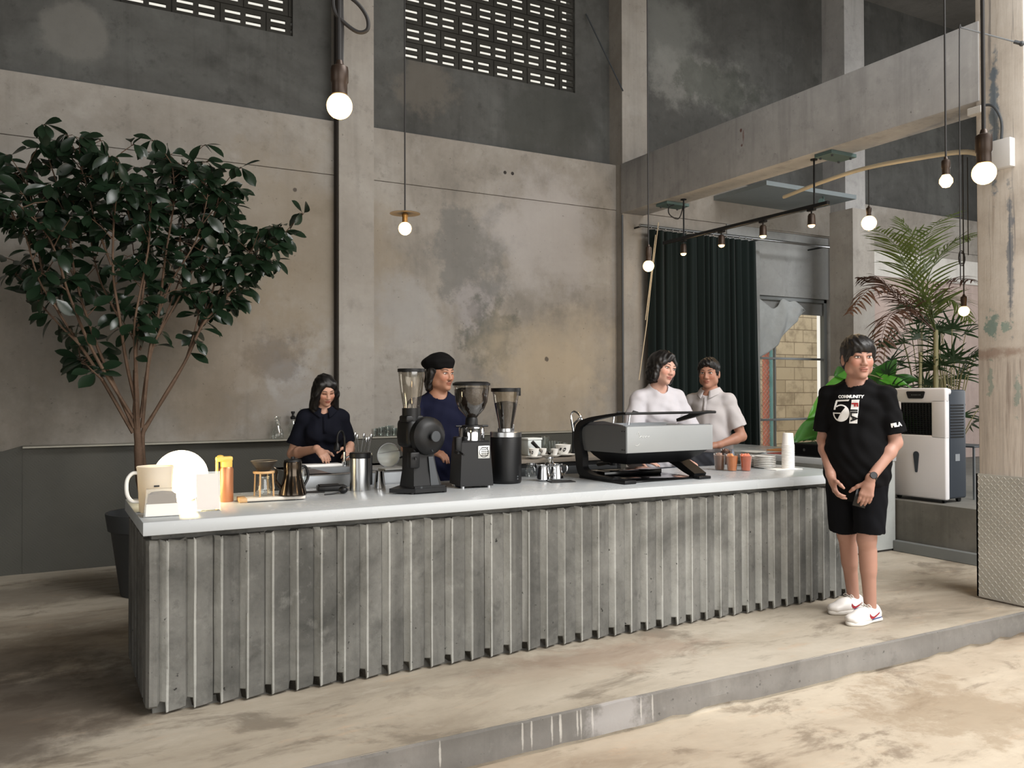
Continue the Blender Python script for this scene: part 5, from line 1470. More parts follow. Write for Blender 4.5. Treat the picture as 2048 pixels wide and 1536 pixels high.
# printed lettering and emblem on the T-shirt, laid onto the cloth
m_print = plain('white_print', (228, 228, 228), .8, 0, .02); m_printred = plain('red_print', (170, 40, 44), .8); m_printblk = plain('black_ink', (16, 16, 18), .8)
def on_cloth(bvh, flat, frame, off):
    """flat (u,v) -> point on the cloth, cast along the frame's -z"""
    o = frame @ Vector((flat[0], flat[1], .3)); d = -(frame.to_3x3() @ Vector((0, 0, 1)))
    hit = bvh.ray_cast(o, d)
    return (hit[0] + hit[1] * off) if hit[0] else frame @ Vector((flat[0], flat[1], 0))
def text_polys(txt, size, rotz=0, bold=0.0, shear=0):
    c = bpy.data.curves.new('lettering', 'FONT'); c.body = txt; c.size = size; c.offset = bold; c.shear = shear; c.align_x = 'CENTER'; c.resolution_u = 2
    o = bpy.data.objects.new('lettering', c); COL.objects.link(o)
    dg = bpy.context.evaluated_depsgraph_get(); me = bpy.data.meshes.new_from_object(o.evaluated_get(dg))
    bpy.data.objects.remove(o)
    bm = bmesh.new(); bm.from_mesh(me); bmesh.ops.triangulate(bm, faces=bm.faces[:]); bmesh.ops.subdivide_edges(bm, edges=[e for e in bm.edges if e.calc_length() > .012], cuts=2)
    vs = [Matrix.Rotation(rotz, 3, 'Z') @ v.co for v in bm.verts]; bm.verts.index_update(); fs = [tuple(v.index for v in f.verts) for f in bm.faces]
    bm.free(); bpy.data.meshes.remove(me)
    return vs, fs
def print_on(name, bvh, frame, vs, fs, mat, parent, off=.003, at2=(0, 0)):
    b = MB(); b.add([on_cloth(bvh, (v[0] + at2[0], v[1] + at2[1]), frame, off) for v in vs], fs)
    return b.build(name, mat, parent, smooth=180)
def grid_poly(fn, nu=10, nv=10):
    vs = [fn(i / nu, j / nv) for j in range(nv + 1) for i in range(nu + 1)]
    fs = [(j * (nu + 1) + i, j * (nu + 1) + i + 1, (j + 1) * (nu + 1) + i + 1, (j + 1) * (nu + 1) + i) for j in range(nv) for i in range(nu)]
    return vs, fs
Mt = G['Mt']; sbv = G['bvh']; sho = G['shirt']
fr = Mt @ T(-.012, -.12, 1.29) @ Matrix(((1, 0, 0, 0), (0, 0, -1, 0), (0, 1, 0, 0), (0, 0, 0, 1)))
vs, fs = text_polys('COMMUNITY', .024, 0, .0012); print_on('lettering', sbv, fr, vs, fs, m_print, sho, at2=(.006, .076))
# big numeral-like emblem: top stroke, stem, round bowl with a wedge, and a lettered flag
def arcstrip(c, r0, r1, a0, a1, n=26, sy=1.0):
    vs = []
    for k in range(n + 1):
        a = a0 + (a1 - a0) * k / n
        for j in range(4):
            r = r0 + (r1 - r0) * j / 3; vs.append((c[0] + r * math.cos(a), c[1] + sy * r * math.sin(a)))
    return vs, [(4 * k + j, 4 * k + j + 1, 4 * k + j + 5, 4 * k + j + 4) for k in range(n) for j in range(3)]
def mark(vf, off=.003): print_on('emblem', sbv, fr, vf[0], vf[1], m_print, sho, off=off)
mark(arcstrip((-.046, -.014), .043, .051, math.radians(-185), math.radians(128), 32))
mark(arcstrip((-.046, -.014), .004, .050, math.radians(-118), math.radians(52), 24), .0034)
mark(grid_poly(lambda u, v: (-.084 + .082 * u + .006 * v, .054 + .010 * v + .004 * u)))
mark(grid_poly(lambda u, v: (-.092 + .012 * u + .010 * v, .006 + .050 * v), 4, 8))
mark(grid_poly(lambda u, v: (-.094 + .050 * u, -.018 + .007 * v), 8, 2))
mark(grid_poly(lambda u, v: (.004 + .044 * u + .012 * v, -.074 + .140 * v), 8, 20))
vs, fs = text_polys('ILA', .050, -PI / 2, .0024); print_on('lettering', sbv, fr, vs, fs, m_printblk, sho, off=.0048, at2=(.014, -.026))
vs, fs = text_polys('F', .050, -PI / 2, .0024); print_on('lettering', sbv, fr, vs, fs, m_printred, sho, off=.0048, at2=(.018, .038))
# small sleeve lettering
a1 = G['A'][1]; ud = (a1['el'] - a1['sh']).normalized(); sp_ = a1['sh'].lerp(a1['el'], .66)
outw = Vector((.55, -.83, 0)); outw = (outw - ud * outw.dot(ud)).normalized(); rx = (-ud).cross(outw)
frs = Matrix(((rx.x, -ud.x, outw.x, sp_.x), (rx.y, -ud.y, outw.y, sp_.y), (rx.z, -ud.z, outw.z, sp_.z), (0, 0, 0, 1)))
vs, fs = text_polys('FILA', .030, 0, .0022); print_on('sleeve_lettering', sbv, frs, vs, fs, m_print, sho, off=.003)

# ---- staff behind the bar
m_navypolo = cloth('navy_polo', (17, 19, 29)); m_navytee = cloth('navy_tee', (22, 25, 46)); m_white = cloth('white_blouse', (190, 188, 194)); m_whitepolo = cloth('white_polo', (188, 184, 185))
m_trs = cloth('dark_trousers', (34, 35, 40)); m_blueg = cloth('grey_blue_trousers', (140, 148, 162))
root = (1.715, 5.90); rz = -10
def L(p): return Vector(loc(root, rz, p))
wr_r = L((1.585, 5.57, 1.035)); wr_l = L((1.825, 5.60, 1.05))
W1 = make_person('person', 'person at the sink with long black hair and a dark navy polo shirt', root, rz, 1.565, lean=13, head=(12, 24, -4), female=True, build=.98, hscale=.90, h=.0036, hair='long', eyes='down', skin=(188, 146, 126),
    arms=[dict(s=-1, el=(-.205, -.03, .985), wr=wr_r, d=(.34, -.60, -.34), n=(.3, .2, -.8), thumb=1, curl=.55, sleeve=.74, sr=(.055, .070)),
          dict(s=1, el=(.180, -.03, 1.0), wr=wr_l, d=(-.22, -.60, -.42), n=(-.4, .2, -.7), thumb=-1, curl=.45, sleeve=.74, sr=(.055, .070))],
    shirt=dict(mat=m_navypolo, hem=.80, grow=.018, skirt=.03, collar=True, wrinkle=.003), pants=dict(mat=m_trs))
simple_shoes(W1, m_darkshoe)

root = (2.335, 5.29); rz = -14
wr_r = L((2.12, 4.96, 1.045)); wr_l = L((2.44, 4.98, 1.03))
BM = make_person('person', 'person in a black beret and navy T-shirt behind the grinders', root, rz, 1.655, lean=5, head=(34, 2, 0), hair='nape', skin=(168, 124, 102), build=1.0,
    arms=[dict(s=-1, el=L((2.06, 5.16, 1.05)), wr=wr_r, d=(.75, -.45, -.25), n=(.1, .2, -.9), thumb=1, curl=.4, sleeve=.72, sr=(.057, .072)),
          dict(s=1, el=L((2.545, 5.22, 1.06)), wr=wr_l, d=(-.3, -.6, -.4), n=(-.3, .2, -.8), thumb=-1, curl=.4, sleeve=.72, sr=(.057, .072))],
    shirt=dict(mat=m_navytee, hem=.80, grow=.018, skirt=.03), pants=dict(mat=m_trs))
simple_shoes(BM, m_darkshoe)
Bd = Field(np.array(BM['Mh'] @ Vector((0, 0, .07))) - .2, np.array(BM['Mh'] @ Vector((0, 0, .07))) + .2, .0045)
Bd.put(P_ell((0, .020, .082), (.106, .122, .052), BM['Mh'] @ rot(-6, 0, 0)), .02); Bd.put(P_ell((0, .012, .050), (.085, .100, .040), BM['Mh']), .03); Bd.put(P_ell((.02, .03, .12), (.06, .07, .03), BM['Mh']), .03)
Bd.put(P_ell((0, -.02, -.06), (.12, .14, .085), BM['Mh']), .01, 'sub')
Bd.disp(lambda x, y, z: .002 * np.sin(60 * x + 30 * z) * np.sin(50 * y))
link('beret', Bd.mesh('beret')[0], cloth('black_felt', (14, 14, 15)), BM['per'])
# thin moustache
b = MB()
for sx in (-1, 1): b.tube([(sx * .002, -.1015, -.051), (sx * .012, -.0995, -.052), (sx * .022, -.093, -.057)], [.0012, .0018, .0008], 6)
mo = b.build('moustache', m_hair, BM['per']); mo.matrix_local = BM['Mh']

root = (4.07, 5.16); rz = -12
hr = at(1318, 931, z=.868); hl = at(1385, 930, z=.868)
W2 = make_person('person', 'person in a loose white blouse with chin-length black hair leaning over the bar', root, rz, 1.73, lean=16, side=-2, head=(14, 4, 12), female=True, build=1.10, hair='bob', skin=(198, 158, 142),
    arms=[dict(s=-1, el=L((3.79, 5.05, 1.09)), wr=L((hr.x - .08, hr.y + .13, .904)), d=(.55, -.62, -.14), n=(0, 0, -1), thumb=-1, curl=.12, sleeve=.92, sr=(.064, .088)),
          dict(s=1, el=L((4.30, 4.98, 1.08)), wr=L((hl.x - .02, hl.y + .13, .904)), d=(.35, -.75, -.14), n=(0, 0, -1), thumb=1, curl=.12, sleeve=.92, sr=(.064, .088))],
    shirt=dict(mat=m_white, hem=.84, grow=.024, skirt=.045, w=1.0, wrinkle=.003, name='blouse'), pants=dict(mat=m_blueg))
simple_shoes(W2, m_darkshoe)

root = (4.69, 5.20); rz = -66
PM = make_person('person', 'person in a white polo shirt with short black hair behind the iced drinks', root, rz, 1.68, lean=3, head=(10, 3, 0), hair='short', skin=(166, 122, 102), build=1.0,
    arms=[dict(s=-1, el=(-.245, -.01, 1.05), wr=(-.21, -.20, .96), d=(.1, -.85, -.4), n=(.5, 0, -.6), thumb=1, curl=.3, sleeve=.72, sr=(.056, .068)),
          dict(s=1, el=(.250, .02, 1.055), wr=(.145, -.185, .995), d=(-.72, -.6, -.05), n=(-.3, .3, -.85), thumb=-1, curl=.35, sleeve=.74, sr=(.056, .070))],
    shirt=dict(mat=m_whitepolo, hem=.93, grow=.016, skirt=.022, collar=True, vneck=True, wrinkle=.0025), pants=dict(mat=m_blueg))
simple_shoes(PM, m_darkshoe)
# ================================================================== window bay, curtain, lamps, pipes, cooler
# --- window 3: frame with mullions, chain link, cloth, and the yard wall beyond
m_frame = plain('grey_window_frame', (112, 116, 116), .5, .3)
WX0, WX1, WZ0, WZ1 = 7.73, 9.03, .55, 2.62
fy = 7.80
b = MB()
for a, c in ((WX0, WX0 + .05), (WX1 - .06, WX1)): b.rbox(a, c, fy - .03, fy + .04, WZ0, WZ1, .004, 1)
b.rbox(WX0, WX1, fy - .03, fy + .04, WZ1 - .05, WZ1, .004, 1); b.rbox(WX0, WX1, fy - .03, fy + .04, WZ0, WZ0 + .05, .004, 1)
xm = at(1549, 760, y=fy).x
b.rbox(xm - .009, xm + .009, fy - .02, fy + .02, WZ0, 2.36, .003, 1)
for py_ in (718, 838):
    zz = at(1600, py_, y=fy).z; b.rbox(WX0, WX1, fy - .022, fy + .018, zz - .014, zz + .014, .003, 1)
ztop = at(1620, 630, y=fy).z
win = struct(b.build('window_3', m_frame))
b = MB(); b.box(WX0 + .05, WX1 - .06, fy + .005, fy + .035, ztop, WZ1 - .05); b.build('top_panel', plain('weathered_board', (128, 130, 130), .8, 0, .3, 6), win, smooth=None)
g = NT('galvanised_wire'); m_wire = g.done(lin((150, 146, 138)), .5, .6)
b = MB(); cx0, cx1, cz0, cz1 = WX0 + .04, xm - .02, WZ0 + .05, at(1530, 716, y=fy).z + .55; st = .062
k = -40
while k < 60:
    for sgn in (1, -1):
        pts_ = []
        x_ = cx0
        t0 = k * st
        # clip the diagonal to the panel
        za, zb = (cz0 + t0, cz0 + t0 + (cx1 - cx0)) if sgn > 0 else (cz0 + t0 + (cx1 - cx0), cz0 + t0)
        if max(za, zb) <= cz0 or min(za, zb) >= cz1: continue
        xa, xb = cx0, cx1
        def xat(z): return cx0 + (z - za) / (zb - za) * (cx1 - cx0)
        if za < cz0: xa = xat(cz0); za = cz0
        if za > cz1: xa = xat(cz1); za = cz1
        if zb < cz0: xb = xat(cz0); zb = cz0
        if zb > cz1: xb = xat(cz1); zb = cz1
        if xb - xa > .01: b.rod((xa, fy + .055 + .004 * sgn, za), (xb, fy + .055 + .004 * sgn, zb), .0022, 4)
    k += 1
b.build('chain_link', m_wire, win)
# grey cloth slung across the top of the window
g = NT('grey_cloth_sheet'); n_ = g.noise(14, 5, .6)
m_sheet = g.done(g.mix(n_, lin((148, 152, 153)), lin((176, 180, 181))), .9, 0, g.bump(n_, .2, .004), .2)
b = MB(); nu, nv = 40, 30; vs = []
cl = lambda px, py: at(px, py, y=fy - .07)
ptop = smoothpath([cl(1503, 597), cl(1513, 593), cl(1530, 607), cl(1545, 617), cl(1556, 612), cl(1563, 598), cl(1578, 603), cl(1592, 603), cl(1608, 620)], 6)
pbot = smoothpath([cl(1504, 722), cl(1520, 716), cl(1540, 701), cl(1556, 688), cl(1570, 668), cl(1584, 651), cl(1596, 638), cl(1604, 629), cl(1609, 622)], 6)
for j in range(nv + 1):
    for i in range(nu + 1):
        f = i / nu * (len(ptop) - 1); a_ = min(int(f), len(ptop) - 2); t_ = f - a_
        A_ = ptop[a_].lerp(ptop[a_ + 1], t_); B_ = pbot[a_].lerp(pbot[a_ + 1], t_)
        p = A_.lerp(B_, j / nv); u = i / nu; v = j / nv
        p.y += .024 * math.sin(17 * u + 6 * v) * (.4 + v * .5) + .006 * math.sin(37 * u - 9 * v) * v - .05 * math.sin(PI * v) * math.sin(PI * u)
        vs.append(p)
b.add(vs, [(j * (nu + 1) + i, j * (nu + 1) + i + 1, (j + 1) * (nu + 1) + i + 1, (j + 1) * (nu + 1) + i) for j in range(nv) for i in range(nu)])
o = b.build('window_cloth', m_sheet, smooth=180); sm = o.modifiers.new('thick', 'SOLIDIFY'); sm.thickness = .004
tag(o, 'grey cloth slung across the top corner of the window', 'cloth')
# cord hanging in the window
b = MB(); b.tube(smoothpath([at(1512, 722, y=fy - .06), at(1514, 760, y=fy - .06), at(1521, 800, y=fy - .06), at(1517, 850, y=fy - .06), at(1520, 905, y=fy - .06)]), .006, 6)
tag(b.build('loose_cord', plain('pale_cord', (214, 190, 160), .8)), 'pale loose cord hanging down inside the window', 'cord')
# the yard outside: pipes against a block wall, open sky to the side
m_pipe1 = plain('salmon_pipe', (196, 122, 102), .6, 0, .12); m_pipe2 = plain('turquoise_pipe', (140, 200, 200), .6, 0, .1)
for px, r_, m_, lab in ((1532, .045, m_pipe1, 'salmon painted pipe standing outside the window'), (1541.3, .030, m_pipe2, 'turquoise painted pipe standing outside the window')):
    p = at(px, 800, y=8.35); b = MB(); b.cyl(r_, -.1, 2.25 if r_ > .04 else 2.4, 18, T(p.x, 8.35, 0)); tag(b.build('drain_pipe', m_, smooth=40), lab, 'pipe')
g = NT('yard_block_wall')
br = g.n('ShaderNodeTexBrick'); g.put(br.inputs['Vector'], g.mapping(ro=(math.radians(90), 0, 0)))
br.inputs['Color1'].default_value = lin((190, 178, 154)); br.inputs['Color2'].default_value = lin((166, 154, 130)); br.inputs['Mortar'].default_value = lin((128, 116, 96))
br.inputs['Scale'].default_value = 1.0; br.inputs['Mortar Size'].default_value = .008; br.inputs['Brick Width'].default_value = .40; br.inputs['Row Height'].default_value = .20; br.inputs['Mortar Smooth'].default_value = .4
n_ = g.noise(4, 6, .65)
m_yard = g.done(g.mix(g.range(n_, .45, .7, 0, .5), br.outputs[0], lin((96, 84, 66))), .9, 0, g.bump(n_, .4, .01))
yx = at(1634, 700, y=9.6).x
b = MB(); b.box(6.6, yx, 9.6, 9.8, -.2, 4.2); struct(b.build('wall_yard', m_yard, smooth=None))
b = MB(); b.box(4, 16, 8.0, 16, -.3, -.2); struct(b.build('ground_yard', m_floor2, smooth=None))

# --- dark green curtain hung from a rail
g = NT('dark_green_velvet'); n_ = g.noise(5, 5, .6, co=g.mapping(sc=(6, 1, .25)))
m_curt = g.done(g.mix(n_, lin((9, 18, 17)), lin((18, 31, 30))), .85, 0, None, .2, Sheen_Weight=.08, Sheen_Roughness=.5)
ct0, ct1 = at(1297, 450, y=7.42), at(1506, 466, y=7.42)
b = MB(); nu, nv = 300, 12; vs = []
for j in range(nv + 1):
    v = j / nv; z = 3.20 * (1 - v) + .06 * v
    for i in range(nu + 1):
        u = i / nu; x = ct0.x + (ct1.x + .03 + .05 * v - ct0.x) * u
        ph = 2 * PI * 15 * u + 1.5 * math.sin(9 * u) + .9 * math.sin(23 * u + 1)
        y = 7.42 + (.026 + .010 * v) * (1 + .5 * math.sin(17 * u)) * math.sin(ph + .25 * v) + .010 * math.sin(2.3 * ph + 2 * v)
        vs.append((x + .012 * math.cos(ph), y, z))
b.add(vs, [(j * (nu + 1) + i, j * (nu + 1) + i + 1, (j + 1) * (nu + 1) + i + 1, (j + 1) * (nu + 1) + i) for j in range(nv) for i in range(nu)])
cu = thing('curtain', 'tall dark green curtain hanging between the column and the window', 'curtain')
b.build('cloth', m_curt, cu, smooth=180)
b = MB()
e0, e1 = Vector((ct0.x - .12, 7.42, 3.235)), Vector((at(1662, 490, y=7.42).x, 7.42, 3.235))
b.rod(e0, e1, .017, 12)
cr_ = b.build('curtain_rail', m_steel, cu)
for k in range(16):
    x = ct0.x + (ct1.x - ct0.x) * (k + .3) / 15.6
    b = MB(); b.lathe([(.018, -.004), (.022, 0), (.018, .004), (.0165, 0), (.018, -.004)], 12, T(x, 7.42, 3.222) @ rot(0, 90, 0)); b.build('curtain_ring', m_steel, cu)
for x in (e0.x + .05, (e0.x + e1.x) / 2 + .3, e1.x - .1):
    b = MB(); b.rod((x, 7.42, 3.235), (x, 7.70, 3.235), .01, 8); b.build('bracket', m_black, cr_)
# pull cords by the column
for k, (pa, pb) in enumerate((((1317, 445), (1278, 760)), ((1311, 470), (1291, 640)))):
    A_, B_ = at(*pa, y=7.36), at(*pb, y=7.2)
    b = MB(); b.tube([A_, A_.lerp(B_, .5) + Vector((0, 0, -.02)), B_] if k else [A_, A_.lerp(B_, .33), A_.lerp(B_, .66) + Vector((.01, 0, 0)), B_], .005, 6)
    tag(b.build('pull_cord', plain('beige_cord', (196, 180, 152), .8)), ['long beige pull cord slanting down before the column', 'short beige pull cord beside the longer one'][k], 'cord')
# dark pipe on the column corner
b = MB(); p = at(1246, 600, y=7.55); b.rod((p.x, 7.555, 1.0), (p.x, 7.555, 3.36), .011, 8)
tag(b.build('conduit', m_dgrey), 'thin dark grey conduit running up the column beside the plaster wall', 'pipe')

# --- pendant lamps
m_socket = plain('dark_bronze_socket', (58, 46, 38), .4, .5)
m_cable = plain('black_cable', (30, 28, 28), .7)
m_brass = plain('aged_brass', (150, 112, 62), .35, .8)
def bulbmat(name, rgb, s_): return emit(name, rgb, s_)
m_bulb = emit('warm_bulb', (255, 214, 150), 3.6); m_bulb2 = emit('warm_globe_bulb', (255, 220, 160), 3.4)
def point(parent, z, power, r_=.05):
    l = bpy.data.lights.new('bulb_light', 'POINT'); l.energy = power; l.color = (1.0, .68, .36); l.shadow_soft_size = r_
    o = bpy.data.objects.new('bulb_light', l); COL.objects.link(o); o.parent = parent; o.location = (0, 0, z)
def pendant(label, loc_, rb, rs, top=6.8, disc=False, power=14, mat=None, globe=True, cable_r=.0045, sock=.07):
    t = thing('pendant_lamp', label, 'lamp', loc_, 0)
    h = top - loc_[2]
    b = MB(); b.rod((0, 0, rb + sock), (0, 0, h), cable_r, 8); b.build('cable', m_cable, t)
    b = MB(); b.lathe([(0, rb + sock + .012), (rs * .35, rb + sock + .012), (rs * .5, rb + sock), (rs * .95, rb + sock - .006), (rs, rb + sock - .014), (rs, rb + .030), (rs * .88, rb + .026), (rs * .88, rb - .004), (rs * .6, rb - .006)], 24); b.build('socket', m_socket if not disc else m_brass, t)
    if disc:
        b = MB(); b.lathe([(.012, rb + .052), (.082, rb + .047), (.084, rb + .045), (.012, rb + .049)], 40); b.build('disc_shade', plain('disc_grey', (96, 88, 76), .4, .5), t)
    b = MB()
    if globe: b.ball((0, 0, 0), rb, 28, 18)
    else: b.lathe([(0, -rb * 1.15), (rb * .55, -rb * 1.0), (rb, -rb * .35), (rb * .98, rb * .2), (rb * .6, rb * .8), (rb * .48, rb * 1.05)], 24)
    b.build('bulb', mat or m_bulb, t, smooth=180)
    point(t, -rb - .03, power)
    return t
tA = pendant('pendant lamp with a coiled black cable in front of the column', tuple(at(679, 212, d=2.25)), .034, .0235, power=14, sock=.075, cable_r=.006)
p = tA.location
b = MB(); zz = .50
b.tube(smoothpath([(0, 0, .50), (-.004, .002, .40), (-.014, .006, .31), (-.012, .005, .255), (.012, -.006, .222), (.044, -.022, .198), (.066, -.033, .205), (.066, -.033, .235), (.048, -.024, .268), (.022, -.012, .292), (.002, -.002, .30), (-.008, .003, .34), (0, 0, .42)], 8), .0052, 8)
b.tube([(.006, 0, .11), (.008, 0, .20), (.006, 0, .29)], .005, 8); b.build('cable_loop', m_cable, tA)
pendant('pendant lamp with thin flat disc hanging over the grinders', tuple(at(810, 457, y=4.35)), .036, .017, disc=True, power=7, sock=.05)
pendant('pendant lamp hanging over the iced drinks near the curtain', tuple(at(1297, 532, y=4.35)), .036, .020, power=7, sock=.09)
pendant('pendant lamp on a long cable in front of the beam', tuple(at(1892, 361, d=4.0)), .030, .020, power=6, globe=False)
pendant('big pendant lamp hanging before the painted pillar', tuple(at(1968, 346, d=2.55)), .034, .0235, power=10, sock=.085, cable_r=.006)
pendant('round globe pendant lamp behind the beam above the palm', tuple(at(1738, 446, d=7.0)), .060, .022, top=at(1737, 335, d=7.0).z, power=12, mat=m_bulb2)
tg = pendant('small pendant lamp hanging low among the palm leaves beside the pillar', tuple(at(1928, 622, d=6.0)), .036, .022, top=at(1926, 304, d=6.0).z, power=5, globe=True)
b = MB(); b.tube([(-.02 + .035 * math.cos(a_ * .5), 0, .36 + .05 * math.sin(a_ * .5) + .001 * a_) for a_ in range(26)], .004, 6); b.tube([(.055, 0, .40), (.055, 0, 1.1)], .0035, 6); b.build('cable_loop', m_cable, tg)

# --- track with spot lamps under the beam
tk = thing('track_rail', 'black lighting track hung on rods beneath the beam', 'lighting track', (0, 0, 0), 0)
TX = 5.72
b = MB(); b.rbox(TX - .018, TX + .018, 4.90, 7.05, 2.968, 3.0, .003, 1); b.build('rail', m_black, tk)
for y in (5.05, 6.73):
    b = MB(); b.rod((TX, y, 3.0), (TX, y, 3.386), .008, 8); b.cyl(.03, 3.375, 3.386, 16, T(TX, y, 0)); b.build('rod', m_black, tk)
for k, (y, lab) in enumerate(((6.736, 'track spot lamp before the curtain at the far track end'), (6.179, 'track spot lamp second from the curtain end'), (5.638, 'track spot lamp third from the curtain end'), (5.081, 'track spot lamp at the track end nearest the pillar'))):
    t = thing('spot_lamp', lab, 'lamp', (TX, y, 2.84), 0, 'track spot lamps')
    b = MB(); b.rbox(-.016, .016, -.04, .04, .108, .130, .003, 1); b.rod((0, 0, .06), (0, 0, .11), .007, 8); b.build('adapter', m_black, t)
    b = MB(); b.lathe([(0, .085), (.022, .085), (.030, .07), (.034, -.012), (.031, -.012), (.028, .0), (0, .0)], 24); b.build('housing', m_socket, t)
    b = MB(); b.ball((0, 0, -.012), (.029, .029, .022), 20, 12); b.build('bulb', m_bulb, t, smooth=180)
    point(t, -.06, 4)
# teal plates bolted under the beam
m_teal = plain('teal_painted_steel', (84, 106, 104), .5, .2, .15)
for y, lab in ((6.95, 'teal steel plate bolted under the beam next to the curtain'), (4.86, 'teal steel plate bolted under the beam above the track end')):
    t = thing('steel_plate', lab, 'bracket', (5.74, y, 3.384), 0)
    b = MB(); b.rbox(-.13, .17, -.09, .09, -.03, 0, .003, 1); b.build('plate', m_teal, t)
    for q in ((-.09, -.06), (.13, -.06), (-.09, .06), (.13, .06)):
        b = MB(); b.cyl(.010, -.045, -.03, 6, T(q[0], q[1], 0)); b.build('bolt', m_dgrey, t)
b = MB(); b.tube(smoothpath([(5.70, 6.86, 3.35), (5.60, 6.82, 3.30), (5.58, 6.78, 3.22), (5.66, 6.74, 3.18), (5.715, 6.735, 3.30), (5.72, 6.73, 3.37)]), .006, 8)
tag(b.build('cable', m_cable), 'short looped black cable between the teal plate and track rod', 'cable')
# pipes and wires
b = MB(); b.tube(smoothpath([at(1568, 394, d=8.4), at(1650, 362, d=7.6), at(1737, 335, d=7.0), at(1850, 314, d=6.4), at(1926, 304, d=6.0), Vector((5.72, 3.55, at(1950, 300, d=5.75).z))]), .018, 10)
tag(b.build('conduit', plain('beige_conduit', (198, 188, 166), .6)), 'long beige conduit sweeping under the ceiling behind the beam', 'pipe')
b = MB(); A_, B_ = at(1475, 378, y=7.3), at(1612, 398, y=7.3); b.box(A_.x, B_.x + .35, 6.85, 7.70, A_.z - .05, A_.z)
dp = tag(b.build('duct_panel', plain('blue_grey_sheet', (132, 142, 146), .5, .2, .1), smooth=None), 'blue grey sheet panel fixed to the wall above the curtain behind the beam', 'panel')
b = MB(); b.rod((B_.x - .1, 6.95, A_.z - .05), (B_.x - .1, 6.95, A_.z - .12), .012, 8); b.rod((B_.x - .2, 6.90, A_.z - .12), (B_.x - .02, 7.0, A_.z - .12), .03, 14); b.build('pipe_stub', m_teal, dp)
# wire rope with turnbuckle on the pillar and box with cable
t = thing('wire_rope', 'wire rope with turnbuckle stretched across the pillar top', 'wire', (0, 0, 0), 0)
A_, B_ = at(1922, 55, d=5.2), at(2046, 88, d=5.05)
b = MB(); b.tube([A_, B_], .005, 6); b.build('rope', m_steel_sat, t)
C_ = A_.lerp(B_, .86); D_ = A_.lerp(B_, .98); b = MB(); b.rod(C_, D_, .011, 8); b.ball(tuple(D_), .016, 8, 6); b.build('turnbuckle', m_dgrey, t)
b = MB(); b.tube(smoothpath([A_, at(1919, 62, d=5.2), at(1919, 220, d=5.2), at(1920, 420, d=5.2), at(1921, 560, d=5.2)]), .004, 6)
tag(b.build('cable', m_cable), 'thin black cable dropping from the wire rope past the beam end', 'cable')
jb = thing('junction_box', 'white plastic junction box with cable on the pillar', 'electrical box', (5.575, 3.36, 2.98), 0)
b = MB(); b.rbox(-.06, 0, -.10, .05, -.10, .09, .006, 2); b.build('box', plain('white_plastic', (206, 204, 202), .5), jb)
b = MB(); b.tube(smoothpath([(-.02, -.02, .09), (-.02, -.02, .22), (-.02, .03, .33), (-.02, .10, .36), (-.015, .16, .36)]), .009, 8); b.build('cable', m_dgrey, jb)
b = MB(); b.rbox(-.05, .005, .10, .20, .31, .36, .004, 1); b.build('cable_clamp', m_whiteband, jb)
# cable on the upper wall
b = MB(); A_, B_ = at(1172, 28, y=7.79), at(1246, 182, y=7.5); b.tube([A_, B_], .008, 6); tag(b.build('stay_wire', m_dgrey), 'slanting wire between upper wall and column beside the vent blocks', 'wire')

# --- tread plate cladding of the pillar foot
g = NT('bright_tread_plate'); n_ = g.noise(5, 5, .6)
m_tread = g.done(g.mix(n_, lin((176, 174, 166)), lin((200, 198, 190))), g.ramp(n_, [(.3, .42), (.7, .58)]), .35, None, .5)
pc = thing('pillar_cladding', 'silver tread plate cladding around the foot of the painted pillar', 'cladding', (0, 0, 0), 0)
b = MB(); b.box(5.563, 5.575, 3.185, 3.542, .012, .845); b.box(5.563, 5.99, 3.53, 3.542, .012, .845); b.box(5.563, 5.99, 3.185, 3.20, .012, .845)
b.build('sheet', m_tread, pc, smooth=None)
b = MB()
ny, nz_ = 15, 34
for i in range(ny):
    for j in range(nz_):
        y = 3.195 + (i + .5) * .34 / ny; z = .02 + (j + .5) * .82 / nz_
        d1 = Vector((0, 1, 1)).normalized() if (i + j) % 2 else Vector((0, 1, -1)).normalized(); d2 = Vector((0, -d1.z, d1.y))
        c_ = Vector((5.563, y, z)); l_, w_ = .0145, .0042
        vs = [c_ - d1 * l_, c_ + d2 * w_, c_ + d1 * l_, c_ - d2 * w_, c_ + Vector((-.0028, 0, 0)) - d1 * l_ * .4, c_ + Vector((-.0028, 0, 0)) + d1 * l_ * .4]
        b.add(vs, [(0, 1, 5, 4), (1, 2, 5), (2, 3, 4, 5), (3, 0, 4)])
o = b.build('tread_pattern', m_tread, pc, smooth=None)

# --- evaporative air cooler
ac = thing('air_cooler', 'large white and black evaporative air cooler on castors beside the palms', 'air cooler', (6.72, 4.54, .447), 0)
m_acw = plain('cooler_white', (212, 210, 212), .4, 0, .02); m_acd = plain('cooler_dark', (44, 50, 58), .5, 0, .05)
W_ = .56
# local: front faces -x, runs along +y from 0 to W_, depth +x
def profile(x0, x1, z0, z1, y0, y1, r): return None
b = MB(); b.rbox(.035, .30, .012, W_ - .012, .035, .975, .02, 3); b.build('rear_body', m_acd, ac)
front = MB()
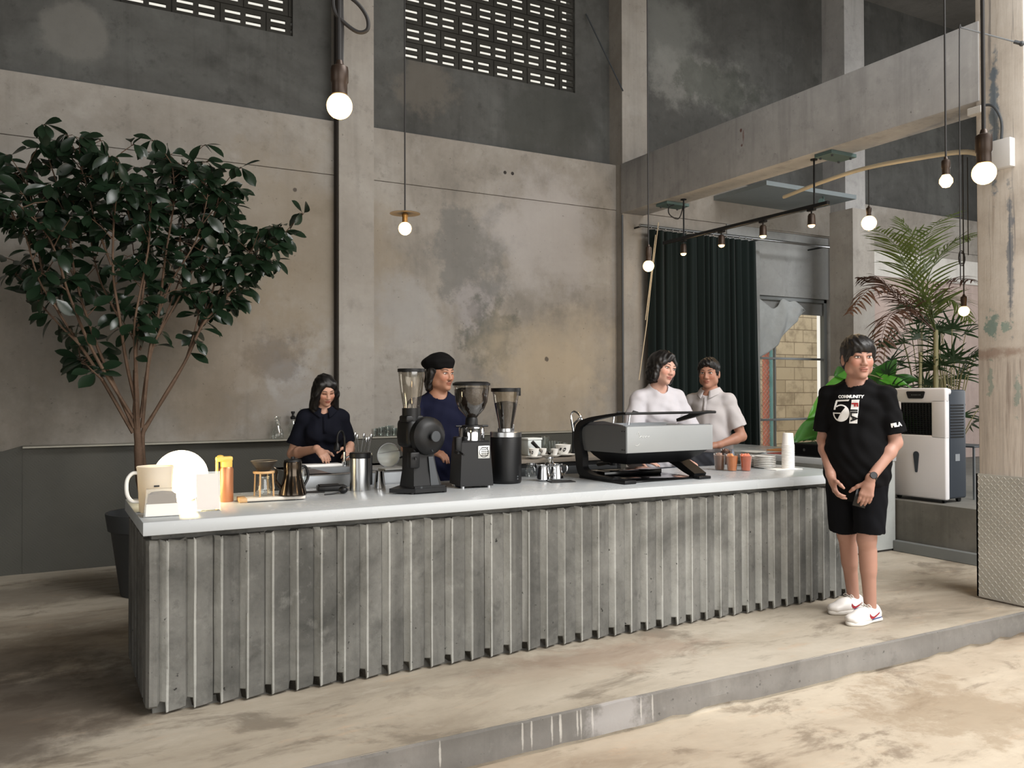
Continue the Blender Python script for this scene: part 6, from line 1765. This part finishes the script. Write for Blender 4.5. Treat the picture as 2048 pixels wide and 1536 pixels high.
# front shell built as a ring around the dark opening
oy0, oy1, oz0, oz1 = .135, .43, .58, .86
b = front
b.rbox(-.005, .05, 0, W_, .03, oz0, .015, 3); b.rbox(-.005, .05, 0, W_, oz1, .99, .015, 3)
b.rbox(-.005, .05, 0, oy0, oz0 - .03, oz1 + .03, .012, 3); b.rbox(-.005, .05, oy1, W_, oz0 - .03, oz1 + .03, .012, 3)
b.rbox(.0, .09, .003, W_ - .003, .93, .985, .02, 3)
b.build('front_shell', m_acw, ac, smooth=50)
b = MB(); b.box(.012, .04, oy0 - .01, oy1 + .01, oz0 - .01, oz1 + .01); gr_ = b.build('grille', m_blackgloss, ac, smooth=None)
b = MB()
for k in range(16): b.box(.002, .012, oy0, oy1, oz0 + .008 + k * .0175, oz0 + .0125 + k * .0175)
for k in range(10): b.box(.0, .012, oy0 + .015 + k * .031, oy0 + .018 + k * .031, oz0, oz1)
b.build('louvre', m_black, gr_, smooth=None)
b = MB(); Xy = Matrix(((0, 0, 1, 0), (1, 0, 0, 0), (0, 1, 0, 0), (0, 0, 0, 1)))
b.prism([(.205, .905), (.190, .955), (.200, .962), (.360, .962), (.372, .955), (.356, .905), (.345, .898), (.215, .898)], -.012, 0, X=Xy); cp = b.build('control_panel', m_blackgloss, ac, smooth=None)
b = MB()
for k in range(6): b.cyl(.004, 0, .002, 10, T(-.012, .235 + k * .016, .930) @ rot(0, -90, 0))
b.build('button', m_steel_sat, cp)
b = MB(); b.prism([(.28 + .028 * math.cos(a_), .405 + .03 * math.sin(a_)) for a_ in [k * PI / 8 for k in range(9)]] + [(.268, .26), (.272, .25), (.288, .25), (.292, .26)][::1], -.010, -.004, X=Xy); b.build('water_gauge', m_acd, ac, smooth=None)
b = MB(); b.box(.14, .20, .0095, .012, .36, .42); b.build('rating_label', plain('grey_label', (120, 124, 128), .6), ac, smooth=None)
b = MB()
for k in range(12): b.box(.08, .26, .009, .012, .56 + k * .025, .572 + k * .025)
b.build('side_louvre', m_black, ac, smooth=None)
for q in ((.06, .06), (.06, W_ - .06), (.25, .06), (.25, W_ - .06)):
    b = MB(); b.cyl(.022, -.012, .012, 18, T(q[0], q[1], .022) @ rot(90, 0, 0)); b.rbox(q[0] - .015, q[0] + .015, q[1] - .016, q[1] + .016, .028, .04, .002, 1); b.build('castor', m_black, ac)
# small steel stand behind the cooler
st_ = thing('side_table', 'slim grey steel table standing behind the air cooler', 'table', (7.35, 4.75, .447), 0)
b = MB(); b.rbox(-.16, .16, -.16, .16, .46, .475, .003, 1); b.build('tabletop', m_dgrey, st_)
for q in ((-.145, -.145), (.145, -.145), (-.145, .145), (.145, .145)):
    b = MB(); b.box(q[0] - .008, q[0] + .008, q[1] - .008, q[1] + .008, 0, .46); b.build('leg', m_steel_sat, st_, smooth=None)
# ================================================================== plants
def leafmat(name, rgb, rgb2, rough=.3, trans=.25, spec=.5):
    g = NT(name); n = g.noise(7, 4, .6)
    col = g.mix(n, lin(rgb), lin(rgb2))
    t = g.t; tb = g.n('ShaderNodeBsdfTranslucent'); g.put(tb.inputs[0], g.mix(n, lin(tuple(min(255, v * 1.7) for v in rgb)), lin(tuple(min(255, v * 1.7) for v in rgb2))))
    g.done(col, rough, 0, None, spec)
    mx = g.n('ShaderNodeMixShader'); mx.inputs[0].default_value = trans
    t.links.new(g.b.outputs[0], mx.inputs[1]); t.links.new(tb.outputs[0], mx.inputs[2]); t.links.new(mx.outputs[0], t.nodes['Material Output'].inputs[0])
    return g.m
m_bark = concrete_mat('bark', (96, 76, 62), (70, 56, 44), (116, 96, 80), scale=6, bump=.5)
def add_leaf(b, base, d, nrm, L, W, fold=.25, curl=.25, seg=6, shape='obovate'):
    """one blade with a folded midrib and a bent tip"""
    d = Vector(d).normalized(); nrm = Vector(nrm); nrm = (nrm - d * nrm.dot(d))
    nrm = nrm.normalized() if nrm.length > 1e-4 else Vector((0, 0, 1)); sd = d.cross(nrm)
    vs = []; p = Vector(base); ang = 0
    for i in range(seg + 1):
        t = i / seg
        if shape == 'obovate': w_ = W * .5 * (math.sin(PI * min(1, t ** 1.25)) ** .75 if 0 < t < 1 else 0)
        elif shape == 'strap': w_ = W * .5 * ((min(1, t * 6) * (1 - t) ** .45) if t < 1 else 0)
        else: w_ = W * .5 * ((math.sin(PI * t ** .55)) ** .8 if 0 < t < 1 else 0)
        w_ = max(w_, .0008)
        dd = d * math.cos(ang) - nrm * math.sin(ang); nn = nrm * math.cos(ang) + d * math.sin(ang)
        if i: p = p + dd * (L / seg)
        ang += curl / seg
        vs += [p + sd * w_ + nn * w_ * fold, p, p - sd * w_ + nn * w_ * fold]
    b.add(vs, [f for i in range(seg) for f in ((3 * i, 3 * i + 1, 3 * i + 4, 3 * i + 3), (3 * i + 1, 3 * i + 2, 3 * i + 5, 3 * i + 4))])

# ---- the big potted tree at the end of the bar
m_treeleaf = leafmat('dark_glossy_leaf', (20, 34, 24), (34, 52, 34), .28, .12, .5)
m_potdark = plain('dark_grey_planter', (46, 49, 52), .6, 0, .08, bump=.1)
TXx, TYy = .655, 6.50
tp = thing('plant_pot', 'tall tapered dark grey planter standing on the floor behind the bar end', 'plant pot', (TXx, TYy, 0), 0)
b = MB(); b.lathe([(0, 0), (.19, 0), (.195, .01), (.255, .44), (.262, .45), (.275, .455), (.292, .565), (.292, .575), (.275, .575), (.262, .50), (.02, .48), (0, .48)], 48); b.build('planter', m_potdark, tp)
b = MB(); b.lathe([(0, .505), (.2, .50), (.264, .495)], 32); b.build('soil', plain('soil', (52, 42, 34), .95, 0, .4, 30, bump=.6), tp)
tree = thing('potted_tree', 'large broad leaved tree with many thin stems growing in the tall planter', 'tree', (TXx, TYy, .503), 0)
rr = random.Random(21)
stems = [
 [(276, 900), (272, 780), (270, 700), (270, 640), (296, 500), (300, 420)],
 [(266, 866), (205, 760), (160, 690), (115, 620), (84, 540), (72, 450), (50, 345)],
 [(268, 856), (215, 740), (190, 680), (152, 560), (132, 430), (92, 300)],
 [(271, 805), (252, 720), (240, 640), (226, 540), (228, 400), (222, 315)],
 [(284, 856), (300, 700), (318, 620), (330, 520), (348, 400), (345, 330)],
 [(288, 862), (330, 790), (372, 720), (405, 650), (440, 610), (474, 565), (505, 495), (552, 462)],
 [(288, 858), (350, 760), (385, 690), (420, 600), (450, 480), (462, 415)],
 [(282, 836), (295, 740), (312, 680), (376, 560), (428, 430), (440, 375)],
 [(276, 826), (272, 700), (284, 600), (300, 450), (288, 355)],
 [(266, 836), (190, 710), (142, 600), (100, 480), (34, 405)],
 [(316, 630), (345, 560), (392, 480), (415, 390), (405, 360)],
 [(372, 720), (395, 640), (405, 560), (440, 520)],
 [(152, 560), (90, 440), (60, 380), (22, 335)],
 [(226, 540), (190, 440), (170, 360), (150, 300)],
 [(240, 640), (200, 560), (180, 470), (176, 400)],
 [(330, 520), (290, 440), (262, 380)],
 [(300, 500), (330, 430), (372, 380), (362, 330)],
 [(405, 650), (430, 600), (470, 530), (520, 520)],
 [(376, 560), (360, 480), (385, 420), (470, 380)],
 [(296, 500), (262, 450), (250, 370)],
 [(280, 700), (300, 620), (270, 520), (262, 440)],
 [(312, 680), (340, 610), (372, 520), (380, 450)],
 [(440, 610), (492, 545), (538, 490), (572, 466)],
 [(405, 650), (450, 612), (488, 580), (522, 540)],
 [(160, 690), (110, 640), (70, 590), (52, 530)],
 [(205, 760), (178, 735), (165, 722), (158, 716)],
 [(115, 620), (78, 560), (50, 470), (30, 440)],
]
tw = MB(); lf_ = MB()
inv = Matrix.Translation((-TXx, -TYy, -.503))
for si, st_ in enumerate(stems):
    y0 = TYy + (0 if si < 10 else rr.uniform(-.15, .15)); y1 = TYy + rr.uniform(-.42, .40)
    n_ = len(st_)
    P = [at(px, py, y=(y0 + (y1 - y0) * (i / (n_ - 1)) ** 1.2)) for i, (px, py) in enumerate(st_)]
    S_ = smoothpath(P, 7)
    m = len(S_)
    r0 = .0135 if si < 10 else .008
    tw.tube([inv @ p for p in S_], [r0 * (1 - .72 * i / (m - 1)) for i in range(m)], 6)
    tot = 0
    def leaf_at(p, t_dir, sz=1.0):
        a = rr.uniform(0, 2 * PI)
        side = Vector((math.cos(a), math.sin(a), rr.uniform(-.15, .35)))
        d = (t_dir * .35 + side * .9).normalized()
        L_ = rr.uniform(.11, .17) * sz
        pet = p + d * rr.uniform(.015, .035)
        nrm = Vector((rr.uniform(-.6, .6), rr.uniform(-1.1, .1), rr.uniform(.25, 1)))
        add_leaf(lf_, inv @ pet, (d + Vector((0, 0, rr.uniform(-1.5, .15)))), nrm, L_, L_ * rr.uniform(.42, .53), .22, rr.uniform(.1, .7))
        tw.tube([inv @ p, inv @ pet], .0022, 4)
    start = .34 if si < 10 else .12
    for i in range(int(m * start), m):
        td = (S_[min(i + 1, m - 1)] - S_[max(i - 1, 0)]).normalized()
        prob = 1 if i > m * .5 else .55
        for _ in range(1 + (rr.random() < .7)):
            if rr.random() < prob: leaf_at(S_[i].lerp(S_[min(i + 1, m - 1)], rr.random()), td)
        # side twigs carrying whorls
        if rr.random() < .36 and i > m * .42:
            a = rr.uniform(0, 2 * PI); q = S_[i] + Vector((math.cos(a) * .15, math.sin(a) * .17, rr.uniform(.05, .2)))
            tw.tube([inv @ S_[i], inv @ (S_[i].lerp(q, .5) + Vector((0, 0, .012))), inv @ q], [.004, .0035, .0025], 5)
            for _ in range(rr.choice((4, 5, 6))): leaf_at(q, (q - S_[i]).normalized())
    for _ in range(6): leaf_at(S_[-1], (S_[-1] - S_[-3]).normalized(), .95)
tw.tube([inv @ p for p in smoothpath([(TXx, TYy, .50), at(281, 960, y=TYy), at(277, 900, y=TYy), at(272, 820, y=TYy), at(271, 740, y=TYy)], 5)], [.032] * 6 + [.030] * 5 + [.024] * 5 + [.018] * 4 + [.016], 10)
tw.tube([inv @ p for p in smoothpath([(TXx + .02, TYy + .01, .50), at(291, 950, y=TYy), at(285, 880, y=TYy), at(290, 850, y=TYy)], 5)], .015, 8)
tw.build('trunk', m_bark, tree, smooth=50)
fo_ = lf_.build('foliage', m_treeleaf, tree, smooth=180)

# ---- planting bed: palm, fan palms, broad-leaved plants
BEDZ = .447
m_palm = leafmat('palm_green', (58, 72, 34), (84, 92, 46), .45, .25)
m_palmdry = leafmat('palm_reddish', (74, 46, 36), (56, 42, 30), .55, .2)
m_fan = leafmat('fan_palm_green', (26, 42, 26), (46, 62, 36), .4, .2)
m_bright = leafmat('bright_leaf', (64, 124, 36), (88, 150, 52), .35, .45)
m_mid = leafmat('mid_green_leaf', (44, 84, 36), (64, 108, 48), .35, .3)
m_stem = plain('palm_stem', (110, 104, 70), .6, 0, .2, 14)
def frond(b, pts, ll, n=24, w_=.022, droop=.35, rw=.006):
    S_ = smoothpath(pts, 8); m = len(S_)
    b.tube(S_, [rw * (1 - .75 * i / (m - 1)) for i in range(m)], 5)
    for i in range(n):
        t = .16 + .84 * i / (n - 1); f = t * (m - 1); k = min(int(f), m - 2)
        p = S_[k].lerp(S_[k + 1], f - k); td = (S_[k + 1] - S_[k]).normalized()
        sdv = td.cross(Vector((0, 0, 1))); 
        if sdv.length < .1: sdv = Vector((1, 0, 0))
        sdv.normalize(); up = sdv.cross(td)
        l_ = ll * (math.sin(PI * min(1, .18 + .78 * t)) ** .7)
        for sg in (-1, 1):
            d = td * .62 + sdv * sg * .72 + up * rr.uniform(.05, .3)
            add_leaf(b, p, d, up + sdv * sg * rr.uniform(-.4, .4), l_ * rr.uniform(.85, 1.1), w_, .15, droop * rr.uniform(.6, 1.6), 5, 'strap')
PX, PY_ = 7.75, 5.35
pa = thing('palm', 'tall feathery palm with arching fronds rising from the planting bed', 'palm', (0, 0, 0), 0)
b = MB()
for (q0, q1, r_) in (((PX, PY_, BEDZ), (PX + .02, PY_, 2.02), .032), ((PX + .15, PY_ + .1, BEDZ), (PX + .22, PY_ + .15, 1.7), .025), ((PX - .1, PY_ + .12, BEDZ), (PX - .05, PY_ + .12, 1.8), .022)):
    Q0, Q1 = Vector(q0), Vector(q1)
    ps = [Q0.lerp(Q1, k / 16) for k in range(17)]
    b.tube(ps, [r_ * (1.0 if k % 2 else .93) * (1 - .25 * k / 16) for k in range(17)], 10)
b.build('stem', m_stem, pa)
cr0 = Vector((PX + .02, PY_, 2.0))
def tip(px, py, y): return at(px, py, y=y)
fr_list = [
    ([(1842, 650), (1822, 560), (1790, 490), (1742, 452)], 5.2, m_palm), ([(1842, 650), (1840, 540), (1862, 460), (1915, 425)], 5.6, m_palm),
    ([(1842, 650), (1856, 560), (1900, 490), (1950, 470)], 5.0, m_palm), ([(1842, 650), (1836, 560), (1828, 480), (1800, 440)], 5.8, m_palm),
    ([(1842, 650), (1800, 590), (1745, 575), (1700, 625)], 5.1, m_palmdry), ([(1842, 650), (1812, 620), (1775, 640), (1755, 720)], 5.0, m_palmdry),
    ([(1842, 650), (1862, 600), (1900, 560), (1945, 560)], 5.5, m_palmdry), ([(1842, 650), (1800, 600), (1760, 560), (1720, 555)], 5.7, m_palmdry), ([(1842, 650), (1866, 610), (1905, 600), (1940, 640)], 5.1, m_palm),
]
for pts_, yt, m_ in fr_list:
    P = [cr0 if i == 0 else at(px, py, y=PY_ + (yt - PY_) * i / 3) for i, (px, py) in enumerate(pts_)]
    b = MB(); frond(b, P, .34 if m_ is m_palm else .28, 26, .024, .5 if m_ is m_palm else .9); b.build('frond', m_, pa, smooth=180)
def fan_palm(x, y, n, zlo, zhi, sp, label, name='fan_palm'):
    t = thing(name, label, 'palm', (x, y, BEDZ), 0)
    sb = MB(); lb = MB()
    for k in range(n):
        a = rr.uniform(0, 2 * PI); z = rr.uniform(zlo, zhi); r_ = sp * rr.uniform(.25, 1)
        top = Vector((r_ * math.cos(a), r_ * math.sin(a) * .7, z - BEDZ))
        ba = Vector((rr.uniform(-.07, .07), rr.uniform(-.07, .07), 0))
        sb.tube(bez(ba, Vector((top.x * .35, top.y * .35, top.z * .75)), top, 7), [.008 - .0006 * i for i in range(8)], 5)
        out = Vector((top.x, top.y, .25)).normalized(); sdv = out.cross(Vector((0, 0, 1))).normalized(); up = sdv.cross(out)
        nl = rr.choice((7, 8, 9))
        for i in range(nl):
            an = math.radians(-95 + 190 * i / (nl - 1))
            d = out * math.cos(an) + sdv * math.sin(an) + up * .12
            add_leaf(lb, top, d, up, rr.uniform(.20, .29), .030, .12, rr.uniform(.4, 1.1), 5, 'strap')
    sb.build('stem', m_stem, t); lb.build('foliage', m_fan, t, smooth=180)
fan_palm(8.15, 5.45, 26, 1.05, 2.15, .38, 'dense dark fan palm clump beside the pillar')
fan_palm(7.42, 5.75, 20, .95, 1.95, .36, 'dark fan palm clump at the foot of the feathery palm')
fan_palm(8.75, 6.2, 20, 1.0, 2.45, .45, 'dark fan palm at the back of the bed before the pink wall')
def heart(b, base, d, nrm, L, W, cur=.35):
    d = Vector(d).normalized(); nrm = Vector(nrm); nrm = (nrm - d * nrm.dot(d)).normalized(); sd = d.cross(nrm)
    nu, nv = 10, 8; vs = []
    for i in range(nu + 1):
        t = i / nu; w_ = W * .5 * (math.sin(PI * (t * .88 + .12) ** .62) ** .8 if t < 1 else .001)
        for j in range(nv + 1):
            s_ = -1 + 2 * j / nv
            x = (t - .12 * (s_ * s_) * (1 - t) ** 3 * 1.8) * L
            z = -cur * L * (t * t) * .6 + abs(s_) * w_ * .22 + .012 * math.sin(7 * t + 3 * s_) * abs(s_)
            vs.append(Vector(base) + d * x + sd * s_ * w_ + nrm * z)
    b.add(vs, [(i * (nv + 1) + j, i * (nv + 1) + j + 1, (i + 1) * (nv + 1) + j + 1, (i + 1) * (nv + 1) + j) for i in range(nu) for j in range(nv)])
# white tall planter with big leaves before the window
q = at(1676, 800, y=5.75)
wp_ = thing('tall_planter', 'tall white cylindrical planter standing on the bed behind the customer', 'plant pot', (q.x, 5.75, BEDZ), 0)
ztop_ = at(1676, 752, y=5.75).z - BEDZ
b = MB(); b.lathe([(0, 0), (.09, 0), (.10, .01), (.095, ztop_ * .6), (.085, ztop_ - .02), (.078, ztop_), (.068, ztop_ - .01), (.065, ztop_ - .06), (0, ztop_ - .06)], 32); b.build('planter', m_cer, wp_)
blp = thing('broad_leaf_plant', 'broad leaved plant with bright green leaves growing before the window', 'plant', (q.x, 5.75, BEDZ + ztop_ - .06), 0)
o0 = Vector((q.x, 5.75, BEDZ + ztop_ - .06))
def LP(px, py, y): return at(px, py, y=y) - o0
leaves = [((1702, 756), (1650, 744), 5.6, .30, .27, m_mid, (0, -.9, .9)), ((1702, 770), (1580, 862), 5.5, .70, .30, m_bright, (-.45, -1.0, .55)), ((1690, 812), (1622, 842), 5.65, .38, .24, m_bright, (-.2, -.9, .8)),
          ((1640, 846), (1562, 900), 5.45, .46, .19, m_mid, (-.3, -.9, .8)), ((1680, 838), (1600, 866), 5.35, .42, .22, m_mid, (0, -.8, .8)), ((1690, 858), (1636, 878), 5.4, .30, .19, m_mid, (0, -.8, .8)), ((1644, 866), (1606, 882), 5.5, .28, .17, m_mid, (0, -.8, .8)),
          ((1752, 764), (1776, 738), 5.75, .30, .22, m_mid, (.2, -.9, .9)), ((1765, 758), (1806, 768), 5.6, .30, .19, m_bright, (.2, -.9, .9)), ((1760, 742), (1740, 724), 5.95, .26, .2, m_mid, (0, -.9, .9)), ((1790, 762), (1832, 758), 5.8, .27, .18, m_mid, (.2, -.9, .9))]
sb = MB()
for k, (pb_, pt_, y, L_, W_2, m_, nr) in enumerate(leaves):
    A_, B_ = LP(*pb_, y), LP(*pt_, y - .1)
    b = MB(); heart(b, A_, B_ - A_, nr, L_, W_2, .08); b.build('leaf', m_, blp, smooth=180)
    sb.tube(bez((0, 0, 0), Vector((A_.x * .4, A_.y * .4, max(.10, A_.z + .12))), A_, 8), .006, 6)
sb.build('stem', m_stem, blp)
# low foliage behind the cash drawer
lp = thing('low_plant', 'low bushy green plant crowding behind the black cash drawer', 'plant', (7.2, 6.2, BEDZ), 0)
b = MB(); sb = MB()
for k in range(34):
    a = rr.uniform(0, 2 * PI); r_ = rr.uniform(.05, .28); z = rr.uniform(.20, .60)
    tpv = Vector((r_ * math.cos(a) * 1.3, r_ * math.sin(a), z)); sb.tube(bez((0, 0, 0), (tpv.x * .3, tpv.y * .3, z * .8), tpv, 6), .004, 5)
    heart(b, tpv, (math.cos(a), math.sin(a) - .3, rr.uniform(-.5, .3)), (rr.uniform(-.3, .3), -.3, 1), rr.uniform(.16, .26), rr.uniform(.10, .15))
b.build('foliage', m_mid, lp, smooth=180); sb.build('stem', m_stem, lp)
